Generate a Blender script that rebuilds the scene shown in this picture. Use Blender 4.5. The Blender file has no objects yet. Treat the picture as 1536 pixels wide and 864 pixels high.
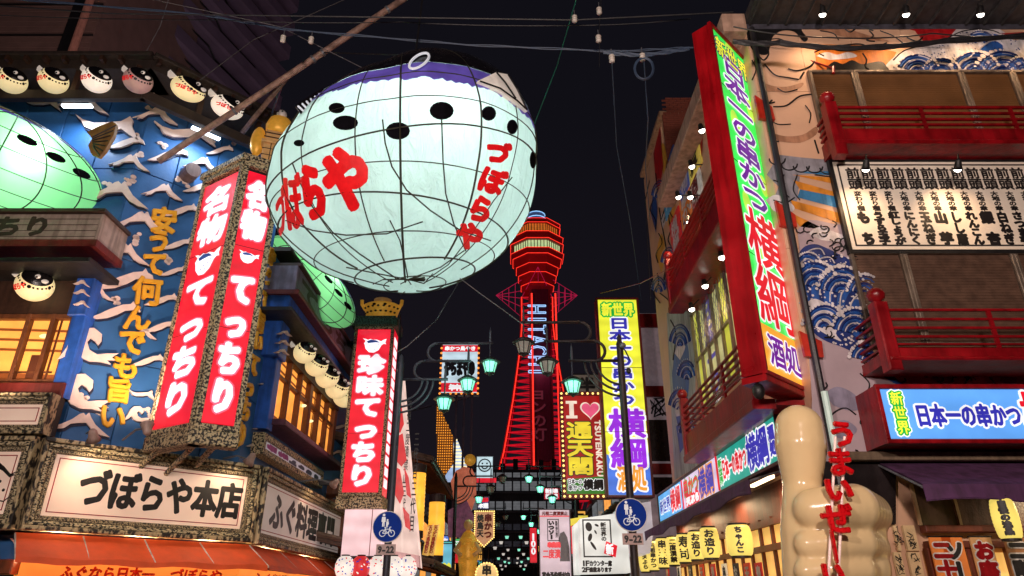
import bpy, bmesh, math, random
from math import sin, cos, pi, radians, sqrt, atan2
from mathutils import Vector, Matrix
from mathutils.bvhtree import BVHTree

random.seed(7)
SC = bpy.context.scene
COL = SC.collection

# ------------------------------------------------------------ camera
PITCH = radians(24.5)
FOC = 1024.0
EYE = Vector((0, 0, 1.6))
cd = bpy.data.cameras.new('camera')
cd.lens = 24.0
cd.sensor_width = 36.0
cd.clip_start = 0.05
cd.clip_end = 2000
cam = bpy.data.objects.new('camera', cd)
COL.objects.link(cam)
cam.location = EYE
cam.rotation_euler = (radians(90) + PITCH, 0, 0)
SC.camera = cam

# ------------------------------------------------------------ night sky
world = bpy.data.worlds.new('World')
SC.world = world
world.use_nodes = True
wn = world.node_tree
bg = wn.nodes['Background']
sky = wn.nodes.new('ShaderNodeTexSky')
sky.sky_type = 'NISHITA'
sky.sun_disc = False
sky.sun_elevation = radians(-9)
sky.sun_rotation = radians(150)
mixw = wn.nodes.new('ShaderNodeMixRGB')
mixw.blend_type = 'ADD'
mixw.inputs[0].default_value = 1.0
mixw.inputs[2].default_value = (0.0056, 0.0052, 0.0078, 1)   # city glow on a night sky
scl = wn.nodes.new('ShaderNodeMixRGB')
scl.blend_type = 'MULTIPLY'
scl.inputs[0].default_value = 1.0
scl.inputs[2].default_value = (0.05, 0.05, 0.05, 1)
# the glow is a little stronger towards the rooftops
wtc = wn.nodes.new('ShaderNodeTexCoord'); wsep = wn.nodes.new('ShaderNodeSeparateXYZ'); wr = wn.nodes.new('ShaderNodeValToRGB')
wr.color_ramp.elements[0].position = 0.0; wr.color_ramp.elements[0].color = (0.0105, 0.0078, 0.012, 1)
wr.color_ramp.elements[1].position = 0.62; wr.color_ramp.elements[1].color = (0.0052, 0.0048, 0.0075, 1)
wn.links.new(wtc.outputs['Generated'], wsep.inputs[0]); wn.links.new(wsep.outputs[2], wr.inputs[0]); wn.links.new(wr.outputs[0], mixw.inputs[2])
wn.links.new(sky.outputs[0], scl.inputs[1])
wn.links.new(scl.outputs[0], mixw.inputs[1])
wn.links.new(mixw.outputs[0], bg.inputs[0])
bg.inputs[1].default_value = 1.0

SC.view_settings.view_transform = 'Standard'
SC.view_settings.look = 'None'
SC.view_settings.exposure = 0.0
SC.view_settings.gamma = 1.0
SC.cycles.use_denoising = True
SC.cycles.max_bounces = 5
SC.cycles.diffuse_bounces = 3
SC.cycles.glossy_bounces = 2
SC.cycles.transmission_bounces = 4
SC.cycles.transparent_max_bounces = 6
SC.cycles.caustics_reflective = False
SC.cycles.caustics_refractive = False
SC.cycles.sample_clamp_indirect = 4.0

# ------------------------------------------------------------ helpers: rays and frames
def ray(px, py):
    a = (px - 768) / FOC
    b = (432 - py) / FOC
    return Vector((a, cos(PITCH) - b * sin(PITCH), sin(PITCH) + b * cos(PITCH)))

def at(px, py, Y):
    d = ray(px, py)
    return EYE + d * (Y / d.y)

def proj(p):
    v = Vector(p) - EYE
    f = v.y * cos(PITCH) + v.z * sin(PITCH)
    return 768 + FOC * v.x / f, 432 - FOC * (-v.y * sin(PITCH) + v.z * cos(PITCH)) / f

def atx(px, py, X):
    d = ray(px, py)
    return EYE + d * (X / d.x)

class Fr:
    """vertical plane: u runs along it (to the right as seen), z up, n outward"""
    def __init__(s, x, y, ang):
        a = radians(ang)
        s.o = Vector((x, y, 0)); s.u = Vector((cos(a), sin(a), 0)); s.n = Vector((sin(a), -cos(a), 0)); s.ang = ang
    def P(s, u, z, n=0.0):
        return s.o + s.u * u + s.n * n + Vector((0, 0, z))
    def px(s, px, py, n=0.0):
        d = ray(px, py)
        o = s.o + s.n * n
        t = (o - EYE).dot(s.n) / d.dot(s.n)
        p = EYE + d * t
        return ((p - s.o).dot(s.u), p.z)
    def off(s, n):
        o = s.o + s.n * n
        return Fr(o.x, o.y, s.ang)

def facing(px, py, Y):
    p = at(px, py, Y)
    return Fr(p.x, Y, 0)

# ------------------------------------------------------------ helpers: meshes
class MB:
    def __init__(s):
        s.v = []; s.f = []; s.m = []; s.mi = 0
    def add(s, vs, fs):
        b = len(s.v)
        s.v += [Vector(v) for v in vs]
        for f in fs:
            s.f.append([b + i for i in f]); s.m.append(s.mi)
    def box(s, fr, u0, u1, z0, z1, n0, n1, ch=0.0):
        P = fr.P
        if ch <= 0:
            vs = [P(u, z, n) for n in (n0, n1) for u, z in ((u0, z0), (u1, z0), (u1, z1), (u0, z1))]
            s.add(vs, [(3, 2, 1, 0), (4, 5, 6, 7), (0, 1, 5, 4), (1, 2, 6, 5), (2, 3, 7, 6), (3, 0, 4, 7)])
        else:
            vs = [P(u, z, n0) for u, z in ((u0, z0), (u1, z0), (u1, z1), (u0, z1))]
            vs += [P(u, z, n1 - ch) for u, z in ((u0, z0), (u1, z0), (u1, z1), (u0, z1))]
            vs += [P(u, z, n1) for u, z in ((u0 + ch, z0 + ch), (u1 - ch, z0 + ch), (u1 - ch, z1 - ch), (u0 + ch, z1 - ch))]
            fs = [(3, 2, 1, 0), (8, 9, 10, 11)]
            for k in range(4):
                j = (k + 1) % 4
                fs += [(k, j, 4 + j, 4 + k), (4 + k, 4 + j, 8 + j, 8 + k)]
            s.add(vs, fs)
        return s
    def wbox(s, x0, x1, y0, y1, z0, z1):
        return s.box(Fr(0, 0, 0), x0, x1, z0, z1, -y1, -y0)
    def prism(s, fr, pts, n0, n1):
        k = len(pts)
        vs = [fr.P(u, z, n0) for u, z in pts] + [fr.P(u, z, n1) for u, z in pts]
        fs = [list(range(k))[::-1], list(range(k, 2 * k))]
        for i in range(k):
            j = (i + 1) % k
            fs.append((i, j, k + j, k + i))
        s.add(vs, fs)
        return s
    def flat(s, fr, pts, n):
        s.add([fr.P(u, z, n) for u, z in pts], [list(range(len(pts)))])
        return s
    def tube(s, pts, r, k=6, closed=False, r2=None, caps=True):
        pts = [Vector(p) for p in pts]
        n = len(pts); vs = []
        up = None
        for i, p in enumerate(pts):
            if closed:
                t = pts[(i + 1) % n] - pts[i - 1]
            else:
                t = pts[min(i + 1, n - 1)] - pts[max(i - 1, 0)]
            if t.length < 1e-9: t = Vector((0, 0, 1))
            t.normalize()
            if up is None:
                up = Vector((0, 0, 1)) if abs(t.z) < .9 else Vector((1, 0, 0))
            a = t.cross(up)
            if a.length < 1e-6: a = t.cross(Vector((0, 1, 0)))
            a.normalize(); b = a.cross(t); up = b
            rr = r if r2 is None else r + (r2 - r) * i / (n - 1)
            vs += [p + (a * cos(2 * pi * j / k) + b * sin(2 * pi * j / k)) * rr for j in range(k)]
        fs = []
        for i in range(n if closed else n - 1):
            i2 = (i + 1) % n
            for j in range(k):
                j2 = (j + 1) % k
                fs.append((i * k + j, i * k + j2, i2 * k + j2, i2 * k + j))
        if not closed and caps:
            fs.append(list(range(k))[::-1]); fs.append(list(range((n - 1) * k, n * k)))
        s.add(vs, fs)
        return s
    def lathe(s, c, prof, k=16, rot=0.0, sx=1.0, sy=1.0):
        c = Vector(c); vs = []; fs = []
        for r, z in prof:
            for j in range(k):
                a = rot + 2 * pi * j / k
                vs.append(c + Vector((r * cos(a) * sx, r * sin(a) * sy, z)))
        for i in range(len(prof) - 1):
            for j in range(k):
                j2 = (j + 1) % k
                fs.append((i * k + j, i * k + j2, (i + 1) * k + j2, (i + 1) * k + j))
        fs.append(list(range(k))[::-1]); fs.append(list(range((len(prof) - 1) * k, len(prof) * k)))
        s.add(vs, fs)
        return s
    def ell(s, c, rx, ry, rz, k=14, m=8, rotz=0.0):
        c = Vector(c)
        vs = [c + Vector((0, 0, -rz))]; fs = []
        for i in range(1, m):
            ph = -pi / 2 + pi * i / m
            for j in range(k):
                a = 2 * pi * j / k
                x = rx * cos(ph) * cos(a); y = ry * cos(ph) * sin(a)
                vs.append(c + Vector((x * cos(rotz) - y * sin(rotz), x * sin(rotz) + y * cos(rotz), rz * sin(ph))))
        vs.append(c + Vector((0, 0, rz))); top = len(vs) - 1
        for j in range(k):
            j2 = (j + 1) % k
            fs.append((0, 1 + j2, 1 + j)); fs.append((top, top - k + j, top - k + j2))
            for i in range(m - 2):
                b = 1 + i * k
                fs.append((b + j, b + j2, b + k + j2, b + k + j))
        s.add(vs, fs)
        return s
    def build(s, name, mats, parent=None, smooth=False, label=None, kind=None, origin=None):
        me = bpy.data.meshes.new(name)
        base = Vector((0, 0, 0))
        p = parent
        while p is not None:
            base += p.location; p = p.parent
        if parent is None and origin is not None: base = Vector(origin)
        me.from_pydata([v - base for v in s.v], [], s.f)
        if not isinstance(mats, (list, tuple)): mats = [mats]
        for m in mats: me.materials.append(m)
        if len(mats) > 1: me.polygons.foreach_set('material_index', s.m)
        if smooth: me.polygons.foreach_set('use_smooth', [True] * len(me.polygons))
        me.update()
        o = bpy.data.objects.new(name, me)
        COL.objects.link(o)
        if parent is not None: o.parent = parent
        else: o.location = base
        if label: o['label'] = label
        if kind: o['kind'] = kind
        return o

def build_each(mb, name, mats, parent, smooth=False):
    """every loose piece of the builder becomes an object of its own"""
    par = list(range(len(mb.v)))
    def find(i):
        while par[i] != i: par[i] = par[par[i]]; i = par[i]
        return i
    for f in mb.f:
        a = find(f[0])
        for i in f[1:]: par[find(i)] = a
    groups = {}
    for fi, f in enumerate(mb.f): groups.setdefault(find(f[0]), []).append(f)
    out = []
    for fs in groups.values():
        ids = sorted({i for f in fs for i in f}); mp = {k: j for j, k in enumerate(ids)}
        m = MB(); m.add([mb.v[i] for i in ids], [[mp[i] for i in f] for f in fs]); out.append(m.build(name, mats, parent, smooth))
    return out

def thing(name, label, cat, loc=(0, 0, 0), group=None, rotz=0):
    o = bpy.data.objects.new(name, None)
    COL.objects.link(o)
    o.location = loc; o.rotation_euler = (0, 0, rotz); o.empty_display_size = .2
    o['label'] = label; o['category'] = cat
    if group: o['group'] = group
    return o

def tag(o, label, cat, group=None):
    o['label'] = label; o['category'] = cat
    if group: o['group'] = group
    return o

def copy_tree(o, parent=None):
    c = o.copy()
    COL.objects.link(c)
    if parent is not None: c.parent = parent
    for ch in list(o.children): copy_tree(ch, c)
    return c

def lamp(kind, loc, energy, color=(1, .8, .6), size=.1, parent=None, target=None, angle=90, blend=.6):
    l = bpy.data.lights.new('lamp_light', kind)
    l.energy = energy; l.color = color
    if kind == 'AREA':
        l.shape = 'DISK'; l.size = size
    else: l.shadow_soft_size = size
    if kind == 'SPOT': l.spot_size = radians(angle); l.spot_blend = blend
    o = bpy.data.objects.new('lamp_light', l)
    COL.objects.link(o)
    o.location = Vector(loc)
    if parent is not None:
        o.parent = parent
        b = Vector((0, 0, 0)); p = parent
        while p is not None: b += p.location; p = p.parent
        o.location = Vector(loc) - b
    if target is not None:
        o.rotation_euler = (Vector(target) - Vector(loc)).to_track_quat('-Z', 'Y').to_euler()
    return o

# ------------------------------------------------------------ materials
def c(r, g, b):
    f = lambda v: ((v / 255 + .055) / 1.055) ** 2.4 if v > 10 else v / 255 / 12.92
    return (f(r), f(g), f(b), 1)

MATS = {}
def M(name, col, rough=.6, metal=0.0, emit=0.0, var=.25, scale=6.0, bump=.15, ecol=None, spec=.5, nosample=False):
    """painted or plain surface: base colour broken up by two scales of noise, fine bump, varying gloss"""
    if name in MATS: return MATS[name]
    m = bpy.data.materials.new(name)
    m.use_nodes = True
    nt = m.node_tree; N = nt.nodes; L = nt.links
    b = N['Principled BSDF']
    b.inputs['Roughness'].default_value = rough
    b.inputs['Metallic'].default_value = metal
    b.inputs['Specular IOR Level'].default_value = spec
    tc = N.new('ShaderNodeTexCoord')
    n1 = N.new('ShaderNodeTexNoise'); n1.inputs['Scale'].default_value = scale; n1.inputs['Detail'].default_value = 5
    L.new(tc.outputs['Object'], n1.inputs['Vector'])
    cr = N.new('ShaderNodeValToRGB')
    cr.color_ramp.elements[0].position = .3; cr.color_ramp.elements[1].position = .75
    lo = [max(0, x * (1 - var)) for x in col[:3]] + [1]; hi = [min(1, x * (1 + var * .6)) for x in col[:3]] + [1]
    cr.color_ramp.elements[0].color = lo; cr.color_ramp.elements[1].color = hi
    L.new(n1.outputs['Fac'], cr.inputs[0])
    if var >= .2 and emit == 0:      # rain streaks and grime
        mps = N.new('ShaderNodeMapping'); mps.inputs['Scale'].default_value = (3.2, 3.2, .28)
        ns = N.new('ShaderNodeTexNoise'); ns.inputs['Scale'].default_value = 2.4; ns.inputs['Detail'].default_value = 6
        L.new(tc.outputs['Object'], mps.inputs[0]); L.new(mps.outputs[0], ns.inputs['Vector'])
        rs_ = N.new('ShaderNodeValToRGB'); rs_.color_ramp.elements[0].position = .36; rs_.color_ramp.elements[1].position = .56
        rs_.color_ramp.elements[0].color = (.52, .50, .48, 1); rs_.color_ramp.elements[1].color = (1, 1, 1, 1)
        L.new(ns.outputs['Fac'], rs_.inputs[0])
        mg = N.new('ShaderNodeMixRGB'); mg.blend_type = 'MULTIPLY'; mg.inputs[0].default_value = .75
        L.new(cr.outputs[0], mg.inputs[1]); L.new(rs_.outputs[0], mg.inputs[2]); L.new(mg.outputs[0], b.inputs['Base Color'])
    else: L.new(cr.outputs[0], b.inputs['Base Color'])
    mr = N.new('ShaderNodeMapRange'); mr.inputs[3].default_value = max(.05, rough - .12); mr.inputs[4].default_value = min(1, rough + .15)
    L.new(n1.outputs['Fac'], mr.inputs[0]); L.new(mr.outputs[0], b.inputs['Roughness'])
    if bump > 0:
        n2 = N.new('ShaderNodeTexNoise'); n2.inputs['Scale'].default_value = scale * 7; n2.inputs['Detail'].default_value = 4
        L.new(tc.outputs['Object'], n2.inputs['Vector'])
        bp = N.new('ShaderNodeBump'); bp.inputs['Strength'].default_value = bump; bp.inputs['Distance'].default_value = .03
        L.new(n2.outputs['Fac'], bp.inputs['Height']); L.new(bp.outputs[0], b.inputs['Normal'])
    if emit > 0:
        e = ecol or col
        b.inputs['Emission Color'].default_value = e
        b.inputs['Emission Strength'].default_value = emit
        n3 = N.new('ShaderNodeTexNoise'); n3.inputs['Scale'].default_value = 1.7
        L.new(tc.outputs['Object'], n3.inputs['Vector'])
        m3 = N.new('ShaderNodeMapRange'); m3.inputs[1].default_value = .3; m3.inputs[2].default_value = .7
        m3.inputs[3].default_value = emit * .82; m3.inputs[4].default_value = emit * 1.1
        L.new(n3.outputs['Fac'], m3.inputs[0])
        wv = N.new('ShaderNodeTexWave'); wv.bands_direction = 'Z'; wv.inputs['Scale'].default_value = .7; wv.inputs['Distortion'].default_value = .6   # tubes behind the film
        L.new(tc.outputs['Object'], wv.inputs['Vector'])
        m4 = N.new('ShaderNodeMapRange'); m4.inputs[3].default_value = .88; m4.inputs[4].default_value = 1.05
        L.new(wv.outputs['Fac'], m4.inputs[0])
        mm = N.new('ShaderNodeMath'); mm.operation = 'MULTIPLY'; L.new(m3.outputs[0], mm.inputs[0]); L.new(m4.outputs[0], mm.inputs[1]); L.new(mm.outputs[0], b.inputs['Emission Strength'])
    if nosample: m.cycles.emission_sampling = 'NONE'
    MATS[name] = m
    return m

def E(name, col, s=1.0, sample=False):
    """backlit plastic film: gives off its own colour"""
    if name in MATS: return MATS[name]
    m = M(name, tuple(x * .35 for x in col[:3]) + (1,), rough=.35, emit=s, ecol=col, var=.1, bump=0, nosample=not sample)
    return m

# ------------------------------------------------------------ lettering (glyph outlines taken once from the built-in font)
GL = {}
def load_glyphs(s):
    objs = {}
    for ch in dict.fromkeys(s):
        if ch in GL or ch in ' \n': continue
        cu = bpy.data.curves.new('glyph', 'FONT'); cu.body = ch; cu.resolution_u = 2
        o = bpy.data.objects.new('glyph', cu); COL.objects.link(o); objs[ch] = o
    dg = bpy.context.evaluated_depsgraph_get()
    for ch, o in objs.items():
        ev = o.evaluated_get(dg); me = ev.to_mesh()
        vs = [(v.co.x, v.co.y) for v in me.vertices]
        tris = [tuple(p.vertices) for p in me.polygons]
        cnt = {}
        for t in tris:
            for i in range(len(t)):
                a, b2 = t[i], t[(i + 1) % len(t)]
                kk = (min(a, b2), max(a, b2)); cnt[kk] = cnt.get(kk, 0) + 1
        eds = [k2 for k2, v in cnt.items() if v == 1]
        ys = [v[1] for v in vs] or [0]
        cjk = ord(ch) > 0x2e80
        if cjk: x0, x1, y0, y1 = .04, .96, -.08, .84
        else:
            xs = [v[0] for v in vs] or [0, 1]
            x0, x1, y0, y1 = min(xs), max(xs), -.01, .70
            if ch in '-−－': y0, y1 = -.01, .7
            if ch == '♥': y0, y1 = min(ys), max(ys)
            if x1 - x0 < .3: xm = (x0 + x1) / 2; x0, x1 = xm - .15, xm + .15
        vs = [((x - x0) / (x1 - x0), (y - y0) / (y1 - y0)) for x, y in vs]
        GL[ch] = (vs, tris, eds)
        ev.to_mesh_clear()
    for o in objs.values():
        cu = o.data; bpy.data.objects.remove(o); bpy.data.curves.remove(cu)

def glyph2d(mb, ch, fmap, w, h, bold=0.0, jit=.0008, fill=True, kx=1.0):
    """fmap(x, y, d): metres in the cell (0..w, 0..h), d outward -> world"""
    vs, tris, eds = GL[ch]
    q = [(x * w, y * h) for x, y in vs]
    if fill: mb.add([fmap(x, y, 0) for x, y in q], tris)
    if bold > 0:
        for a, b2 in eds:
            x0, y0 = q[a]; x1, y1 = q[b2]
            dx, dy = x1 - x0, (y1 - y0)
            l = sqrt(dx * dx + dy * dy) or 1e-6
            nx, ny = -dy / l * bold * kx, dx / l * bold
            d = random.uniform(.1, 1) * jit
            mb.add([fmap(x0 + nx, y0 + ny, d), fmap(x0 - nx, y0 - ny, d), fmap(x1 - nx, y1 - ny, d), fmap(x1 + nx, y1 + ny, d)], [(0, 1, 2, 3)])
        for x, y in q:
            d = random.uniform(-1, -.1) * jit
            mb.add([fmap(x + bold * kx * cos(pi * (k + .5) / 3), y + bold * sin(pi * (k + .5) / 3), d) for k in range(6)], [tuple(range(6))])

def glyph3d(mb, ch, fmap, w, h, r, depth, k=6):
    """raised letter: face plus rounded rim"""
    vs, tris, eds = GL[ch]
    q = [(x * w, y * h) for x, y in vs]
    mb.add([fmap(x, y, depth) for x, y in q], tris)
    for a, b2 in eds:
        x0, y0 = q[a]; x1, y1 = q[b2]
        dx, dy = x1 - x0, y1 - y0
        l = sqrt(dx * dx + dy * dy) or 1e-6
        nx, ny = -dy / l, dx / l; ex, ey = dx / l * r * .35, dy / l * r * .35
        vv = []
        for X, Y in ((x0 - ex, y0 - ey), (x1 + ex, y1 + ey)):
            for s_, d in ((1, 0), (1, depth * .55), (.55, depth * .98), (-.55, depth * .98), (-1, depth * .55), (-1, 0)):
                vv.append(fmap(X + nx * r * s_, Y + ny * r * s_, d))
        mb.add(vv, [(i, i + 1, 7 + i, 6 + i) for i in range(5)] + [(0, 6, 11, 5), (5, 4, 3, 2, 1, 0), (6, 7, 8, 9, 10, 11)])

VROT = 'ー-'
def cells(s, u0, u1, z0, z1, vert, gap=.08):
    out = []
    n = len(s)
    for i, ch in enumerate(s):
        if ch == ' ': continue
        if vert:
            hh = (z1 - z0) / n
            out.append((ch, u0, z1 - (i + 1) * hh + hh * gap / 2, u1 - u0, hh * (1 - gap)))
        else:
            ww = (u1 - u0) / n
            out.append((ch, u0 + i * ww + ww * gap / 2, z0, ww * (1 - gap), z1 - z0))
    return out

def text(fr, s, u0, u1, z0, z1, n, mat, parent, vert=False, bold=.02, gap=.08, name='lettering', shear=0.0, mb=None, kx=1.0):
    own = mb is None
    if own: mb = MB()
    for ch, cu, cz, w, h in cells(s, u0, u1, z0, z1, vert, gap):
        if vert and ch in VROT:
            def fm(x, y, d, cu=cu, cz=cz, w=w, h=h):
                return fr.P(cu + y * w / h, cz + h - x * h / w, n + d)
        else:
            def fm(x, y, d, cu=cu, cz=cz, h=h):
                return fr.P(cu + x + shear * (y - h / 2), cz + y, n + d)
        glyph2d(mb, ch, fm, w, h, bold, kx=kx)
    if own: return mb.build(name, mat, parent)
    return mb

def layered(fr, s, u0, u1, z0, z1, n, layers, parent, vert=False, gap=.1, shear=0.0, name='lettering', kx=1.0):
    for i, (mat, bold) in enumerate(layers):
        text(fr, s, u0, u1, z0, z1, n + i * .004, mat, parent, vert, bold, gap, name if i == len(layers) - 1 else name + '_outline', shear, kx=kx)

def rectpx(fr, n, tl, tr, br, bl):
    a, b2, c2, d = [fr.px(*p, n) for p in (tl, tr, br, bl)]
    return (a[0] + d[0]) / 2, (b2[0] + c2[0]) / 2, (c2[1] + d[1]) / 2, (a[1] + b2[1]) / 2

def frame_ring(mb, fr, u0, u1, z0, z1, w, n0, n1, ch=0.0):
    mb.box(fr, u0, u1, z1 - w, z1, n0, n1, ch)
    mb.box(fr, u0, u1, z0, z0 + w, n0, n1, ch)
    mb.box(fr, u0, u0 + w, z0 + w, z1 - w, n0, n1, ch)
    mb.box(fr, u1 - w, u1, z0 + w, z1 - w, n0, n1, ch)
    return mb

def pxpoly(fr, n, pts):
    return [fr.px(x, y, n) for x, y in pts]
# ============================================================ shared materials
load_glyphs('づぼらや本店ふぐ料理専門名物てっちり安うて何んでも旨い珍味新世界日本一の串かつ横綱酒処通天閣半うまいぜー自慢逸品前頭大地幸変わ種もうずら玉子紅しょがにく山芋唐れこ銀杏白さつま寿司お造ソス座敷階I♥TSUTENKAKUHITACHI9-22100軒年中無休元祖二度漬禁止焼酎牛丼宴会予約受付中FLカウンター席あります0123456789ョの灯なを熱燗生ビルやき鳥三代目天ぷらん味噌粋食堂新鮮')
STEEL = M('grey_steel_paint', c(120, 122, 130), .45, .3)
BLACK = M('black_paint', c(28, 26, 28), .5)
DARKWOOD = M('dark_stained_wood', c(62, 38, 26), .55, scale=14)
WOOD = M('warm_brown_wood', c(120, 70, 40), .5, scale=14)
BLUE = M('sea_blue_wall_paint', c(44, 100, 160), .5, scale=2.2, var=.19)
BLUE2 = M('bright_blue_paint', c(45, 100, 200), .45)
CREAM = M('cream_wave_paint', c(246, 220, 208), .55, var=.12)
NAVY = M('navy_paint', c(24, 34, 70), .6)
GOLD = M('gold_letter_paint', c(252, 182, 44), .4, 0, var=.12)
REDP = M('vermilion_lacquer', c(150, 12, 22), .33, var=.4, scale=3)
WHITEP = M('white_paint', c(225, 220, 215), .5)
BULB = E('lamp_bulb_white', (1, .92, .8, 1), 14)
WARMGLASS = None

def stone(name, a, b2, sc, st=(1, 1, 1)):
    m = bpy.data.materials.new(name); m.use_nodes = True
    nt = m.node_tree; N = nt.nodes; L = nt.links; b = N['Principled BSDF']; b.inputs['Roughness'].default_value = .55
    tc = N.new('ShaderNodeTexCoord'); mp = N.new('ShaderNodeMapping'); mp.inputs['Scale'].default_value = st
    L.new(tc.outputs['Object'], mp.inputs[0])
    n = N.new('ShaderNodeTexNoise'); n.inputs['Scale'].default_value = sc; n.inputs['Detail'].default_value = 3
    L.new(mp.outputs[0], n.inputs['Vector'])
    r = N.new('ShaderNodeValToRGB'); r.color_ramp.elements[0].position = .45; r.color_ramp.elements[1].position = .55
    r.color_ramp.elements[0].color = a; r.color_ramp.elements[1].color = b2
    L.new(n.outputs['Fac'], r.inputs[0]); L.new(r.outputs[0], b.inputs['Base Color'])
    bp = N.new('ShaderNodeBump'); bp.inputs['Strength'].default_value = .6; bp.inputs['Distance'].default_value = .03
    L.new(n.outputs['Fac'], bp.inputs['Height']); L.new(bp.outputs[0], b.inputs['Normal'])
    return m
STONE = stone('carved_mottled_frame', c(30, 28, 26), c(196, 178, 140), 22)
STONES = [stone('carved_frame_outer', c(34, 30, 28), c(188, 168, 130), 13, (1, 1, .5)), stone('carved_frame_middle', c(24, 22, 20), c(205, 188, 150), 30, (.6, .6, 1.2)), stone('carved_frame_inner', c(40, 34, 30), c(176, 158, 124), 42)]

def glow_cloth(name, col, weight=.75):
    """thin lantern cloth: light from the bulbs inside shines through"""
    m = bpy.data.materials.new(name); m.use_nodes = True
    nt = m.node_tree; N = nt.nodes; L = nt.links
    out = N['Material Output']; N.remove(N['Principled BSDF'])
    tr = N.new('ShaderNodeBsdfTranslucent'); df = N.new('ShaderNodeBsdfDiffuse'); mx = N.new('ShaderNodeMixShader')
    tc = N.new('ShaderNodeTexCoord'); n = N.new('ShaderNodeTexNoise'); n.inputs['Scale'].default_value = 1.1; n.inputs['Detail'].default_value = 6
    L.new(tc.outputs['Object'], n.inputs['Vector'])
    r = N.new('ShaderNodeValToRGB'); r.color_ramp.elements[0].position = .3; r.color_ramp.elements[1].position = .7
    r.color_ramp.elements[0].color = tuple(x * .86 for x in col[:3]) + (1,); r.color_ramp.elements[1].color = col
    L.new(n.outputs['Fac'], r.inputs[0])
    L.new(r.outputs[0], tr.inputs[0]); L.new(r.outputs[0], df.inputs[0])
    mx.inputs[0].default_value = weight
    L.new(df.outputs[0], mx.inputs[1]); L.new(tr.outputs[0], mx.inputs[2]); L.new(mx.outputs[0], out.inputs[0])
    return m

# ============================================================ lantern shaped like a puffer fish
def dirst(s_, t):
    r2 = min(s_ * s_ + t * t, .9999)
    return Vector((s_, -sqrt(1 - r2), t))

class Ball:
    """ellipsoid facing local -Y, placed by matrix T; warp bends its outline"""
    def __init__(s, T, a, b, c_, warp=None):
        s.T = T; s.r = Vector((a, b, c_)); s.w = warp
    def D(s, d, k=1.0):
        d = Vector(d).normalized()
        if s.w: d = s.w(d)
        return s.T @ Vector((d.x * s.r.x * k, d.y * s.r.y * k, d.z * s.r.z * k))
    def S(s, x, y, k=1.0): return s.D(dirst(x, y), k)
    def cap(s, mb, axis, a0, a1, k, seg=40, rings=12, wob=0.0):
        A = Vector(axis).normalized(); q = A.to_track_quat('Z', 'X')
        base = len(mb.v); vs = []; fs = []
        for i in range(rings + 1):
            for j in range(seg):
                f = 2 * pi * j / seg
                an = a0 + (a1 - a0) * i / rings + (wob * (random.random() - .5) if i == rings else 0)
                vs.append(s.D(q @ Vector((sin(an) * cos(f), sin(an) * sin(f), cos(an))), k))
        for i in range(rings):
            for j in range(seg):
                j2 = (j + 1) % seg
                fs.append((i * seg + j, i * seg + j2, (i + 1) * seg + j2, (i + 1) * seg + j))
        mb.add(vs, fs); return mb
    def circ(s, mb, axis, an, r, k=1.005, f0=0, f1=2 * pi, n=48, sides=4):
        A = Vector(axis).normalized(); q = A.to_track_quat('Z', 'X')
        full = f1 - f0 > 6.2
        pts = [s.D(q @ Vector((sin(an) * cos(f0 + (f1 - f0) * i / n), sin(an) * sin(f0 + (f1 - f0) * i / n), cos(an))), k) for i in range(n if full else n + 1)]
        mb.tube(pts, r, sides, closed=full)
    def merid(s, mb, axis, f, r, k=1.005, a0=.05, a1=3.0, n=30, sides=4):
        A = Vector(axis).normalized(); q = A.to_track_quat('Z', 'X')
        mb.tube([s.D(q @ Vector((sin(a0 + (a1 - a0) * i / n) * cos(f), sin(a0 + (a1 - a0) * i / n) * sin(f), cos(a0 + (a1 - a0) * i / n))), k) for i in range(n + 1)], r, sides)

def dense(vs, tris, eds_len=.08):
    """split a glyph into a fine grid so it can follow a curved cloth"""
    bm = bmesh.new()
    bv = [bm.verts.new((x, y, 0)) for x, y in vs]
    for t in tris:
        try: bm.faces.new([bv[i] for i in t])
        except ValueError: pass
    n = int(1 / eds_len)
    for i in range(0, n + 1):
        for no in ((1, 0, 0), (0, 1, 0)):
            co = (i / n, 0, 0) if no[0] else (0, i / n, 0)
            bmesh.ops.bisect_plane(bm, geom=bm.verts[:] + bm.edges[:] + bm.faces[:], plane_co=co, plane_no=no)
    bmesh.ops.triangulate(bm, faces=bm.faces[:])
    bm.verts.index_update()
    v = [(p.co.x, p.co.y) for p in bm.verts]; f = [tuple(q.index for q in p.verts) for p in bm.faces]
    bm.free(); return v, f

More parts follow.
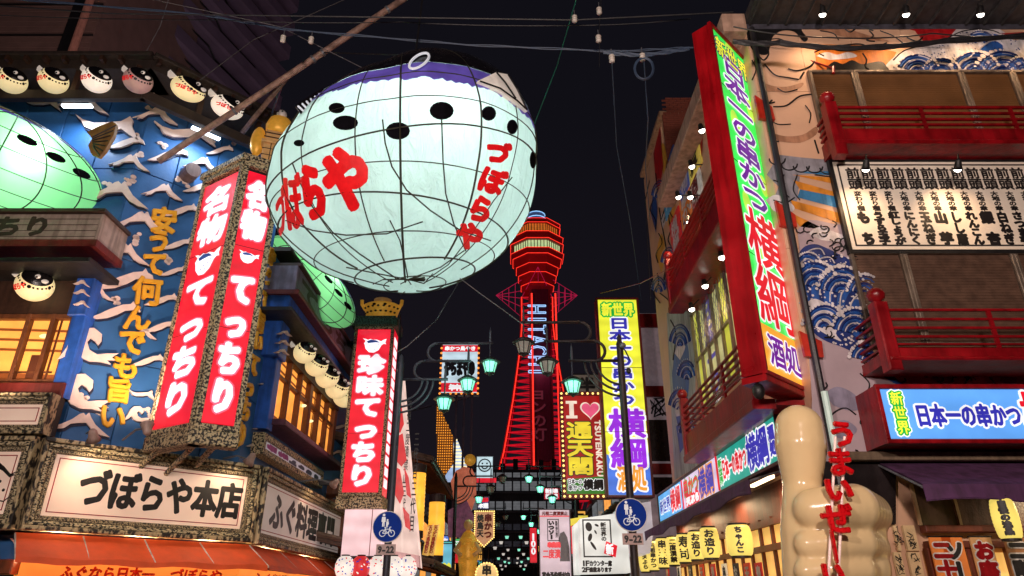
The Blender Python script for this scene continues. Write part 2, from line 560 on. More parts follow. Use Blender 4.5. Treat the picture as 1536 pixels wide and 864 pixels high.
def ball_glyph(ball, mb, ch, cs, ct, w, h, rot=0.0, shear=0.0, k=1.012, bold=.012, fine=.1):
    vs, tris, eds = GL[ch]
    cr, sr = cos(rot), sin(rot)
    def mp(x, y, kk=k):
        X = (x - .5) * w + shear * (y - .5) * h; Y = (y - .5) * h
        return ball.S(cs + X * cr - Y * sr, ct + X * sr + Y * cr, kk)
    v, f = dense(vs, tris, fine)
    mb.add([mp(x, y) for x, y in v], f)
    if bold > 0:
        for a, b2 in eds:
            x0, y0 = vs[a]; x1, y1 = vs[b2]
            dx, dy = (x1 - x0) * w, (y1 - y0) * h; l = sqrt(dx * dx + dy * dy) or 1e-6
            nx, ny = -dy / l * bold / w, dx / l * bold / h
            m = max(1, int(l / .05)); kk = k + random.uniform(.0003, .002)
            for i in range(m):
                p0 = (x0 + (x1 - x0) * i / m, y0 + (y1 - y0) * i / m); p1 = (x0 + (x1 - x0) * (i + 1) / m, y0 + (y1 - y0) * (i + 1) / m)
                mb.add([mp(p0[0] + nx, p0[1] + ny, kk), mp(p0[0] - nx, p0[1] - ny, kk), mp(p1[0] - nx, p1[1] - ny, kk), mp(p1[0] + nx, p1[1] + ny, kk)], [(0, 1, 2, 3)])
        for x, y in vs:
            mb.add([mp(x + bold / w * cos(pi * q / 3), y + bold / h * sin(pi * q / 3), k - random.uniform(.0003, .002)) for q in range(6)], [tuple(range(6))])

RIB = M('dark_bamboo_ribs', c(52, 50, 34), .6)
SKINB = M('glossy_black_lantern_cloth', c(20, 17, 20), .22)
REDT = M('red_lantern_lettering', c(215, 18, 24), .4, emit=.45, ecol=c(215, 15, 22), nosample=True)
CLOTH_S = M('lit_cream_lantern_paper', c(230, 200, 150), .5, emit=.66, ecol=c(252, 232, 172), var=.12, nosample=True)
CLOTH_W = M('lit_white_lantern_paper', c(232, 205, 190), .5, emit=.72, ecol=c(253, 240, 220), var=.12, nosample=True)
CLOTH_D = M('faint_glow_pink_paper', c(206, 165, 160), .5, emit=.12, var=.12, nosample=True)  # slight emission put into the paper although this lantern is off
SNOUT = M('white_lantern_snout', c(235, 225, 215), .4, emit=.25, nosample=True)

def small_fish(cen, R, label, yaw=0, roll=0, mat=None, group='small fish lanterns', front=False, word=True, aspect=.9):
    root = thing('fish_lantern', label, 'lantern', cen - Vector((0, 0, R)), group)
    T = Matrix.Translation(cen) @ Matrix.Rotation(radians(yaw), 4, 'Z') @ Matrix.Rotation(radians(34), 4, 'X') @ Matrix.Rotation(radians(roll), 4, 'Y')
    B = Ball(T, R, R * .85, R * aspect)
    mat = mat or CLOTH_S
    B.cap(MB(), (0, 0, 1), 0, pi, 1.0, 24, 14)
    mb = MB(); B.cap(mb, (0, 0, 1), 0.01, pi - .01, 1.0, 28, 16); mb.build('body', mat, root, True)
    ax = (.36, -.30, .85)
    mb = MB(); B.cap(mb, ax, 0.01, radians(50), 1.025, 28, 8); mb.build('back', SKINB, root, True)
    mb = MB()
    q = Vector(ax).normalized().to_track_quat('Z', 'X')
    for i in range(26):
        f = 2 * pi * i / 26; an = radians(60)
        d = q @ Vector((sin(an) * cos(f), sin(an) * sin(f), cos(an)))
        if d.y < .1: B.cap(mb, d, 0.0, radians(3.6 if i % 5 else 6.5), 1.03, 8, 1)
    mb.build('spots', SKINB, root, kind='stuff')
    mb = MB(); B.merid(mb, (0, 0, 1), radians(-70), R * .018, 1.01, .9, 2.9, 14); B.merid(mb, (0, 0, 1), radians(-105), R * .014, 1.01, .9, 2.9, 14)
    mb.build('ribs', RIB, root)
    mb = MB(); e = B.D((.45, -.55, .72), 1.03); mb.ell(e, R * .16, R * .1, R * .13, 12, 6); mb.build('eye', SNOUT, root, True)
    mb = MB(); mb.ell(B.D((.45, -.66, .70), 1.1), R * .07, R * .05, R * .06, 8, 5); mb.build('pupil', SKINB, root, True)
    mb = MB(); mb.ell(B.D((.78, -.45, .45), 1.04), R * .2, R * .14, R * .12, 12, 6, .3); mb.build('snout', SNOUT, root, True)
    # tail fin: fan of ribs with thickness
    mb = MB(); tb = B.D((-.75, .1, .55), 1.0)
    pts = [(0, 0), (-.34, .30), (-.42, .14), (-.40, -.05), (-.28, -.16)]
    fr = Fr(tb.x, tb.y, yaw); mb.prism(fr, [(x * R * 1.3, tb.z + z * R * 1.3) for x, z in pts], -.02, .02); mb.build('tail_fin', SNOUT, root)
    if word:
        mb = MB()
        for i, ch in enumerate('づぼらや'):
            if front: ball_glyph(B, mb, ch, -.48 + i * .32, -.05 - .05 * abs(i - 1.5) + .1, .28, .34, 0, 0, 1.02, .022, .2)
            else: ball_glyph(B, mb, ch, -.86 + i * .27, -.22 + i * .13, .3, .36, .35, 0, 1.02, .022, .2)
        mb.build('lettering', REDT, root)
    return root

# ============================================================ left corner restaurant
WA = Fr(-9.0, 13.6, 0)
WB = Fr(-9.0, 13.6, 45)
BLEN = 2.6 * sqrt(2)
WC = Fr(-6.4, 16.2, 90)
ztop = WA.px(120, 88, 1.0)[1]
L = thing('restaurant_building', 'blue corner restaurant at left with relief waves and gold wall letters', 'building', (-9, 16, 0))
mb = MB()
mb.box(WA, -9, -.02, 0, ztop - .1, -.6, -.05); mb.box(WB, 0, BLEN, 0, ztop - .1, -.6, -.05); mb.box(WC, 0.02, 11, 0, ztop - 3.2, -.6, -.05)
mb.build('wall', NAVY, L)
# wall panels with open joints
def panels(fr, u0, u1, z0, z1, du, dz, skip=()):
    n = max(1, round((u1 - u0) / du)); m = max(1, round((z1 - z0) / dz))
    for i in range(n):
        for j in range(m):
            a = u0 + (u1 - u0) * i / n; b2 = u0 + (u1 - u0) * (i + 1) / n; z = z0 + (z1 - z0) * j / m; zz = z0 + (z1 - z0) * (j + 1) / m
            uc, zc = (a + b2) / 2, (z + zz) / 2
            if any(s0 < uc < s1 and t0 < zc < t1 for s0, s1, t0, t1 in skip): continue
            MB().box(fr, a + .008, b2 - .008, z + .008, zz - .008, -.05, random.uniform(-.004, .006), .012).build('wall_panel', BLUE, L)
panels(WA, -9, 0, 4.0, ztop - .15, 1.0, 2.4)
panels(WB, 0, BLEN, 4.0, ztop - .15, .92, 2.4)
panels(WC, 0, 10.9, 4.0, ztop - 3.3, 1.1, 2.4)

def wave(fr, cx, cy, w, kind, flip=False, n=.1, mirror=1):
    shapes = {
        0: [(-1, -.16), (-.62, -.02), (-.25, .17), (.0, .36), (.12, .40), (.2, .31), (.31, .42), (.38, .24), (.52, -.0), (.74, -.2), (1, -.42), (.66, -.34), (.42, -.2), (.22, .06), (-.05, .04), (-.3, -.0), (-.52, -.16), (-.78, -.2), (-.7, -.1)],
        1: [(-1, .3), (-.75, .12), (-.4, .02), (0, .06), (.45, .12), (.62, .22), (.74, .3), (.82, .18), (.78, .0), (.9, -.3), (1.0, -.5), (.7, -.3), (.45, -.12), (.1, -.2), (-.4, -.22), (-.7, -.12), (-.82, .1), (-.9, .16)],
        2: [(-1, -.3), (-.6, -.12), (-.2, .1), (.3, .3), (.62, .34), (.72, .46), (.8, .3), (.95, .22), (1, .02), (.7, .1), (.4, .06), (.1, -.12), (-.3, -.28), (-.7, -.34)],
        3: [(-1, -.5), (-.72, -.1), (-.5, .35), (-.2, .62), (.2, .66), (.46, .45), (.44, .2), (.34, .06), (.25, .2), (.1, .3), (-.02, .16), (.05, -.1), (.3, -.25), (.62, -.2), (1, -.18), (.78, -.34), (.95, -.42), (.6, -.42), (.75, -.56), (.4, -.5), (.05, -.5), (-.25, -.36), (-.4, -.12), (-.6, -.3)]}
    pts = shapes[kind]
    a = fr.px(cx, cy, n); b2 = fr.px(cx + w / 2, cy, n)
    S = abs(b2[0] - a[0]) or .3
    # size measured across the line of sight
    S = (w / 2) / FOC * ((fr.P(a[0], a[1], n) - EYE).dot(Vector((0, cos(PITCH), sin(PITCH))))) * 1.05
    if abs(fr.ang) > 60: S *= 1.2
    elif abs(fr.ang) > 30: S *= 1.15
    f = -1 if flip else 1
    q = [fr.px(cx + x * w / 2 * f, cy - (y - .05 * x) * w / 2 * .95, n) for x, y in pts]
    if flip: q = q[::-1]
    m = MB().prism(fr, q, n - .07, n)
    m.build('wave_relief', CREAM, L)
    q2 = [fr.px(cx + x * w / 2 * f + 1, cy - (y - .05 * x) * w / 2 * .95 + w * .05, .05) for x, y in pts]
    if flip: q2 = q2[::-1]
    MB().prism(fr, q2, .012, .05).build('wave_shadow_plate', NAVY, L)  # navy plate set lower stands in for the shadow under each wave

def corner_x(y): return 245 - .274 * (y - 95)
wv = [(122, 153, 80, 0), (160, 186, 95, 1), (188, 214, 55, 2), (233, 172, 68, 0), (278, 196, 92, 1), (252, 232, 60, 2), (193, 243, 62, 0), (302, 246, 56, 0), (172, 290, 98, 0), (243, 287, 62, 0), (271, 316, 55, 2), (208, 333, 88, 0), (267, 366, 50, 2), (184, 380, 80, 0), (187, 420, 88, 2), (260, 407, 42, 2), (243, 450, 52, 2), (173, 467, 76, 2), (241, 490, 54, 2), (132, 520, 92, 3), (222, 541, 52, 2), (95, 304, 62, 0), (118, 590, 96, 3), (120, 636, 90, 0), (213, 590, 40, 1), (206, 622, 42, 3), (60, 150, 60, 1), (215, 500, 40, 0), (160, 350, 50, 2), (145, 440, 50, 0), (300, 280, 50, 2), (225, 146, 40, 0), (330, 225, 40, 2)]
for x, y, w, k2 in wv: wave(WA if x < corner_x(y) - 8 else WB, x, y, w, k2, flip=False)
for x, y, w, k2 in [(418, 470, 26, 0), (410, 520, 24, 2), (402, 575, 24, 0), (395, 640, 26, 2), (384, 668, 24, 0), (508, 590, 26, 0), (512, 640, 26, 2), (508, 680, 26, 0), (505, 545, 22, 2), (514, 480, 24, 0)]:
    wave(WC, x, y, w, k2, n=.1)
# foam drops
drops = MB()
for x, y in [(192, 190), (200, 198), (226, 162), (212, 228), (243, 218), (250, 222), (300, 200), (308, 206), (318, 210), (202, 268), (190, 272), (158, 276), (270, 268), (278, 276), (205, 362), (208, 352), (252, 388), (256, 394), (172, 448), (178, 452), (128, 600), (140, 610), (148, 618), (124, 596), (222, 620), (218, 614), (100, 345), (120, 270)]:
    fr = WA if x < corner_x(y) - 8 else WB
    for q in range(3):
        u, z = fr.px(x + random.uniform(-5, 5), y + random.uniform(-5, 5), .05); r = random.uniform(.03, .075)
        drops.lathe(fr.P(u, z, .03), [(.001, 0)], 3) if False else drops.prism(fr, [(u + r * cos(a), z + r * .8 * sin(a)) for a in [k3 * pi / 4 for k3 in range(8)]], .005, .04)
drops.build('foam_drops', CREAM, L, kind='stuff')

# gold letters on the two walls
for ch, x, y, w in [('安', 245, 330, 36), ('う', 238, 361, 34), ('て', 231, 395, 34), ('何', 220, 436, 40), ('ん', 205, 476, 38), ('で', 197, 512, 38), ('も', 188, 549, 38), ('旨', 177, 585, 36), ('い', 168, 624, 38)]:
    u, z = WB.px(x, y, .12); dep = (WB.P(u, z) - EYE).length
    S = w / FOC * dep * .93
    def fm(X, Y, d, x=x, y=y, w=w):
        X -= w / 2; Y -= w / 2; a_ = radians(-6)
        px_, py_ = x + X * cos(a_) - Y * sin(a_), y - (X * sin(a_) + Y * cos(a_)); u_, z_ = WB.px(px_, py_, .08); return WB.P(u_, z_, .06 + d)
    w *= 1.04; mb = MB(); glyph3d(mb, ch, fm, w, w * .96, 2.0, .06); mb.build('gold_letter', GOLD, L)
for ch, x, y, w in [('安', 409, 386, 26), ('う', 405, 416, 26), ('て', 400, 450, 27), ('旨', 393, 482, 28), ('い', 390, 512, 28), ('て', 384, 546, 30), ('っ', 377, 580, 30), ('ち', 371, 614, 32), ('り', 364, 652, 34)]:
    u, z = WC.px(x, y, .12); dep = (WC.P(u, z) - EYE).length
    S = w / FOC * dep * .98
    mb = MB(); fm = lambda X, Y, d, u=u, z=z, S=S: WC.P(u - S / 2 + X, z - S / 2 + Y, .05 + d)
    glyph3d(mb, ch, fm, S, S, .03, .075); mb.build('gold_letter', GOLD, L)

# eave and lantern shelf along both faces
EAVE = M('weathered_eave_wood', c(46, 34, 28), .7, scale=9)
for fr, a, b2 in ((WA, -9, .42), (WB, -.42, BLEN + .5)):
    zt = ztop; zb = WA.px(120, 98, 1.0)[1]
    MB().box(fr, a, b2, zt, zt + .12, -.6, 1.15, .02).build('roof_edge', EAVE, L)
    MB().box(fr, a, b2 - .02, zb - .05, zt, .0, .95).build('eave_board', EAVE, L)
    for i in range(int((b2 - a) / .45)): MB().box(fr, a + .1 + i * .45, a + .18 + i * .45, zt - .13, zt - .0015, .95, 1.12).build('rafter_end', DARKWOOD, L)
    MB().box(fr, a, b2 - .05, WA.px(120, 147, .9)[1], WA.px(120, 134, .9)[1], .75, .9, .01).build('lantern_shelf', EAVE, L)
    for i in range(int((b2 - a) / 1.5) + 1):
        u = b2 - .3 - i * 1.5
        MB().box(fr, u - .06, u + .06, WA.px(120, 134, .9)[1], zb - .05, .78, .88).build('shelf_post', DARKWOOD, L)
zC = ztop - 3.3
MB().box(WC, 0, 11, zC, zC + .12, -.6, .5, .02).build('roof_edge', EAVE, L)

# eave strip lights that wash the wall
for fr, u in ((WA, -1.3), (WA, -5), (WB, 1.2), (WB, 3.1)):
    z = WA.px(120, 147, .9)[1] - .02
    f = MB().box(fr, u - .35, u + .35, z - .05, z - .002, .62, .72).build('strip_light', E('strip_light_cool', (.75, .88, 1, 1), 6), L)
    lamp('AREA', fr.P(u, z - .08, .67), 48, (.72, .86, 1), .5, L, fr.P(u, 8, .0))

for k, (x, y, tx, ty, tz_, pw) in enumerate(((-14, 16.5, -17, 24, 22, 1500), (-9.5, 17.5, -4, 34, 30, 2600))):  # unseen floodlights added behind the eave to brighten the tall buildings
    z = ztop + .5
    MB().wbox(x - .3, x + .3, y - .15, y + .15, ztop + .12, z).build('added_roof_flood', STEEL, L)
    lamp('SPOT', (x, y, z + .1), pw, (1, .74, .66) if k == 0 else (.86, .70, .9), .2, L, (tx, ty, tz_), 130, .9)
# face A: marquee, canopy, window bay, boards
mz0, mz1 = WA.px(60, 360, 1.0)[1], WA.px(60, 320, 1.0)[1]
mu = WA.px(150, 340, 1.0)[0]
GREYSIGN = M('weathered_grey_sign', c(168, 150, 138), .6)
MB().box(WA, -6, mu, mz0, mz1, 0, 1.0, .03).build('marquee', GREYSIGN, L)
MB().box(WA, -6, mu + .06, mz1, mz1 + .08, 0, 1.08).build('marquee_cap', DARKWOOD, L)
MB().box(WA, -6, mu + .04, mz0 - .16, mz0, 0, 1.03).build('marquee_sill', M('red_brown_paint', c(110, 35, 30), .45), L)
text(WA, 'ちり', WA.px(-10, 340, 1.0)[0], WA.px(78, 340, 1.0)[0], mz0 + .1, mz1 - .08, 1.006, M('brown_black_ink', c(58, 40, 32), .6), L, bold=.03)
for i in range(5): MB().box(WA, -6, mu - .05, mz0 + .08 + i * .14, mz0 + .09 + i * .14, 1.0, 1.008).build('marquee_batten', DARKWOOD, L)
cz = WA.px(60, 395, 1.0)[1]; cu = WA.px(140, 395, 1.0)[0]
MB().prism(Fr(WA.o.x, WA.o.y, 90), [(-1.15, cz - .18), (0, cz + .1), (0, cz + .16), (-1.15, cz - .06)], 0, 0) if False else MB().box(WA, -6, cu, cz - .04, cz + .07, 0, 1.15, .02).build('canopy', BLACK, L)
wz0, wz1 = WA.px(50, 572, .25)[1], WA.px(50, 474, .25)[1]
wu1 = WA.px(96, 520, .25)[0]
MB().box(WA, -6, wu1 + .15, wz1 + .06, cz - .04, 0, .22).build('lintel', DARKWOOD, L)
WINL = M('warm_lit_room_glass', c(245, 170, 90), .15, emit=1.15, ecol=c(248, 158, 66), scale=1.6, var=.5)
MB().box(WA, -6, wu1, wz0, wz1, 0, .1).build('window', WINL, L)
def interior(fr, u0, u1, z0, z1, k, seed):
    random.seed(seed)
    IB = M('room_beam_wood', c(150, 84, 40), .5, emit=.25, ecol=c(200, 100, 40), nosample=True); IP = E('room_lamp_glow', c(255, 232, 170), 1.5); ID = M('room_dark_wood', c(90, 46, 24), .6, emit=.1, ecol=c(150, 60, 20), nosample=True)  # furniture and posts in a darker brown than beams and counter
    for i in range(3): zz = z1 - .15 - i * .22; MB().prism(fr, [(u0, zz), (u1, zz - .12), (u1, zz - .17), (u0, zz - .06)], .101, .112).build('room_beam', IB, L)
    for i in range(k):
        u = random.uniform(u0 + .2, u1 - .3); zz = random.uniform(z0 + (z1 - z0) * .45, z1 - .3)
        MB().ell(fr.P(u, zz, .11), .12, .02, .05, 10, 6).build('room_lamp', IP, L, True)
        MB().box(fr, u - .15, u + .2, z0 + .1, z0 + random.uniform(.3, .7), .101, .115).build('room_furniture', ID, L)
        MB().box(fr, u + .25, u + .29, z0, z1, .101, .118).build('room_post', ID, L)
    MB().prism(fr, [(u0, z0), (u1, z0), (u1, z0 + .18), (u0, z0 + .3)], .101, .108).build('room_counter', IB, L)
    random.seed(7)
interior(WA, -4, wu1, wz0, wz1, 5, 4)
for px_ in (-40, 28, 66, 96):
    u = WA.px(px_, 520, .25)[0]; MB().box(WA, u - .045, u + .045, wz0 - .02, wz1 + .06, .1, .24, .01).build('mullion', WOOD, L)
for z in (wz0, wz1): MB().box(WA, -6, wu1, z - .05, z + .05, .1, .23).build('window_rail', WOOD, L)
MB().box(WA, -6, wu1 - .2, (wz0 + wz1) / 2 - .5, (wz0 + wz1) / 2 - .46, .102, .13).build('window_rail', WOOD, L)
MB().box(WA, -6, wu1 + .3, wz0 - .35, wz0 - .06, 0, .4, .02).build('window_sill', M('red_brown_paint', c(110, 35, 30)), L)
bz = WA.px(120, 500, .35)[1]
# bright blue bay pilaster with its own small waves
u0 = WA.px(100, 500, .3)[0]; u1 = WA.px(122, 500, .3)[0]
MB().box(WA, u0, u1, wz0 - .35, cz - .04, 0, .3, .02).build('pilaster', BLUE2, L)
u0 = WA.px(106, 450, .36)[0]; u1 = WA.px(134, 450, .36)[0]
MB().box(WA, u0, u1, WA.px(115, 472, .36)[1], WA.px(115, 412, .36)[1], .0, .36, .02).build('pilaster_panel', BLUE2, L)
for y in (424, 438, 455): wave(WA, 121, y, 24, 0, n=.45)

def stone_frame(parent, fr, u0, u1, z0, z1, n, w):
    for i in range(3):
        mb = MB(); a = w * i / 3; frame_ring(mb, fr, u0 + a, u1 - a, z0 + a, z1 - a, w / 3 - .008, n - .12, n + .16 - .05 * i, .015)
        mb.build('frame_moulding', STONES[i], parent)

def shop_board(label, fr, outer, chars, cw, panelmat, txtmat, n=0.0, w=.2, lab_extra=None, bold=.03, textbox=None, border=True):
    u0, u1, z0, z1 = outer
    root = thing('shop_board', label, 'sign', fr.P((u0 + u1) / 2, z0, n))
    MB().box(fr, u0 + .02, u1 - .02, z0 + .02, z1 - .02, n - .3, n - .12).build('backing', BLACK, root)
    MB().box(fr, u0 + w, u1 - w, z0 + w, z1 - w, n - .12, n + .0).build('panel', panelmat, root)
    stone_frame(root, fr, u0, u1, z0, z1, n, w)
    if border:
        mb = MB(); frame_ring(mb, fr, u0 + w + .07, u1 - w - .07, z0 + w + .06, z1 - w - .06, .018, n, n + .004); mb.build('border_line', M('thin_red_line', c(170, 25, 30)), root)
    if chars:
        tb = textbox
        text(fr, chars, tb[0], tb[1], tb[2], tb[3], n + .005, txtmat, root, bold=bold, gap=.06)
    return root
INK = M('black_brush_ink', c(30, 26, 28), .5)
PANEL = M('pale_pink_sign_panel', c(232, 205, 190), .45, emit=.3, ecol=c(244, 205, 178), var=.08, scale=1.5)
PA = Fr(-8.93, 13.0, 0); PB = Fr(-8.93, 13.0, 45); PC = Fr(-5.8, 16.13, 90)
BL = 3.13 * sqrt(2)
zb0, zb1 = 2.74, 4.40
t = shop_board('wide framed board with black brush characters over the orange awning', PB, (.03, BL - .03, zb0, zb1), 'づぼらや本店', 0, PANEL, INK, 0, .27,
    textbox=(PB.px(116, 740)[0], PB.px(364, 740)[0], zb0 + .48, zb1 - .46), bold=.03)
ue = PC.px(515, 800)[0]
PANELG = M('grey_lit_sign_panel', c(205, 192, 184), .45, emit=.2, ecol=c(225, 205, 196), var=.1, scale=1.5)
shop_board('receding framed board with six black characters on the street side', PC, (.03, ue, zb0 - .02, zb1), 'ふぐ料理専門', 0, PANELG, INK, 0, .27,
    textbox=(PC.px(402, 775)[0] + .1, PC.px(502, 790)[0] , zb0 + .42, zb1 - .42), bold=.045)
r = shop_board('framed board at the far left edge with a line drawing of a fish', PA, (-3.2, -.03, zb0, zb1), '', 0, PANEL, INK, 0, .27)
mb = MB()
fr = PA; y0 = 715
out = [(-6, 750), (5, 752), (14, 745), (20, 732), (22, 722), (35, 718), (34, 704), (22, 709), (14, 712), (5, 700), (-6, 690)]
mb.tube([fr.P(*fr.px(x, y, .01), .01) for x, y in out], .012, 4)
mb.prism(fr, pxpoly(fr, .006, [(-8, 690), (6, 699), (15, 710), (24, 712), (14, 716), (4, 706), (-8, 700)]), .004, .01)
for x, y in [(5, 735), (0, 722)]: mb.ell(fr.P(*fr.px(x, y, .01), .01), .03, .01, .03, 8, 4)
mb.build('fish_drawing', INK, r)
zz0, zz1 = PA.px(40, 656, .1)[1] + .03, PA.px(40, 590, .1)[1]
uu = PA.px(74, 620, .1)[0]
r = shop_board('upper small framed board at left edge with one black stroke', PA, (-3.4, uu, zb1 + .04, zz1), '一', 0, PANEL, INK, .02, .2, textbox=(PA.px(-12, 620)[0], PA.px(30, 620)[0], zb1 + .5, zb1 + 1.1), bold=.05)
# small grey board under the side windows
u0, zz = WC.px(398, 650, .35); u1, _ = WC.px(487, 700, .35); zb = WC.px(487, 735, .35)[1]; zt = WC.px(398, 648, .35)[1]
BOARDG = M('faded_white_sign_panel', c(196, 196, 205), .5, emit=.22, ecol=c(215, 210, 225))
r = thing('shop_board', 'small faded board under the side windows with pale characters', 'sign', WC.P((u0 + u1) / 2, zb, .3))
for z_ in (0,):
    MB().box(WC, u0 + .1, u1 - .1, zb + .1, zt - .1, .05, .3).build('panel', BOARDG, r)
    mb = MB(); frame_ring(mb, WC, u0, u1, zb, zt, .16, .05, .36, .02); mb.build('frame_moulding', STONE, r)
um = u0 + (u1 - u0) * .38
text(WC, '名物', u0 + .35, um, zb + .32, zt - .3, .305, M('faded_mauve_ink', c(170, 70, 150)), r, bold=.03)
text(WC, 'てっちり', um, u1 - .25, zb + .3, zt - .32, .305, M('faded_slate_ink', c(70, 82, 105)), r, bold=.03)

# face C window bay
bay = L
cz1 = (WC.px(436, 478, .9)[1] + WC.px(540, 585, .9)[1]) / 2
ua, ub = WC.px(436, 478, .9)[0], WC.px(541, 585, .9)[0]
MB().box(WC, ua, ub, cz1 - .03, cz1 + .06, .0, .9, .02).build('canopy', BLACK, L)
MB().box(WC, ua + .3, ub, cz1 + .06, cz1 + .5, .0, .7, .02).build('bay_box', BLUE2, L)
sz0, sz1 = cz1 + .62, cz1 + 1.35
MB().box(WC, ua + .2, ub + .4, cz1 + .5, cz1 + .62, .0, .95, .02).build('bay_ledge', M('red_brown_paint', c(110, 35, 30)), L)
MB().box(WC, ua + .3, ub + .3, sz0, sz1, .0, .8, .02).build('marquee', M('violet_grey_sign', c(128, 118, 140), .5), L)
text(WC, 'てっちり', ua + .6, ub - .2, sz0 + .08, sz1 - .08, .806, M('brown_black_ink', c(58, 40, 32)), L, bold=.04)
MB().box(WC, ua + .3, ub + .3, sz1, sz1 + .08, .0, .9, .02).build('marquee_cap', DARKWOOD, L)
wt = cz1 - .05
wzl = (WC.px(408, 640, .2)[1] + WC.px(496, 695, .2)[1]) / 2
wa, wb = WC.px(408, 600, .2)[0], WC.px(500, 640, .2)[0]
MB().box(WC, wa, wb, wzl, wt - .5, .0, .1).build('window', WINL, L)
MB().box(WC, wa, wb + .1, wt - .55, wt, .0, .3).build('lintel', DARKWOOD, L)
MB().box(WC, wa - .2, wb + .3, wzl - .14, wzl, 0, .7, .02).build('window_sill', M('mauve_sill_paint', c(110, 66, 86), .5), L)
interior(WC, wa, wb, wzl, wt - .5, 6, 9)
n = 6
for i in range(n + 1):
    u = wa + (wb - wa) * i / n; ww = .05 if i % 3 else .14
    MB().box(WC, u - ww, u + ww, wzl, wt - .5, .1, .26, .01).build('mullion', WOOD, L)
MB().box(WC, wa, wb, wt - 1.15, wt - 1.08, .1, .2).build('window_rail', WOOD, L)
u0, u1 = WC.px(402, 520, .4)[0], WC.px(434, 505, .4)[0]
MB().box(WC, wa - .75, wa - .1, wt - .9, wt + .5, 0, .45, .02).build('pilaster_panel', BLUE2, L)
MB().box(WC, wa - .5, wa - .1, wzl - .3, wt - .9, 0, .35, .02).build('pilaster', BLUE2, L)
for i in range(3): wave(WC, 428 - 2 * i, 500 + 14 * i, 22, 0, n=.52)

# the glowing band and awning under the boards
ORANGE = M('orange_red_awning_cloth', c(238, 92, 44), .6, var=.18, scale=3)
aw = thing('awning', 'orange red awning wrapping the corner below the framed boards', 'awning', PB.P(2, 2.2, .5))
MB2 = MB()
def awn(fr, a0, a1, b0, b1, name='awning_cloth'):
    mb = MB(); z1, z0 = 2.70, 2.26
    k = 14
    vs = []; fs = []
    for i in range(k + 1):
        f = i / k
        for u, z, nn in ((a0 + (a1 - a0) * f, z1, -.05), (b0 + (b1 - b0) * f, z0 + .02 * sin(f * 22), .55), (b0 + (b1 - b0) * f, z0 - .1 + .02 * sin(f * 22 + 1), .57)):
            vs.append(fr.P(u, z, nn))
    for i in range(k):
        for j in range(2): fs.append((i * 3 + j, i * 3 + 3 + j, i * 3 + 4 + j, i * 3 + 1 + j))
    vs += [v + fr.n * -.012 for v in vs]; m = (k + 1) * 3
    fs += [tuple(q + m for q in f)[::-1] for f in fs]
    mb.add(vs, fs); mb.build(name, ORANGE, aw)
    mb = MB()
    for i in range(0, 5):
        f = i / 4; mb.tube([fr.P(a0 + (a1 - a0) * f, z1 - .02, -.02), fr.P(b0 + (b1 - b0) * f, z0 - .02, .54)], .015, 6)
    mb.tube([fr.P(b0, z0 - .03, .53), fr.P(b1, z0 - .03, .53)], .018, 6)
    mb.build('awning_ribs', WHITEP, aw)
awn(PB, .0, BL, -.0, BL + .2); awn(PC, 0, ue, -.2, ue + .2)
for fr, u, nn in ((PB, .8, -.35), (PB, 2.2, -.35), (PB, 3.6, -.35), (PC, 2, -.35), (PC, 5.5, -.35)):
    z = 2.42
    MB().box(fr, u - .5, u + .5, z, z + .05, nn - .04, nn + .04).build('tube_light', E('warm_tube', (1, .7, .4, 1), 5), aw)
    lamp('AREA', fr.P(u, z - .02, nn), 95, (1, .62, .3), .6, aw, fr.P(u, 2.46, .5))
# yellow band below it
r = thing('shop_fascia', 'yellow lit band with red and black characters below the orange awning', 'sign', PB.P(2, 1.95, -.2))
YB = E('amber_film', c(248, 150, 60), .8)
for fr, a, b2 in ((PB, .25, BL - .1), (PC, .1, ue)):
    MB().box(fr, a, b2, 1.86, 2.24, -.5, -.2).build('panel', YB, r)
for fr, a, b2, s_ in ((PB, .9, 2.6, 'ふぐなら日本一'), (PB, 2.9, 4.0, 'づぼらや'), (PC, 1, 6, 'ふぐ料理専門店')):
    text(fr, s_, a, b2, 1.93, 2.17, -.195, M('deep_red_ink', c(150, 15, 20)), r, bold=.012)
MB().box(WA, -6, .1, .0, 2.7, -.1, .05).build('lower_wall', BLUE, L)
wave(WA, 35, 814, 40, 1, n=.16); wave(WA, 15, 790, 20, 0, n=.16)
MB().box(WA, -6, .1, 2.0, 2.25, .05, .5, .02).build('lower_beam', WOOD, L)
# ground floor shopfront of the same building
MB().box(PB, .1, BL, .0, 1.86, -.62, -.52).build('shopfront', WINL, L)
MB().box(PC, .1, ue, .0, 1.86, -.62, -.52).build('shopfront', WINL, L)

# red box sign on the far side of the board: horizontal pipe stub
mb = MB(); u, z = WB.px(287, 258, .3); mb.tube([WB.P(u, z, 0), WB.P(u, z, .45)], .19, 14); mb.build('vent_pipe', M('grey_brown_pipe', c(120, 95, 90)), L)

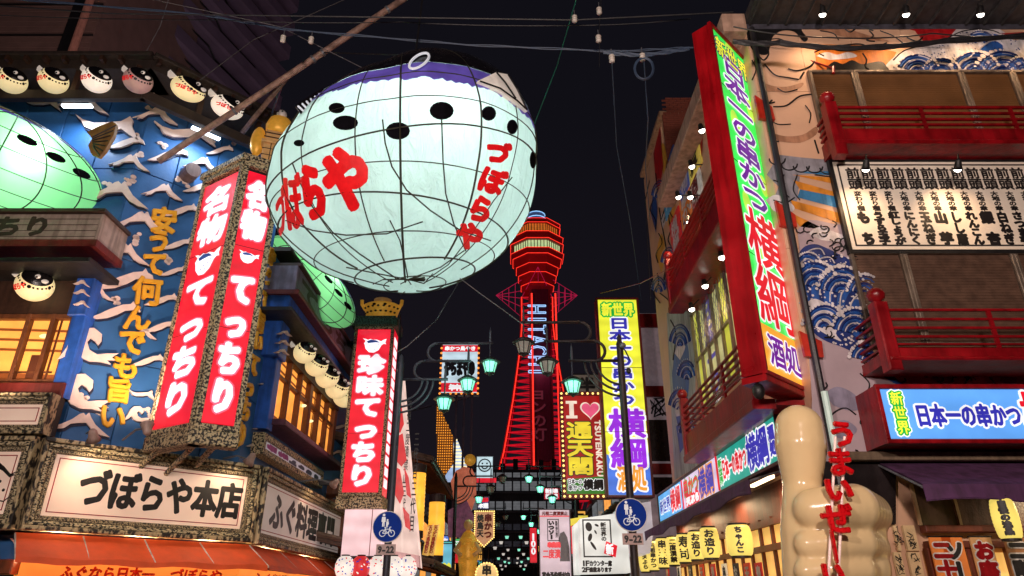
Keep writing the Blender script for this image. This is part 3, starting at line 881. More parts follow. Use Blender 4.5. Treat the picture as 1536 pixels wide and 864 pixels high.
# ------------------------------------------------------------ arm lamps
def arm_lamp(label, base, head, aim, power=40, group='arm lamps over the framed boards', col=(1, .72, .45)):
    root = thing('arm_lamp', label, 'lamp', base, group)
    base = Vector(base); head = Vector(head); aim = Vector(aim)
    MB().tube([base, (base + head) / 2 + Vector((0, 0, .08)), head], .022, 6).build('arm', STEEL, root)
    d = (aim - head).normalized(); q = d.to_track_quat('Z', 'X'); mb = MB()
    prof = [(.04, -.16), (.07, -.12), (.09, 0), (.13, .08), (.12, .08), (.08, .0)]
    vs = []; k = 12
    for r_, z in prof:
        for j in range(k): vs.append(head + q @ Vector((r_ * cos(2 * pi * j / k), r_ * sin(2 * pi * j / k), z)))
    fs = [(i * k + j, i * k + (j + 1) % k, (i + 1) * k + (j + 1) % k, (i + 1) * k + j) for i in range(len(prof) - 1) for j in range(k)] + [tuple(range(k))[::-1]]
    mb.add(vs, fs); mb.build('lamp_shade', M('pinkish_lamp_housing', c(190, 160, 150), .4), root, True)
    MB().ell(head + d * .05, .06, .06, .06, 10, 6).build('bulb', BULB, root, True)
    lamp('SPOT', head + d * .14, power, col, .05, root, aim, 120, .8)
    return root
def pxp(fr, x, y, n): 
    u, z = fr.px(x, y, n); return fr.P(u, z, n)
arm_lamp('lamp with pale housing on the left end of the wide framed board', pxp(PB, 130, 650, .0), pxp(PB, 140, 655, .75), pxp(PB, 150, 740, 0), 60)
arm_lamp('lamp on a long arm above the join of the two framed boards', pxp(PB, 335, 688, .1), pxp(PB, 375, 690, .7), pxp(PB, 330, 760, 0), 45)
arm_lamp('lamp on a horizontal arm beneath the small faded board', pxp(WC, 450, 722, .5), pxp(WC, 502, 725, 1.5), pxp(PC, 460, 770, 0), 35)
arm_lamp('lamp on an arm at the foot of the flat red pillar sign', pxp(WC, 500, 748, .5), pxp(WC, 545, 752, 1.8), pxp(PC, 490, 790, 0), 20)
arm_lamp('lamp hidden behind the left framed board that lights the blue wall from below', PA.P(-1.0, 4.5, .3), PA.P(-.9, 4.9, .9), WA.P(-.6, 8, 0), 170, col=(1, .7, .5))
arm_lamp('lamp over the wide framed board that throws its light up the blue wall', PB.P(1.3, 4.5, .3), PB.P(1.4, 4.6, 1.3), WB.P(1.0, 8, 0), 400, col=(1, .72, .55))
# ============================================================ fish lanterns on the left restaurant
def pxs(fr, x, y, n): u, z = fr.px(x, y, n); return fr.P(u, z, n)
names = ['leftmost small fish lantern on the eave shelf, cut by the frame', 'second small fish lantern on the eave shelf, warm cream', 'third small fish lantern on the eave shelf, whitest of the row', 'dim unlit pinkish fish lantern at the shelf corner post']
for i, (x, y) in enumerate([(18, 121), (80, 121), (145, 120), (207, 121)]):
    small_fish(pxs(WA, x, y, 1.12), .33, names[i], 0, 18, [CLOTH_S, CLOTH_S, CLOTH_W, CLOTH_D][i], 'fish lanterns along the eave')
for i, (x, y) in enumerate([(282, 134), (341, 161)]):
    small_fish(pxs(WB, x, y, 1.12), .40, ['fish lantern on the angled eave with red characters, upper one', 'fish lantern on the angled eave with red characters, lower one'][i], 22, 12, [CLOTH_S, CLOTH_W][i], 'fish lanterns along the eave', front=True, aspect=.72)
small_fish(pxs(WA, 52, 428, .45), .38, 'cream fish lantern on the dark lintel above the left lit window', 0, 10, CLOTH_S, 'fish lanterns by the windows')
for i, (x, y) in enumerate([(457, 531), (475, 550), (491, 567), (506, 583), (518, 595)]):
    small_fish(pxs(WC, x, y - 2, .75), .30 + .03 * i, ['nearest fish lantern under the side canopy', 'second nearest fish lantern under the side canopy', 'middle fish lantern under the side canopy', 'second farthest fish lantern under the side canopy', 'farthest fish lantern under the side canopy'][i], 30, -10, CLOTH_S, 'fish lanterns by the windows', word=False, aspect=1.0)

# ------------------------------------------------------------ the huge white fish lantern over the street
def view_matrix(cen, roll=0):
    d = (EYE - cen).normalized()              # local -Y looks at the street below
    yax = -d; xax = yax.cross(Vector((0, 0, 1))).normalized(); zax = xax.cross(yax)
    R = Matrix((xax, yax, zax)).transposed().to_4x4()
    return Matrix.Translation(cen) @ R @ Matrix.Rotation(radians(roll), 4, 'Y')
BC = at(609, 260, 12.0)
OUTL = sorted([(199, 1.05), (177, .97), (156, .89), (131, .845), (107, .875), (81, 1.02), (65, 1.08), (50.6, 1.11), (31, 1.07), (8, 1.0), (347, .995), (327, .985), (305, .98), (279, 1.0), (256, 1.0), (231, 1.045), (212, 1.07)])
def outline(a):
    a %= 360
    P_ = [(OUTL[-1][0] - 360, OUTL[-1][1])] + OUTL + [(OUTL[0][0] + 360, OUTL[0][1])]
    for p, q in zip(P_, P_[1:]):
        if p[0] <= a <= q[0]:
            f = (a - p[0]) / (q[0] - p[0]); f = f * f * (3 - 2 * f) * .5 + f * .5; return p[1] + (q[1] - p[1]) * f
    return 1
def warp(d):
    e = Vector(d); w = (e.x * e.x + e.z * e.z) ** .75
    k = 1 + (outline(math.degrees(atan2(e.z, e.x))) - 1) * w
    e.x *= k; e.z *= k
    return e
BF = Ball(view_matrix(BC), 2.72, 2.6, 2.5, warp)
root = thing('fish_lantern', 'huge glowing white puffer fish lantern hanging over the street', 'lantern', BC - Vector((0, 0, 2.7)))
CLOTHB = glow_cloth('pale_mint_lantern_cloth', (.74, .92, .86, 1), .8)
mb = MB(); BF.cap(mb, (0, -.1, 1), .004, pi - .004, 1.0, 90, 60); mb.build('body', CLOTHB, root, True)
# wrinkles and water stains of the stretched cloth
nt = CLOTHB.node_tree; tcn = [x for x in nt.nodes if x.type == 'TEX_COORD'][0]
wz_ = nt.nodes.new('ShaderNodeTexNoise'); wz_.inputs['Scale'].default_value = 2.2; wz_.inputs['Detail'].default_value = 4; wz_.inputs['Distortion'].default_value = 1.6
mpn = nt.nodes.new('ShaderNodeMapping'); mpn.inputs['Scale'].default_value = (1.6, 1, .55); mpn.inputs['Rotation'].default_value = (0, .5, 0)
nt.links.new(tcn.outputs['Object'], mpn.inputs[0]); nt.links.new(mpn.outputs[0], wz_.inputs['Vector'])
bpn = nt.nodes.new('ShaderNodeBump'); bpn.inputs['Strength'].default_value = .55; bpn.inputs['Distance'].default_value = .25; nt.links.new(wz_.outputs['Fac'], bpn.inputs['Height'])
for x in nt.nodes:
    if x.type in ('BSDF_TRANSLUCENT', 'BSDF_DIFFUSE'): nt.links.new(bpn.outputs[0], x.inputs['Normal'])
AX = (.02, .44, .9)
mb = MB(); BF.cap(mb, AX, 0.01, radians(62), 1.012, 90, 20); mb.build('back', SKINB, root, True)
PURP = M('violet_lantern_cloth', c(100, 84, 180), .4, emit=.35, ecol=c(88, 74, 170), scale=2, var=.5, nosample=True)
mb = MB(); BF.cap(mb, AX, radians(61.5), radians(73), 1.006, 220, 4, wob=.05); mb.build('violet_band', PURP, root, True)
def st(x, y):
    s0, t0 = (x - 609) / 225, (260 - y) / 205
    for _ in range(14):
        u, v = proj(BF.S(s0, t0, 1.0)); s0 += (x - u) / 215; t0 -= (y - v) / 195
        r_ = sqrt(s0 * s0 + t0 * t0)
        if r_ > .992: s0 *= .992 / r_; t0 *= .992 / r_
    return s0, t0
def bfp(x, y, k=1.0): return BF.S(*st(x, y), k)
def disc(mb, x, y, rx, ry, k=1.008, n=16):
    ring_ = [bfp(x + rx * cos(2 * pi * i / n), y - ry * sin(2 * pi * i / n), k) for i in range(n)]
    ring2 = [bfp(x + rx * .5 * cos(2 * pi * i / n), y - ry * .5 * sin(2 * pi * i / n), k) for i in range(n)]
    mb.add(ring_ + ring2 + [bfp(x, y, k)], [(i, (i + 1) % n, n + (i + 1) % n, n + i) for i in range(n)] + [(n + i, n + (i + 1) % n, 2 * n) for i in range(n)])
SPOTM = M('black_spot_paint', c(16, 14, 20), .9, spec=.05, bump=0)
for x, y, rx, ry in [(597, 197, 18, 13), (662, 167, 18, 13.5), (732, 171, 11, 11), (767, 191, 8, 11), (519, 185, 19, 11), (506, 163, 12, 8), (798, 240, 5, 13), (450, 215, 8, 5)]:
    mb = MB(); disc(mb, x, y, rx, ry); mb.build('spot', SPOTM, root)
pole = (0.10, -.46, -.88)
mb = MB()
for i in range(16):
    f = 2 * pi * (i + random.uniform(-.28, .28)) / 16 + .1
    BF.merid(mb, (pole[0] + random.uniform(-.05, .05), pole[1], pole[2] + random.uniform(-.04, .04)), f, .013 + .007 * (i % 3 == 0), 1.006, .12 + .3 * (i % 2), pi - .2, 34, 4)
mb.build('long_ribs', RIB, root)
mb = MB()
for i, a in enumerate([13, 26, 40, 54, 68, 82, 95, 108]):
    wob = random.uniform(-.14, .14)
    BF.circ(mb, (pole[0] + wob, pole[1], pole[2] + random.uniform(-.05, .05)), radians(a), .012 + .006 * (i % 2), 1.006, n=70)
mb.build('cross_ribs', RIB, root)
mb = MB()
for pts in ([(440, 245), (452, 275), (470, 310), (500, 348), (540, 380), (600, 420)], [(574, 180), (578, 215), (588, 250), (610, 285), (645, 315), (690, 345), (740, 362)], [(662, 180), (664, 240), (668, 290), (680, 335), (700, 380)], [(430, 330), (470, 345), (520, 352), (580, 350), (640, 330)], [(585, 330), (600, 360), (608, 395), (612, 418)], [(520, 400), (560, 408), (612, 418), (660, 400), (700, 372)], [(640, 418), (672, 396), (700, 360), (740, 300), (770, 262)], [(560, 425), (575, 418), (612, 418), (636, 424), (650, 408)]):
    P_ = []
    for a, b2 in zip(pts, pts[1:]):
        for k in range(10):
            s0, t0 = st(a[0] + (b2[0] - a[0]) * k / 10, a[1] + (b2[1] - a[1]) * k / 10); P_.append(BF.S(s0, t0, 1.007))
    mb.tube(P_, .013, 4)
mb.build('stay_ribs', RIB, root)
mb = MB()
def big(ch, x, y, w, h, rot=0, sh=0, bold=.02):
    vs, tris, eds = GL[ch]; cr, sr = cos(radians(rot)), sin(radians(rot)); cache = {}
    def mp(X_, Y_, kk):
        X = (X_ - .5) * w + sh * (Y_ - .5) * h; Y = (Y_ - .5) * h
        return bfp(x + X * cr - Y * sr, y - X * sr - Y * cr, kk)
    v, f = dense(vs, tris, .1); mb.add([mp(a, b2, 1.010) for a, b2 in v], f)
    B_ = bold * 75
    for a, b2 in eds:
        x0, y0 = vs[a]; x1, y1 = vs[b2]; dx, dy = (x1 - x0) * w, (y1 - y0) * h; l = sqrt(dx * dx + dy * dy) or 1e-6
        nx, ny = -dy / l * B_ / w, dx / l * B_ / h; m = max(1, int(l / 10)); kk = 1.010 + random.uniform(.0003, .0015)
        for i in range(m):
            p0 = (x0 + (x1 - x0) * i / m, y0 + (y1 - y0) * i / m); p1 = (x0 + (x1 - x0) * (i + 1) / m, y0 + (y1 - y0) * (i + 1) / m)
            mb.add([mp(p0[0] + nx, p0[1] + ny, kk), mp(p0[0] - nx, p0[1] - ny, kk), mp(p1[0] - nx, p1[1] - ny, kk), mp(p1[0] + nx, p1[1] + ny, kk)], [(0, 1, 2, 3)])
    for a, b2 in vs: mb.add([mp(a + B_ / w * cos(pi * q / 3), b2 + B_ / h * sin(pi * q / 3), 1.0095) for q in range(6)], [tuple(range(6))])
big('や', 521, 268, 64, 94, 14, 0, .08); big('ら', 471, 287, 32, 84, 10, .0, .065); big('ぼ', 442, 302, 24, 86, 6, .0, .03); big('づ', 423, 318, 12, 82, 2, 0, .02)
mb.build('large_lettering', REDT, root)
mb = MB()
big('づ', 745, 229, 33, 34, -20, .0, .038); big('ぼ', 737, 271, 36, 38, -20, 0, .036); big('ら', 720, 313, 33, 38, -20, 0, .04); big('や', 703, 353, 38, 38, -14, 0, .04)
mb.build('small_lettering', REDT, root)
# snout, eyes, fin, tail
mb = MB()
def bpoly(pts, k0, k1):
    s_ = [st(*p) for p in pts]; n = len(s_)
    vs = [BF.S(a, b2, k0) for a, b2 in s_] + [BF.S(a, b2, k1) for a, b2 in s_]
    mb.add(vs, [tuple(range(n))[::-1], tuple(range(n, 2 * n))] + [(i, (i + 1) % n, n + (i + 1) % n, n + i) for i in range(n)])
bpoly([(713, 126), (740, 113), (757, 116), (772, 138), (786, 170), (770, 158), (745, 140)], 1.0, 1.03); mb.build('snout', SNOUT, root)
mb = MB()
for q in ([(716, 127), (745, 137), (770, 155), (784, 168)], [(740, 114), (752, 128), (768, 152)], [(757, 117), (770, 138), (784, 168)]):
    mb.tube([BF.S(*st(*p), 1.035) for p in q], .02, 4)
mb.build('mouth_lines', SKINB, root)
mb = MB()
ring = []
for i in range(24):
    a = 2 * pi * i / 24; s0, t0 = st(628 + 16 * cos(a) * .9, 97 - 9 * sin(a) + -8 * cos(a) * .9)
    r_ = sqrt(s0 * s0 + t0 * t0)
    if r_ > .985: s0, t0 = s0 / r_ * .985, t0 / r_ * .985
    ring.append(BF.S(s0, t0, 1.03))
mb.tube(ring, .025, 5, True); mb.build('eye_ring', M('white_ring_paint', c(220, 225, 235), .4, emit=.4, nosample=True), root)
tb = BF.S(*st(478, 182), 1.0)
trf = Fr(tb.x, tb.y + .5, 0)
mb = MB()
fan = [(505, 165), (494, 143), (484, 134), (470, 142), (455, 152), (443, 160), (452, 172), (470, 182), (486, 180)]
mb.prism(trf, pxpoly(trf, 0, fan), -.03, .03); mb.build('tail_fin', SKINB, root)
mb = MB()
for i in range(7):
    f = i / 6
    mb.tube([trf.P(*trf.px(498 - 28 * f, 168 + 12 * f, .04), .04), trf.P(*trf.px(485 - 38 * f, 137 + 22 * f, .04), .04)], .02, 4)
mb.build('tail_rays', M('white_ring_paint', c(220, 225, 235)), root)
# crumpled gathered cloth near the lowest point
mb = MB()
for i in range(9):
    a = random.uniform(0, 2 * pi); x = 612 + 26 * cos(a); y = 416 + 8 * sin(a)
    mb.tube([BF.S(*st(612, 418), 1.012), BF.S(*st(x, y), 1.016)], .012, 4)
mb.build('gathered_ties', RIB, root)
for off, p in ((Vector((.55, -1.4, .95)), 52), (Vector((-.45, -1.2, .75)), 36), (Vector((.2, -.3, -.1)), 48), (Vector((-1.35, -.2, -.3)), 34), (Vector((1.3, -.2, -.35)), 38)):
    lamp('POINT', BC + view_matrix(BC).to_3x3() @ off, p, (.86, 1, .97), .3, root)
top = BF.D((0, .3, 1), 1.0)
MB().tube([top, top + Vector((.1, .2, 4))], .02, 6).build('hanging_wire', BLACK, root)

# ------------------------------------------------------------ green fish lanterns on the building
def green_fish(label, cen, a, b, c_, roll, power, tail=None, fr=None, texts=()):
    root = thing('fish_lantern', label, 'lantern', cen - Vector((0, 0, c_)), 'green fish lanterns')
    T = view_matrix(cen, roll); B = Ball(T, a, b, c_)
    cl = bpy.data.materials.get('pale_green_lantern_cloth') or glow_cloth('pale_green_lantern_cloth', (.42, .93, .50, 1), .8)
    mb = MB(); B.cap(mb, (0, -.1, 1), .01, pi - .01, 1.0, 60, 36); mb.build('body', cl, root, True)
    mb = MB(); B.cap(mb, (0, .75, .9), .01, radians(57), 1.015, 50, 10); mb.build('back', SKINB, root, True)
    mb = MB(); B.cap(mb, (0, .75, .9), radians(56.5), radians(64), 1.008, 90, 3, wob=.04); mb.build('violet_band', PURP, root, True)
    mb = MB()
    for i in range(14): B.merid(mb, (0, -.2, 1), 2 * pi * i / 14, .014, 1.006, .1, 3.0, 26)
    for an in (40, 62, 84, 106, 128, 150): B.circ(mb, (0, -.2, 1), radians(an), .012, 1.006, n=50)
    mb.build('ribs', RIB, root)
    for s0, t0 in ((-.3, .5), (.15, .57), (.42, .5), (.68, .42)):
        mb = MB(); mb.add([B.S(s0 + .09 * cos(2 * pi * i / 14), t0 + .075 * sin(2 * pi * i / 14), 1.02) for i in range(14)], [tuple(range(14))[::-1]]); mb.build('spot', SPOTM, root)
    m2 = MB()
    for ch, s0, t0, w, h in texts: ball_glyph(B, m2, ch, s0, t0, w, h, 0, 0, 1.015, .03)
    if texts: m2.build('lettering', REDT, root)
    for ox in (-.45, .35): lamp('POINT', cen + Vector((ox * a, -.1, .1)), power, (.75, 1, .75), .25, root)
    return root, B
gc = at(-8, 240, 12.35)
g1, B1 = green_fish('pale green fish lantern cut by the left frame edge', gc, 2.15, .9, 1.12, 6, 75, texts=[('や', -.12, -.1, .3, .5), ('ら', -.42, -.12, .3, .5)])
tf = facing(150, 210, 12.4)
TAILM = M('tan_fin_cloth', c(150, 112, 60), .6)
mb = MB(); mb.prism(tf, pxpoly(tf, 0, [(132, 200), (148, 192), (170, 184), (176, 188), (172, 205), (160, 226), (150, 237), (138, 232), (134, 220), (140, 210)]), -.05, .05); mb.build('tail_fin', TAILM, g1)
mb = MB()
for i in range(7):
    f = i / 6; mb.tube([tf.P(*tf.px(138 + 2 * f, 206 + 14 * f, .06), .06), tf.P(*tf.px(174 - 24 * f, 188 + 46 * f, .06), .06)], .018, 4)
mb.build('tail_rays', BLACK, g1)
g2, B2 = green_fish('green fish lantern half hidden behind the huge white one', at(466, 424, 18.5), 1.75, .9, .74, 40, 42)

# ------------------------------------------------------------ long pole that carries the big lantern
POLEM = M('peeling_pinkish_pole', c(172, 138, 124), .5, scale=10, var=.4)
pr = thing('hanging_pole', 'long pinkish steel pole slanting from the blue wall to the top edge', 'pole', WB.P(*WB.px(240, 241, .25), .25))
pA = pxs(WB, 238, 242, .25); pB = at(606, -2, 12.6); pB2 = pB + (pB - pA) * .35
MB().tube([pA, pB2], .078, 12).build('pole', POLEM, pr, True)
mid = pA + (pB - pA) * .42
s0 = pxs(WB, 350, 216, .1)
MB().tube([s0, pA + (pB - pA) * .52], .066, 10).build('strut', POLEM, pr, True)
mb = MB()
for f in (.3, .62, .66, .93):
    p = pA + (pB - pA) * f; d = (pB - pA).normalized(); mb.tube([p - d * .03, p + d * .03], .1, 12)
mb.build('clamp_rings', STEEL, pr)
MB().tube([pA + (pB - pA) * .66, BF.S(-.1, .96, 1.0)], .015, 5).build('hanging_wire', BLACK, pr)
MB().tube([pxs(WB, 405, 180, .8), pA + (pB - pA) * .5], .03, 6).build('stay', STEEL, pr)

# ============================================================ red pillar signs
RED_E = E('backlit_red_film', c(238, 22, 48), 1.0, sample=True)
WHITE_E = E('backlit_white_film', c(255, 250, 255), 1.15)
PINK_E = E('backlit_pink_film', c(255, 110, 140), .9)
BLUE_I = M('blue_film_ink', c(40, 70, 150), .4, emit=.5, nosample=True)
def fish_emblem(fr, uc, zc, w, n, parent, flip=1):
    q = lambda pts: [(uc + x * w * flip, zc + y * w) for x, y in pts]
    body = [(-.36, .02), (-.3, .12), (-.42, .22), (-.3, .2), (-.22, .16), (-.12, .2), (-.02, .16), (.12, .17), (.3, .1), (.38, .16), (.5, .2), (.46, .06), (.5, -.02), (.4, .0), (.32, -.06), (.22, -.26), (.05, -.36), (-.14, -.34), (-.28, -.2), (-.33, -.04)]
    p = q(body); p = p if flip > 0 else p[::-1]
    mb = MB(); mb.prism(fr, p, n, n + .006); mb.build('fish_emblem', WHITE_E, parent)
    mb = MB()
    p = q([(-.26, .1), (-.1, .17), (.1, .14), (.26, .04), (.1, .06), (-.08, .04), (-.2, .02)]); mb.flat(fr, p if flip > 0 else p[::-1], n + .009)
    for x, y in [(-.15, -.08), (0, -.14), (.14, -.1), (-.08, -.22), (.07, -.24), (.2, -.02), (-.24, -.02)]:
        mb.flat(fr, [(uc + x * w * flip + .02 * w * cos(a), zc + y * w + .02 * w * sin(a)) for a in [k * pi / 3 for k in range(6)]], n + .009)
    mb.build('fish_emblem_marks', BLUE_I, parent, kind='stuff')

def red_face(fr, u0, u1, z0, z1, n, s_, parent, rows):
    MB().box(fr, u0, u1, z0, z1, n - .08, n).build('panel', RED_E, parent)
    for f_ in (.34, .67): MB().box(fr, u0, u1, z0 + (z1 - z0) * f_, z0 + (z1 - z0) * f_ + .012, n, n + .003).build('panel_seam', M('dark_red_seam', c(120, 8, 20), .5), parent)
    m = len(s_); cw = (u1 - u0) * .74; uc = (u0 + u1) / 2; pad = (z1 - z0) * .03
    H = (z1 - z0 - 2 * pad) / m
    for i, ch in enumerate(s_):
        zc = z1 - pad - (i + .5) * H
        if ch == '*': fish_emblem(fr, uc, zc, cw * 1.05, n + .01, parent, rows); continue
        h = H * .86
        for k, (mt, bd) in enumerate(((PINK_E, .085), (WHITE_E, .05))):
            mb = MB(); glyph2d(mb, ch, lambda x, y, d, k=k: fr.P(uc - cw / 2 + x, zc - h / 2 + y, n + .004 + .005 * k + d), cw, h, bd)
            mb.build('letter' if k else 'letter_outline', mt, parent)

PL = Fr(-6.2, 13.2, -33); PR = Fr(-6.2, 13.2, 33)
pwr = PR.px(360, 640)[0]; pwl = -PL.px(222, 652)[0]
z0 = 4.62; z1 = PR.px(366, 240)[1]
root = thing('pillar_sign', 'square red lit pillar sign with white characters in a mottled frame', 'sign', (-6.2, 14.0, z0), 'red pillar signs')
cA, cB, cC, cD = PL.P(-pwl + .05, 0, -.1), PL.P(0, 0, -.12), PR.P(0, 0, -.12), PR.P(pwr - .05, 0, -.1)
W0 = Fr(0, 0, 0)
mb = MB(); vs = []
for zz in (z0 + .03, z1 - .03): vs += [Vector((p.x, p.y, zz)) for p in (cA, (cB + cC) / 2, cD, Vector((-6.1, 14.6, 0)))]
mb.add(vs, [(0, 1, 2, 3), (7, 6, 5, 4), (0, 4, 5, 1), (1, 5, 6, 2), (2, 6, 7, 3), (3, 7, 4, 0)]); mb.build('core', BLACK, root)
fw = .12
for fr, a, b2 in ((PL, -pwl, 0), (PR, 0, pwr)):
    mb = MB(); frame_ring(mb, fr, a, b2, z0, z1, fw, -.1, .04, .01); mb.build('frame', STONE, root)
    MB().box(fr, a - .06, b2 + .06, z1, z1 + .16, -.3, .1, .02).build('frame_cap', STONE, root); MB().box(fr, a - .02, b2 + .02, z0 - .3, z0, -.3, .06, .03).build('frame_foot', STONE, root)
    red_face(fr, a + fw, b2 - fw, z0 + fw + .03, z1 - fw - .12, .0, '名物*てっちり', root, 1)
mb = MB(); mb.tube([PR.P(.6, z0 - .1, -.6), WB.P(2.6, z0 - .5, 0)], .07, 6); mb.tube([PR.P(.2, z0 - .15, -.2), WB.P(2.0, z0 - .75, .0)], .06, 6); mb.tube([PR.P(.6, z1 - .4, -.8), WB.P(3, z1 - .4, 0)], .06, 6); mb.tube([PL.P(-1.0, z0 - .15, -.1), WB.P(1.4, z0 - .75, .0)], .06, 6); build_each(mb, 'bracket', STONE, root)

P2 = facing(521, 610, 21.5)
u0, u1 = 0, P2.px(580, 640)[0]
z0, z1 = P2.px(550, 744)[1], P2.px(560, 490)[1]
root = thing('pillar_sign', 'flat red lit pillar sign with white characters and a small fish on top', 'sign', P2.P(u1 / 2, z0, 0), 'red pillar signs')
dep = .95
MB().box(P2, .03, u1 - .03, z0, z1, -dep, -.08).build('core', BLACK, root)
mb = MB(); frame_ring(mb, P2, 0, u1, z0, z1, .1, -.08, .05, .01); mb.build('frame', STONE, root)
mb = MB(); mb.box(P2, -.06, u1 + .06, z0 - .38, z0 - .004, -dep, .1, .03); mb.build('frame_foot', STONE, root)
TEAL = stone('mottled_green_frame', c(20, 40, 30), c(70, 120, 95), 26)
mb = MB(); mb.box(P2, -.12, u1 + .12, z1 + .004, z1 + .3, -dep - .1, .12, .04); mb.box(P2, -.02, u1 + .02, z1 + .3, z1 + .4, -dep, .02, .02); mb.build('frame_cap', TEAL, root)
red_face(P2, .1, u1 - .1, z0 + .1, z1 - .1, .0, '*珍味てっちり', root, 1)
SD = Fr(P2.P(u1 - .03, 0).x, 21.5, 90)
MB().box(SD, .06, dep - .06, z0 + .05, z1 - .05, 0, .03).build('side_panel', RED_E, root)
mb = MB()
for i in range(14): zz = z0 + .3 + i * (z1 - z0 - .5) / 14; mb.box(SD, .2, dep - .2, zz, zz + (z1 - z0) / 14 * .66, .03, .04)
mb.build('side_lettering', WHITE_E, root)
mb = MB(); mb.box(P2, -1.6, 0, z1 - .5, z1 - .35, -.6, -.45); mb.box(P2, -1.6, 0, z0 + .4, z0 + .55, -.6, -.45); build_each(mb, 'bracket', BLACK, root)

# gilded figures on the pillar tops
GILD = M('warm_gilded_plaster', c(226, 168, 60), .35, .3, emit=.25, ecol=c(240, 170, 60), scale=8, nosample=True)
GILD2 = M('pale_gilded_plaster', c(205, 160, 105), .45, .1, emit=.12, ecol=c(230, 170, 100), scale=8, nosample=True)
def golden_head(label, cen, R):
    root = thing('golden_figure', label, 'figure', cen - Vector((0, 0, R)))
    mb = MB(); mb.lathe(cen, [(R * .5, -R), (R * .72, -R * .9), (R * .85, -R * .4), (R * 1.0, .1 * R), (R * 1.05, R * .22), (R * .9, R * .3), (R * .6, R * .32)], 20, sy=.8); mb.build('bowl', GILD, root, True)
    mb = MB()
    for s_ in (-1, 1): mb.tube([cen + Vector((s_ * R * .9, -.1 * R, 0)), cen + Vector((s_ * R * 1.1, -.2 * R, R * .3)), cen + Vector((s_ * R * 1.12, -.2 * R, R * .55))], R * .1, 6)
    mb.build('ear', GILD, root, True)
    mb = MB(); mb.lathe(cen, [(R * .5, R * .32), (R * .45, R * .5), (R * .5, R * .62), (R * .3, R * .7)], 14); mb.build('lid', GILD2, root, True)
    mb = MB()
    for i in range(16):
        a = -pi / 2 + (i - 7.5) * .16; r2 = R * (.98 if i % 2 else .9); mb.ell(cen + Vector((r2 * cos(a), r2 * .8 * sin(a), R * (.0 if i % 2 else -.28))), R * .08, R * .06, R * .06, 8, 4)
    mb.build('dark_marks', DARKWOOD, root, True)
    for s_ in (-1, 1): MB().ell(cen + Vector((s_ * R * .3, -R * .78, .05)), R * .1, R * .07, R * .07, 8, 5).build('eye', SKINB, root, True)
golden_head('round golden pot figure with a dotted face on the flat red pillar', at(573, 466, 21.9), .62)
cen = at(392, 212, 13.9)
root = thing('golden_figure', 'golden stacked figure standing on the square red pillar top', 'figure', cen - Vector((0, 0, .9)))
yz = PR.P(.6, 0, -.45)
bz = PR.px(366, 240)[1] + .16
cx, cy = yz.x + .15, yz.y - .1
mb = MB(); fr = Fr(cx, cy, 20)
mb.box(fr, -.28, .28, bz + .001, bz + .55, -.28, .28, .03); mb.box(fr, -.33, .33, bz + .55, bz + .63, -.33, .33, .02); mb.box(fr, -.26, .26, bz + .63, bz + .95, -.26, .26, .02); mb.build('box', GILD2, root)
mb = MB()
for z in (.2, .38, .72, .84): mb.box(fr, -.29, .29, bz + z, bz + z + .02, .26, .285)
for u in (-.1, .1): mb.box(fr, u - .01, u + .01, bz + .02, bz + .55, .26, .285)
mb.build('box_grooves', DARKWOOD, root)
mb = MB(); mb.lathe((cx, cy, bz + .95), [(.22, 0), (.3, .12), (.32, .3), (.26, .48), (.1, .56)], 14); mb.build('body', GILD, root, True)
mb = MB(); mb.ell((cx - .42, cy - .1, bz + .75), .18, .16, .42, 12, 8); mb.tube([(cx - .42, cy - .1, bz + .35), (cx - .55, cy - .1, bz + .2), (cx - .68, cy - .1, bz + .22)], .08, 7, r2=.04); mb.build('wing', GILD, root, True)
mb = MB(); mb.ell((cx + .05, cy - .1, bz + 1.55), .13, .13, .13, 10, 6); mb.build('head', WHITEP, root, True)
for s_ in (-1, 1): MB().ell((cx + .05 + s_ * .05, cy - .22, bz + 1.57), .028, .02, .028, 7, 4).build('eye', SKINB, root, True)
# ============================================================ ground
FP = 900
ASPH = M('street_asphalt', (.05, .05, .055, 1), .5, scale=4)
mb = MB(); mb.add([(-600, -300, 0), (600, -300, 0), (600, 1200, 0), (-600, 1200, 0)], [(0, 1, 2, 3)]); mb.build('ground', ASPH, kind='structure')
PAV = M('paver_grey', (.2, .19, .18, 1), .6, scale=5)
for x0, x1, nme in ((-5.2, -3.0, 'pavement'), (3.0, 3.9, 'pavement')):
    mb = MB(); mb.wbox(x0, x1, 2, 110, .004, .12); mb.build(nme, PAV, kind='structure')
MB().wbox(-.1, .1, -5, 110, .004, .008).build('road_marking', WHITEP, kind='structure')

# ============================================================ street lamps with three curled arms and hanging lanterns
LGREEN = M('dark_green_iron', c(46, 62, 58), .4, .5)
IRON = M('slate_iron_paint', c(62, 64, 78), .5, .35)
IRONB = M('brown_iron_paint', c(48, 38, 42), .5, .35)
GLASS_ON = E('lit_green_lantern_glass', c(150, 250, 214), 1.1)
GLASS_HOT = E('lantern_core', c(235, 255, 240), 2.2)
GLASS_OFF = M('faint_glow_milk_glass', c(150, 150, 142), .25, emit=.12, nosample=True)  # faint emission put into the glass of switched-off lanterns
GLASS_OFFB = M('faint_glow_brown_glass', c(140, 112, 100), .25, emit=.05, nosample=True)  # same for the brownish dark lanterns, a weaker emission

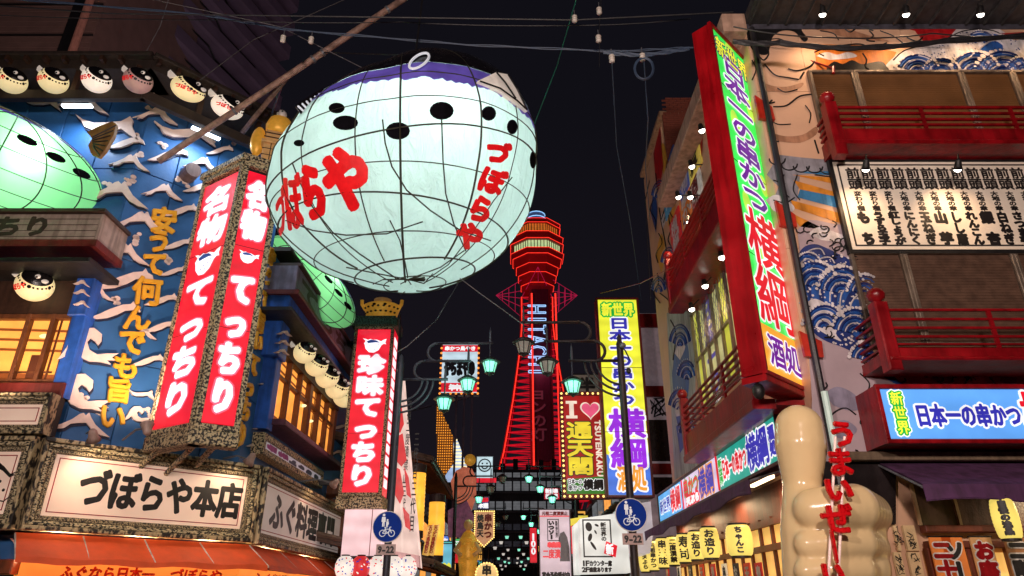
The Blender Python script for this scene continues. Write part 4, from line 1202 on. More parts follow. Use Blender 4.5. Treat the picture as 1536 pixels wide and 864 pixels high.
def lantern_parts(root, p, s, on, light=0, offmat=None, lod=0):
    """p = underside of the bar the lantern hangs from"""
    x, y, z = p
    mb = MB(); mb.tube([(x, y, z), (x, y, z - .30 * s)], .018 * s, 6)
    if lod < 2: mb.lathe((x, y, z), [(.001, .42 * s), (.022 * s, .3 * s), (.03 * s, .05 * s), (.02 * s, 0)], 6)
    mb.build('hanger', IRON, root)
    c0 = Vector((x, y, z - .3 * s)); k = 8 if lod < 2 else 6
    MB().lathe(c0, [(.23 * s, -.13 * s), (.235 * s, -.115 * s), (.13 * s, -.04 * s), (.05 * s, 0)], 16 if lod < 2 else 8).build('cap', LGREEN if on else IRONB, root)
    g = GLASS_ON if on else (offmat or GLASS_OFF)
    MB().lathe(c0, [(.10 * s, -.36 * s), (.165 * s, -.135 * s)], k).build('glass', g, root)
    if on and lod < 2: MB().lathe(c0, [(.03 * s, -.33 * s), (.068 * s, -.27 * s), (.068 * s, -.17 * s), (.03 * s, -.14 * s)], 8).build('tube', GLASS_HOT, root) if False else None
    mb = MB()
    if lod < 2:
        for j in range(k):
            a = 2 * pi * j / k
            mb.tube([c0 + Vector((.103 * s * cos(a), .103 * s * sin(a), -.36 * s)), c0 + Vector((.168 * s * cos(a), .168 * s * sin(a), -.135 * s))], .009 * s, 4)
    mb.lathe(c0, [(.02 * s, -.43 * s), (.06 * s, -.39 * s), (.108 * s, -.375 * s), (.108 * s, -.355 * s)], 10)
    mb.build('lantern_frame', LGREEN if on else IRONB, root)
    if light: lamp('POINT', c0 + Vector((0, -.25 * s, -.25 * s)), light, (.35, 1, .75), .12, root)

def arc(cx, cz, r, a0, a1, n, Y):
    return [Vector((cx + r * cos(radians(a0 + (a1 - a0) * i / n)), Y, cz + r * sin(radians(a0 + (a1 - a0) * i / n)))) for i in range(n + 1)]

def street_lamp(label, X, Y, top, side, ons, light=0, mat=None, lod=0, s=1.0, offmat=None):
    """side = +1: arms reach to +X. Three stacked bars joined by half-round turns, a lantern under each bar's end"""
    mat = mat or IRON
    root = thing('street_lamp', label, 'street lamp', (X, Y, 0), 'street lamps with three lanterns')
    k = 12 if lod == 0 else 6
    mb = MB(); mb.lathe((X, Y, 0), [(.14, 0), (.14, .5), (.075, .7), (.07, top - .2), (.075, top - .16), (.05, top - .1), (.045, top), (.01, top + .06)], k); mb.build('pole', mat, root, True)
    z1 = top - .52; g = .42; r = g / 2
    ends = [1.0, 1.50, 1.98]            # lantern distances from the pole
    starts = [0, .52, .80]
    for i in range(3):
        z = z1 + i * g
        pts = []
        x0 = 0 if i == 0 else starts[i]
        mb = MB()
        mb.tube([(X + side * x0, Y, z), (X + side * (ends[i] + .06), Y, z)], .033, k // 2 + 2)
        if i < 2:   # half turn from this bar's left end up to the next bar
            xs = starts[i + 1]; a = arc(X + side * xs, z + r, r, 270, 90, 12, Y) if side > 0 else arc(X + side * xs, z + r, r, -90, 90, 12, Y)
            mb.tube(a, .033, k // 2 + 2)
        mb.build('arm', mat, root, True)
    mb = MB()
    for q, rr in enumerate((.40, .52, .64)):   # quarter-round braces
        a0, a1 = (270, 360) if side > 0 else (270, 180)
        mb.tube(arc(X, z1, rr + .1, a0, a1, 10, Y + .002 * q), .024, k // 2 + 2)
    mb.build('brace', mat, root, True)
    for i in range(3):
        lantern_parts(root, (X + side * ends[i], Y, z1 + i * g - .03), s, ons[i], (light if ons[i] else 0), offmat, lod)
    return root

def disc_sign(label, X, Y, zc, R, parent_label):
    root = thing('traffic_sign', label, 'road sign', (X, Y, zc - R))
    fr = Fr(X, Y - .1, 0)
    circ = lambda r, n=36: [(r * cos(2 * pi * i / n), zc + r * sin(2 * pi * i / n)) for i in range(n)]
    SB = M('sign_blue_glow', c(8, 44, 130), .6, emit=.16, ecol=c(10, 60, 165), spec=.1, bump=0, nosample=True)  # the plate's brightness is put in as emission
    MB().prism(fr, circ(R), -.015, .0).build('plate_rim', WHITEP, root)
    MB().prism(fr, circ(R * .95), 0, .003).build('plate', SB, root)
    SW = M('sign_white_print', c(235, 238, 245), .4, emit=.25, nosample=True)
    mb = MB(); n = .006
    def dd(x, z, r, k=10): mb.flat(fr, [(x * R + r * R * cos(2 * pi * i / k), zc + z * R + r * R * sin(2 * pi * i / k)) for i in range(k)], n)
    def pp(pts): mb.flat(fr, [(x * R, zc + z * R) for x, z in pts], n)
    dd(-.28, .74, .09); pp([(-.4, .62), (-.16, .62), (-.14, .3), (-.2, .3), (-.2, .0), (-.26, .0), (-.28, .28), (-.3, .0), (-.36, .0), (-.36, .3), (-.42, .3)])
    dd(-.02, .42, .065); pp([(-.1, .34), (.06, .34), (.08, .14), (.03, .12), (.03, -.04), (-.02, -.04), (-.02, .1), (-.06, -.04), (-.1, -.04), (-.1, .14)])
    mb.build('walkers_print', SW, root)
    mb = MB()
    Q = lambda x, z: fr.P(x * R, zc + z * R, n)
    for cx in (-.3, .3): mb.tube([Q(cx + .2 * cos(2 * pi * i / 16), -.42 + .2 * sin(2 * pi * i / 16)) for i in range(16)], .008, 4, True)
    for a, b2 in (((-.3, -.42), (-.14, -.16)), ((-.14, -.16), (.2, -.16)), ((.3, -.42), (.14, -.06)), ((-.14, -.16), (.02, -.42)), ((.02, -.42), (.2, -.16)), ((-.3, -.42), (.02, -.42)), ((-.2, -.06), (-.06, -.06)), ((-.12, -.06), (-.14, -.16)), ((.14, -.06), (.26, -.02))): mb.tube([Q(*a), Q(*b2)], .008, 4)
    mb.build('bicycle_print', SW, root)
    w, h = R * .78, R * .33; z2 = zc - R - h - .03
    fr2 = fr
    MB().box(fr2, -w * .82, w * .82, z2 - h, z2 + h, -.012, .004, .002).build('hours_plate', M('hours_plate_paint', c(190, 160, 156), .5, emit=.05, nosample=True), root)
    text(fr2, '9-22', -w * .68, w * .7, z2 - h * .6, z2 + h * .6, .008, INK, root, bold=.009, gap=.2, name='hours_lettering')
    mb = MB()
    for dz in (-.4, .45): mb.box(fr, -.1, .1, zc + dz * R, zc + dz * R + .04, -.12, -.016)
    mb.build('clamp', STEEL, root)

street_lamp('tall lamp post at left with three lit green lanterns', -2.47, 14.5, 6.52, 1, (1, 1, 1), 11)
street_lamp('tall brown lamp post at right, one green lantern lit and two pale ones dark', 2.22, 13.3, 6.55, -1, (1, 0, 0), 11, IRONB)
disc_sign('blue round walkers and bicycle sign with 9-22 plate on the left lamp post', -2.49, 14.5, at(588, 790, 14.4).z, .30, '')
disc_sign('blue round walkers and bicycle sign with 9-22 plate on the right lamp post', 2.20, 13.3, at(948, 772, 13.2).z, .295, '')
mb = MB(); p = at(937, 520, 13.2); q = at(930, 548, 13.2)
rt = thing('post_camera', 'small dark camera box clamped near the top of the right lamp post', 'camera', p)
mb.tube([at(930, 518, 13.2), at(938, 526, 13.1), at(945, 540, 13.0)], .015, 6); mb.build('cable', BLACK, rt)
MB().ell(at(934, 518, 13.15), .07, .07, .06, 10, 6).build('housing', STEEL, rt, True)
MB().ell(at(943, 556, 13.1), .05, .05, .07, 8, 6).build('sensor', BLACK, rt, True)

ws = {0: ('left', -2.45, 1, (1, 0, 0)), 1: ('right', 2.6, -1, (1, 1, 1))}
lab = ['second', 'third', 'fourth', 'fifth', 'sixth', 'seventh']
for i, Y in enumerate((30, 45, 60, 76, 92, 104)):
    street_lamp(lab[i] + ' lamp post of the left row down the street', -2.4, Y, 6.5, 1, ((1, 0, 0), (1, 0, 0), (0, 0, 1), (1, 0, 0), (0, 1, 0), (0, 0, 1))[i], 18 if i < 2 else 0, M('black_iron', c(32, 28, 34), .5, .2) if i < 1 else IRONB, 1 if i < 2 else 2, 1, GLASS_OFFB if i < 2 else E('small_white_lantern_glass', c(235, 225, 215), .8))
    street_lamp(lab[i] + ' lamp post of the right row down the street', 2.7, Y, 6.5, -1, ((1, 1, 1), (1, 1, 1), (1, 0, 1), (1, 0, 1), (0, 1, 0), (1, 0, 0))[i], 18 if i < 2 else 0, IRONB, 1 if i < 2 else 2, 1, GLASS_OFFB if i < 2 else E('small_white_lantern_glass', c(235, 225, 215), .8))

def fill_flood_post(label, X, Y, z, aim, power, col):  # unseen fill lamps added behind the viewer to brighten the facades
    rt = thing('added_fill_flood', label, 'lamp', (X, Y, 0))
    MB().lathe((X, Y, 0), [(.14, 0), (.1, .6), (.06, z)], 12).build('pole', IRON, rt, True)
    MB().box(Fr(X, Y, 180), -.35, .35, z, z + .3, -.1, .1, .02).build('housing', IRON, rt)
    MB().box(Fr(X, Y, 180), -.3, .3, z + .03, z + .27, .1, .11).build('lens', E('fill_flood_lens', (1, .85, .75, 1), 8), rt)
    lamp('AREA', (X, Y + .25, z + .15), power, col, .8, rt, aim)
fill_flood_post('added fill flood on a post behind the viewer at the left kerb', -4.4, -2.0, 6.0, (-4, 14, 7), FP * .9, (1, .80, .72))
fill_flood_post('added fill flood on a post behind the viewer at the right kerb', 1.5, -2.5, 6.0, (5, 10, 6), FP, (1, .80, .70))
# ============================================================ lattice tower
TY = 140.0
TX = at(808, 560, TY).x
RN = E('red_neon', c(255, 52, 38), 1.5)
RNP = E('pink_red_neon', c(190, 30, 80), .6)
TRED = M('red_glow_steel', c(120, 22, 30), .5, scale=.4, emit=.05, ecol=c(200, 10, 24), nosample=True)  # faint red emission put in for the red wash on the steel
TDARK = M('dark_tower_cladding', c(110, 40, 62), .6, scale=.3)
tw = thing('tower', 'tall lattice tower outlined in red neon at the end of the street', 'tower', (TX, TY, 0))
def tz(y): return at(808, y, TY).z
def hw(y, xl, xr): p = at(xl, y, TY); q = at(xr, y, TY); return (q.x - p.x) / 2
lev = [(440, 791, 838), (480, 789, 836), (520, 785, 839), (560, 778, 844), (600, 772, 850), (640, 765, 858), (680, 758, 866), (720, 748, 876), (790, 738, 892)]
L3 = [(tz(y), hw(y, a, b2) * (1.0)) for y, a, b2 in lev]
L3.append((0, L3[-1][1] * 1.25))
def corner(z, w, i): sx, sy = [(-1, -1), (1, -1), (1, 1), (-1, 1)][i]; return Vector((TX + sx * w, TY + 6 + sy * w, z))
for i in range(4):
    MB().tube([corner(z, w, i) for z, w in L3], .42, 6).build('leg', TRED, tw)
mb = MB(); mn = MB()
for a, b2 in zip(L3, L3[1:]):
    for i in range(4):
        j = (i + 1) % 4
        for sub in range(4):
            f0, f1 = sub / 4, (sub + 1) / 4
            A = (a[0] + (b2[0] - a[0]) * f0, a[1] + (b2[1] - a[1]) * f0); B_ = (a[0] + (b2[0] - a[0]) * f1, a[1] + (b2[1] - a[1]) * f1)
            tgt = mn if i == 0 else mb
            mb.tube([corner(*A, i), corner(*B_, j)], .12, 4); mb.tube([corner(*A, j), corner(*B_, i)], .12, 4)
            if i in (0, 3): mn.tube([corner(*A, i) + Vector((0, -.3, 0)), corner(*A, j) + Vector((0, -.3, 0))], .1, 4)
mb.build('cross_bracing', E('braces_red_glow', c(190, 18, 40), .6), tw); mn.build('neon_rung', E('dim_red_neon', c(225, 26, 42), .7), tw)  # braces glow by themselves in place of red light falling on them
mb = MB()
for i in (0, 1): mb.tube([corner(z, w, i) + Vector((0, -.45, 0)) for z, w in L3[:8]], .14, 5)
for xp in (797.5, 833):
    pa = at(xp, 440, TY - 6.2); pb = at(xp, 700, TY - 6.2); mb.tube([pa, (pa.x, TY - 6.2, pb.z)], .18, 5)
mb.build('neon_line', RN, tw)
# central shaft with its vertical wordmark
sx0 = at(794, 450, TY - 5.5).x; sx1 = at(826, 450, TY - 5.5).x
MB().wbox(sx0, sx1, TY - 5.6, TY + 3, 0, tz(444)).build('shaft', TDARK, tw)
MB().wbox(sx0 + .5, sx1 - .5, TY - 5.9, TY - 5.62, tz(700), tz(450)).build('sign_board', M('night_blue_board', c(50, 26, 62), .5), tw)
tf = Fr(at(806, 500, TY - 6).x, TY - 6, 0)
NBL = E('pale_blue_neon', c(150, 205, 255), 1.3)
HH = 'HITACHI'
za, zb_ = tf.px(806, 457, 0)[1], tf.px(806, 566, 0)[1]
hs = (za - zb_) / 7
hwid = 3.9
for i, ch in enumerate(HH):
    vs, tris, eds = GL[ch]
    narrow = ch == 'I'
    top_ = za - i * hs
    def mpp(x, y): return tf.P(-hwid / 2 + y * hwid, top_ - .06 * hs - (x if not narrow else .32 + (x - .5) * .8 + .2) * hs * .82, .1)
    mb = MB()
    for a, b2 in eds:
        # offset outline slightly outwards so letters read as double-line neon
        mb.tube([mpp(*vs[a]), mpp(*vs[b2])], .1, 4)
    mb.build('neon_letter', NBL, tw)
KANA = M('faint_glow_tube_letters', c(105, 85, 105), .5, emit=.08, nosample=True)  # low emission lifts the letters though their tubes are off
z_a, z_b = tf.px(806, 580, 0)[1], tf.px(806, 662, 0)[1]
text(tf, 'ョンの灯', -1.5, 1.5, z_b, z_a, .05, KANA, tw, vert=True, bold=.09)
# observation deck: eight-sided tiers
DY = TY + 2
def ring(mb, prof, k=8, rot=pi / 8): mb.lathe((TX + .1, DY, 0), prof, k, rot)
kf = 1 / cos(pi / 8)
def rr(y, x0, x1): return hw(y, x0, x1) * kf * 1.0
zt = lambda y: tz(y)
R1 = rr(385, 780, 846)
R0 = rr(360, 771, 848)
tiers = []
def tier(name, mat, y0, y1, f0, f1):
    mb = MB(); ring(mb, [(f0, zt(y0)), (f1, zt(y1))]); return mb.build(name, mat, tw)
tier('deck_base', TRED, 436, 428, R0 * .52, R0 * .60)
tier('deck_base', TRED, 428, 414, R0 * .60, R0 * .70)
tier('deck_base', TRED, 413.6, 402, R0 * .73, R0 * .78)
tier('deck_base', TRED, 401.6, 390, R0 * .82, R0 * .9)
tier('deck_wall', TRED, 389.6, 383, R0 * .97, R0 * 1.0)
OFFG = M('observation_glass_green_lit', c(180, 210, 160), .2, emit=.9, ecol=c(190, 225, 160), scale=.9, var=.7, nosample=True)
tier('deck_window', OFFG, 382, 370, R0 * .86, R0 * .88)
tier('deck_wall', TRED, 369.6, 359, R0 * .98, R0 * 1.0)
AMB = M('observation_glass_amber_lit', c(220, 130, 50), .2, emit=.55, ecol=c(235, 130, 50), scale=.8, var=.8, nosample=True)
tier('deck_window', AMB, 358.6, 344, R0 * .78, R0 * .8)
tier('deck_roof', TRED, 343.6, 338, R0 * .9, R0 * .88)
tier('deck_roof', TDARK, 337.6, 326, R0 * .36, R0 * .33)
mb = MB(); ring(mb, [(R0 * .3, zt(325)), (R0 * .34, zt(322)), (R0 * .3, zt(316)), (R0 * .1, zt(312))], 16); mb.build('dome', M('blue_lit_dome', c(90, 110, 160), .4, emit=.25, nosample=True), tw)
def octa(y, f, r, mat, name='neon_ring', k=8, rot=pi / 8):
    z = zt(y); MB().tube([Vector((TX + .1 + f * cos(rot + 2 * pi * i / k), DY + f * sin(rot + 2 * pi * i / k), z)) for i in range(k)], r, 5, True).build(name, mat, tw)
for y, f in ((428, .62), (414, .72), (402, .80), (390, .93), (383, 1.02), (369, 1.02), (359, 1.02), (344, .92), (338, .92)): octa(y, R0 * f, .075, RN)
for y, f in ((324, .36), (317, .33)): octa(y, R0 * f, .1, NBL, 'neon_ring', 16)
mb = MB()
for i in range(8):
    for j in range(6):
        a = pi / 8 + 2 * pi * (i + j / 6) / 8
        # mullion posts on the straight sides
        p0 = Vector((cos(pi / 8 + 2 * pi * i / 8), sin(pi / 8 + 2 * pi * i / 8), 0)); p1 = Vector((cos(pi / 8 + 2 * pi * (i + 1) / 8), sin(pi / 8 + 2 * pi * (i + 1) / 8), 0)); p = p0 + (p1 - p0) * j / 6
        for y0, y1, f in ((382, 370, .89), (358, 344, .81)):
            q = p * R0 * f; mb.tube([Vector((TX + .1 + q.x, DY + q.y, zt(y0))), Vector((TX + .1 + q.x, DY + q.y, zt(y1)))], .09, 4)
build_each(mb, 'mullion', TDARK, tw)
# side trusses: four-armed star under the deck
for sgn, xe in ((-1, 744), (1, 866)):
    tip = at(xe, 443, TY); mb = MB()
    bx = TX + sgn * L3[0][1]
    for dy, dz in ((-3, 3.2), (3, 3.2), (-3, -3.4), (3, -3.4), (0, 0)):
        mb.tube([Vector((bx, TY + 2 + dy, tz(442) + dz)), tip], .07, 4)
    for f in (.25, .5, .75):
        ring_ = [Vector((bx, TY + 2 + dy, tz(442) + dz)) * (1 - f) + tip * f for dy, dz in ((-3, 3.2), (3, 3.2), (3, -3.4), (-3, -3.4))]
        mb.tube(ring_, .06, 4, True)
        mb.tube([ring_[0], ring_[2]], .05, 4)
    mb.build('side_truss', RNP, tw)
mb = MB()
for s_ in (-1, 1): mb.tube([corner(tz(440), L3[0][1], 0 if s_ < 0 else 1), Vector((TX, TY - 6, tz(418))), Vector((TX, TY - 6, tz(440)))], .07, 4)
mb.build('front_truss', RNP, tw)
for yy, e in ((440, 2200), (520, 2200), (610, 2200), (690, 2600)): lamp('POINT', (TX - 9, TY - 12, tz(yy)), e, (1, .05, .07), 1.0, tw)
lamp('POINT', (TX, TY - 9.5, tz(560)), 700, (1, .1, .2), 1.0, tw)
lamp('POINT', (TX + 12, TY - 12, tz(440)), 2200, (1, .04, .06), 1.0, tw)

# ============================================================ grey building that closes the street
GB = Fr(at(728, 740, 112).x, 112, 0)
root = thing('office_building', 'low grey building closing the street below the tower', 'building', GB.P(8, 0, 0))
gw = GB.px(868, 730)[0]
ztop_, = (GB.px(790, 704)[1],)
MB().box(GB, -6, gw, 0, ztop_, -10, 0).build('wall', M('grey_render', c(92, 92, 98), .7, scale=.4), root)
GWIN = M('grey_lit_window_strip', c(150, 152, 156), .2, emit=.34, scale=.6, var=.8, nosample=True)
for y0, y1 in ((736, 722), (765, 752), (716, 709), (795, 786), (820, 812), (846, 838)):
    a, b2 = GB.px(790, y0)[1], GB.px(790, y1)[1]
    GW_ = GWIN if y0 < 770 else M('dim_far_window_strip', c(70, 72, 84), .3, emit=.16, scale=.5, var=.9, nosample=True)
    for i in range(14):
        u = -5 + i * (gw + 4) / 14; MB().box(GB, u, u + (gw + 4) / 14 - .25, a, b2, 0, .06).build('window', GW_, root)
    MB().box(GB, -6, gw, a - .5, a - .25, 0, .8).build('ledge', M('grey_ledge', c(120, 120, 125), .6), root)
rs = MB(); 
for i in range(9): rs.box(GB, -4 + i * 2.1, -3.2 + i * 2.1, ztop_, ztop_ + random.uniform(.8, 2.2), -4, -2)
build_each(rs, 'roof_plant', M('dark_plant', c(50, 50, 55)), root)

# ============================================================ dark side buildings along the street
DARKW = M('night_wall_plaster', c(60, 52, 54), .8, scale=1)
def block(name, label, x0, x1, y0, y1, h, mat=DARKW, wins=0, face='x'):
    root = thing(name, label, 'building', ((x0 + x1) / 2, (y0 + y1) / 2, 0))
    MB().wbox(x0, x1, y0, y1, 0, h).build('wall', mat, root)
    MB().wbox(x0 - .1, x1 + .1, y0 - .1, y1 + .1, h, h + .25).build('parapet', STEEL, root)
    return root
for i, (y0, y1, h) in enumerate(((27, 38, 4.6), (38.3, 52, 6.2), (52.3, 70, 7.5), (70.3, 100, 8.5))):
    r = block('shop_building', ['first dark shop building past the restaurant on the left', 'second dark shop building down the left side', 'third dark shop building down the left side', 'farthest dark shop building on the left side'][i], -18, -5.2, y0, y1, h)
    fx = Fr(-5.2, y0, 90)
    for k in range(int((y1 - y0) / 3)):
        for zr in (h - 1.6, h - 3.6):
            if zr > 2: MB().box(fx, k * 3 + .4, k * 3 + 2.5, zr, zr + 1.1, 0, .08).build('window', WINL if (k + int(zr)) % 2 else GWIN, r); MB().box(fx, k * 3 + .3, k * 3 + 2.6, zr - .12, zr - .01, 0, .25).build('window_ledge', STEEL, r)
for i, (y0, y1, h) in enumerate(((34, 46, 7.5), (46.3, 62, 7.0), (62.3, 80, 8.5), (80.3, 104, 8.0))):
    r = block('shop_building', ['first dark shop building behind the white lantern signs', 'second dark shop building down the right side', 'third dark shop building down the right side', 'farthest dark shop building on the right side'][i], 5.2, 18, y0, y1, h)
    fx = Fr(5.2, y0, -90)
    for k in range(int((y1 - y0) / 3)):
        for zr in (h - 1.6, h - 3.6): MB().box(fx, -(k * 3 + 2.5), -(k * 3 + .4), zr, zr + 1.1, 0, .08).build('window', GWIN if (k + int(zr)) % 3 else WINL, r); MB().box(fx, -(k * 3 + 2.6), -(k * 3 + .3), zr - .12, zr - .01, 0, .25).build('window_ledge', STEEL, r)

# ============================================================ big dark buildings upper left
BB = Fr(at(0, 90, 24).x - 8, 24, 0)
root = thing('apartment_building', 'brown sided building rising behind the left restaurant', 'building', BB.P(6, 0, 0))
bx = BB.px(138, 60)[0]
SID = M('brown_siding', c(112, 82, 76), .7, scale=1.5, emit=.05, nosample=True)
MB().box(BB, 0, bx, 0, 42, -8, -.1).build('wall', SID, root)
for i in range(60):
    z = 18 + i * .32; MB().box(BB, 0, bx, z, z + .305, -.1, -.02, .012).build('siding_board', SID, root) if z < 34 else None
mb = MB()
for z in (BB.px(50, 54)[1], BB.px(50, 8)[1]): mb.tube([BB.P(0, z, .06), BB.P(bx, z, .06)], .05, 6)
mb.build('conduit', BLACK, root)
p0 = BB.px(106, 84, .25); MB().tube([BB.P(p0[0], p0[1] - 3, .25), BB.P(p0[0], p0[1] + 14, .25)], .17, 10).build('drain_pipe', M('pinkish_pipe', c(180, 120, 105), .5, emit=.05, nosample=True), root)
MB().box(BB, p0[0] - .85, p0[0] - .25, 0, 42, -.02, .1).build('corner_board', BLACK, root)

# tall building whose ribbed side runs away to the right
TBF = Fr(at(150, 60, 26).x, 26, 72)
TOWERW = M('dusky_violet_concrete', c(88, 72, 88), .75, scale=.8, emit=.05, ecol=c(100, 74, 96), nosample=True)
TOWERD = M('black_recess', c(26, 24, 32), .8)
root = thing('apartment_building', 'tall dark violet building with slanting ribs at the top left', 'building', TBF.P(8, 0, 0))
ue_ = TBF.px(432, 110)[0]
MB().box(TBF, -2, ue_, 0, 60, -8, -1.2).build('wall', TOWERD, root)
zs = [TBF.px(300, y)[1] for y in (118, 60, 5, -60, -130)]
zb0_ = TBF.px(300, 150)[1]; stp = 2.35
for i in range(9):
    z = zb0_ + i * stp
    MB().box(TBF, -2, ue_, z, z + 1.15, -1.2, .0, .15).build('floor_band', TOWERW, root)
    MB().box(TBF, -2, ue_ - .3, z + 1.17, z + 1.3, -1.2, -.35).build('band_trim', TOWERD, root)
    MB().tube([TBF.P(-2, z - .2, -.5), TBF.P(ue_ * .5, z - .2, -.5), TBF.P(ue_ * .55, z - .7, -.5), TBF.P(ue_ * .8, z - .7, -.5)], .06, 5).build('pipe_run', BLACK, root)

# rooftop boxes between
# ============================================================ mid-distance signs
def lit_box(name, label, fr, u0, u1, z0, z1, dep, edgemat, facemat, rim=.06, cat='sign', n=0.0, group=None):
    root = thing(name, label, cat, fr.P((u0 + u1) / 2, z0, n), group)
    MB().box(fr, u0, u1, z0, z1, n - dep, n - .02).build('box', edgemat, root)
    mb = MB(); frame_ring(mb, fr, u0 - .01, u1 + .01, z0 - .01, z1 + .01, rim, n - .02, n + .03, .008); mb.build('rim', edgemat, root)
    MB().box(fr, u0 + rim, u1 - rim, z0 + rim, z1 - rim, n - .02, n).build('panel', facemat, root)
    return root
def bulbs(root, fr, u0, u1, z0, z1, n, du, r, mat, name='bulb'):
    me = None
    pts = []
    nu = int((u1 - u0) / du); nz = int((z1 - z0) / du)
    for i in range(nu + 1): pts += [(u0 + (u1 - u0) * i / nu, z0), (u0 + (u1 - u0) * i / nu, z1)]
    for i in range(1, nz): pts += [(u0, z0 + (z1 - z0) * i / nz), (u1, z0 + (z1 - z0) * i / nz)]
    base = Vector(root.location)
    m0 = MB(); m0.ell(Vector((0, 0, 0)), r, r, r, 8, 5)
    first = m0.build(name, mat, None); first.parent = root; first.location = fr.P(*pts[0], n) - base
    for p in pts[1:]:
        o = first.copy(); COL.objects.link(o); o.location = fr.P(*p, n) - base
YBULB = E('yellow_bulb', c(255, 214, 120), 2.2)

# tall yellow backlit sign
YS = facing(902, 600, 22.0)
u1 = YS.px(978, 700)[0]; z1 = YS.px(930, 447)[1]; z0 = YS.px(940, 746)[1]
YEL = E('backlit_yellow_film', c(240, 240, 60), 1.0, sample=True)
rt = lit_box('vertical_sign', 'tall yellow backlit sign with blue and purple characters behind the right lamp post', YS, 0, u1, z0, z1, .5, M('dark_red_sign_box', c(110, 14, 20), .4), YEL, .07)
zt_ = YS.px(940, 693)[1]
MB().box(YS, .07, u1 - .07, z0 + .07, zt_, 0, .006).build('blue_zone', E('backlit_blue_film', c(70, 120, 225), .95), rt)
mb = MB()
mb.flat(YS, [(.07, zt_), (.07, zt_ + .25), (.3, zt_ + .1), (.8, zt_ - .02), (1.3, zt_ + .16), (u1 - .07, zt_ + .3), (u1 - .07, zt_)], .006); mb.build('blue_wave', E('backlit_blue_film', c(70, 120, 225)), rt)
GRN = E('backlit_green_film', c(30, 190, 70), .8); VIO = E('backlit_blue_violet_film', c(58, 56, 190), .8); PURW = E('backlit_purple_film', c(160, 40, 235), .9); ORG = E('backlit_orange_film', c(245, 160, 50), .95)
WHT = E('backlit_plain_white', c(250, 250, 252), 1.0); REDF = E('backlit_scarlet_film', c(228, 24, 44), .95)
H = z1 - z0
layered(YS, '新世界', .18, u1 - .18, z1 - .1 * H, z1 - .03 * H, .008, [(GRN, .075), (YEL, .02)], rt)
layered(YS, '日本一の串かつ', u1 * .28, u1 * .74, YS.px(936, 610)[1], YS.px(936, 476)[1], .008, [(WHT, .075), (VIO, .022)], rt, True, .1)
layered(YS, '横綱', u1 * .15, u1 * .9, YS.px(936, 703)[1], YS.px(936, 613)[1], .02, [(WHT, .1), (PURW, .035)], rt, True, .06)
layered(YS, '酒処', u1 * .24, u1 * .86, z0 + .2, zt_ - .12, .02, [(WHT, .07), (ORG, .02)], rt, False, .08)
mb = MB(); mb.box(YS, u1 * .3, u1 * .4, z0 - 2.5, z0, -.3, -.2); mb.build('stand', BLACK, rt)
for k in (.3, .62): MB().box(YS, .07, u1 - .07, z0 + H * k, z0 + H * k + .015, .0, .03).build('seam', M('dark_red_sign_box', c(110, 14, 20)), rt)

# I heart TSUTENKAKU sign
TS = facing(841, 660, 24.0)
u1 = TS.px(911, 650)[0]; z1 = TS.px(870, 588)[1]; z0 = TS.px(880, 748)[1]
rt = lit_box('bulb_sign', 'red sign edged with yellow bulbs reading I heart TSUTENKAKU', TS, 0, u1, z0, z1, .35, M('dark_red_sign_box', c(110, 14, 20)), E('backlit_dark_red', c(176, 20, 20), .75), .14)
bulbs(rt, TS, .07, u1 - .07, z0 + .07, z1 - .07, .06, .17, .042, YBULB)
H = z1 - z0
CRF = E('cream_film', c(245, 225, 205), .9); ia, ib, ic, id_ = .22, .62, z1 - .26 * H, z1 - .09 * H
MB().prism(TS, [(ia, ic), (ib, ic), (ib, ic + .1), (.5, ic + .1), (.5, id_ - .1), (ib, id_ - .1), (ib, id_), (ia, id_), (ia, id_ - .1), (.34, id_ - .1), (.34, ic + .1), (ia, ic + .1)], .004, .02).build('lettering', CRF, rt)
mb = MB(); hc = (u1 * .66, z1 - .175 * H); hr = u1 * .19
def heart(k): return [(hc[0] + k * hr * 1.0 * (16 * sin(t) ** 3) / 16, hc[1] + k * hr * (13 * cos(t) - 5 * cos(2 * t) - 2 * cos(3 * t) - cos(4 * t)) / 16) for t in [2 * pi * i / 40 for i in range(40)]][::-1]
mb.flat(TS, heart(1.16), .01); mb.build('heart_outline', E('cream_film', c(245, 225, 205)), rt)
mb = MB(); mb.flat(TS, heart(.98), .015); mb.build('heart', E('pink_film', c(240, 90, 130), .9), rt)
layered(TS, '通天閣', .24, u1 * .66, z0 + .21 * H, z1 - .29 * H, .01, [(E('dark_green_film', c(20, 70, 30), .5), .06), (E('golden_yellow_film', c(240, 215, 50), .95), .028)], rt, True, .06)
vs = 'TSUTENKAKU'; m2 = MB(); hh = (z1 - .27 * H - (z0 + .2 * H)) / 10
for i, ch in enumerate(vs):
    zt2 = z1 - .28 * H - i * hh
    fm = lambda x, y, d: TS.P(u1 * .74 + y, zt2 - x, .012 + d)
    glyph2d(m2, ch, fm, hh * .8, .2, .014)
m2.build('lettering', E('cream_film', c(245, 225, 205)), rt)
mb = MB(); mb.flat(TS, [(.15, z0 + .15), (.15, z0 + .17 * H), (u1 * .8, z0 + .2 * H), (u1 * .88, z0 + .3 * H), (u1 - .15, z0 + .3 * H), (u1 - .15, z0 + .15)], .004); mb.build('green_zone', E('grass_green_film', c(60, 140, 40), .6), rt)
layered(TS, '日本一の', .2, u1 * .42, z0 + .13 * H, z0 + .175 * H, .02, [(WHT, .025), (INK, .006)], rt)
layered(TS, '串かつ', .2, u1 * .42, z0 + .07 * H, z0 + .12 * H, .02, [(WHT, .025), (INK, .006)], rt)
layered(TS, '横綱', u1 * .44, u1 * .86, z0 + .08 * H, z0 + .17 * H, .02, [(WHT, .04), (INK, .02)], rt)

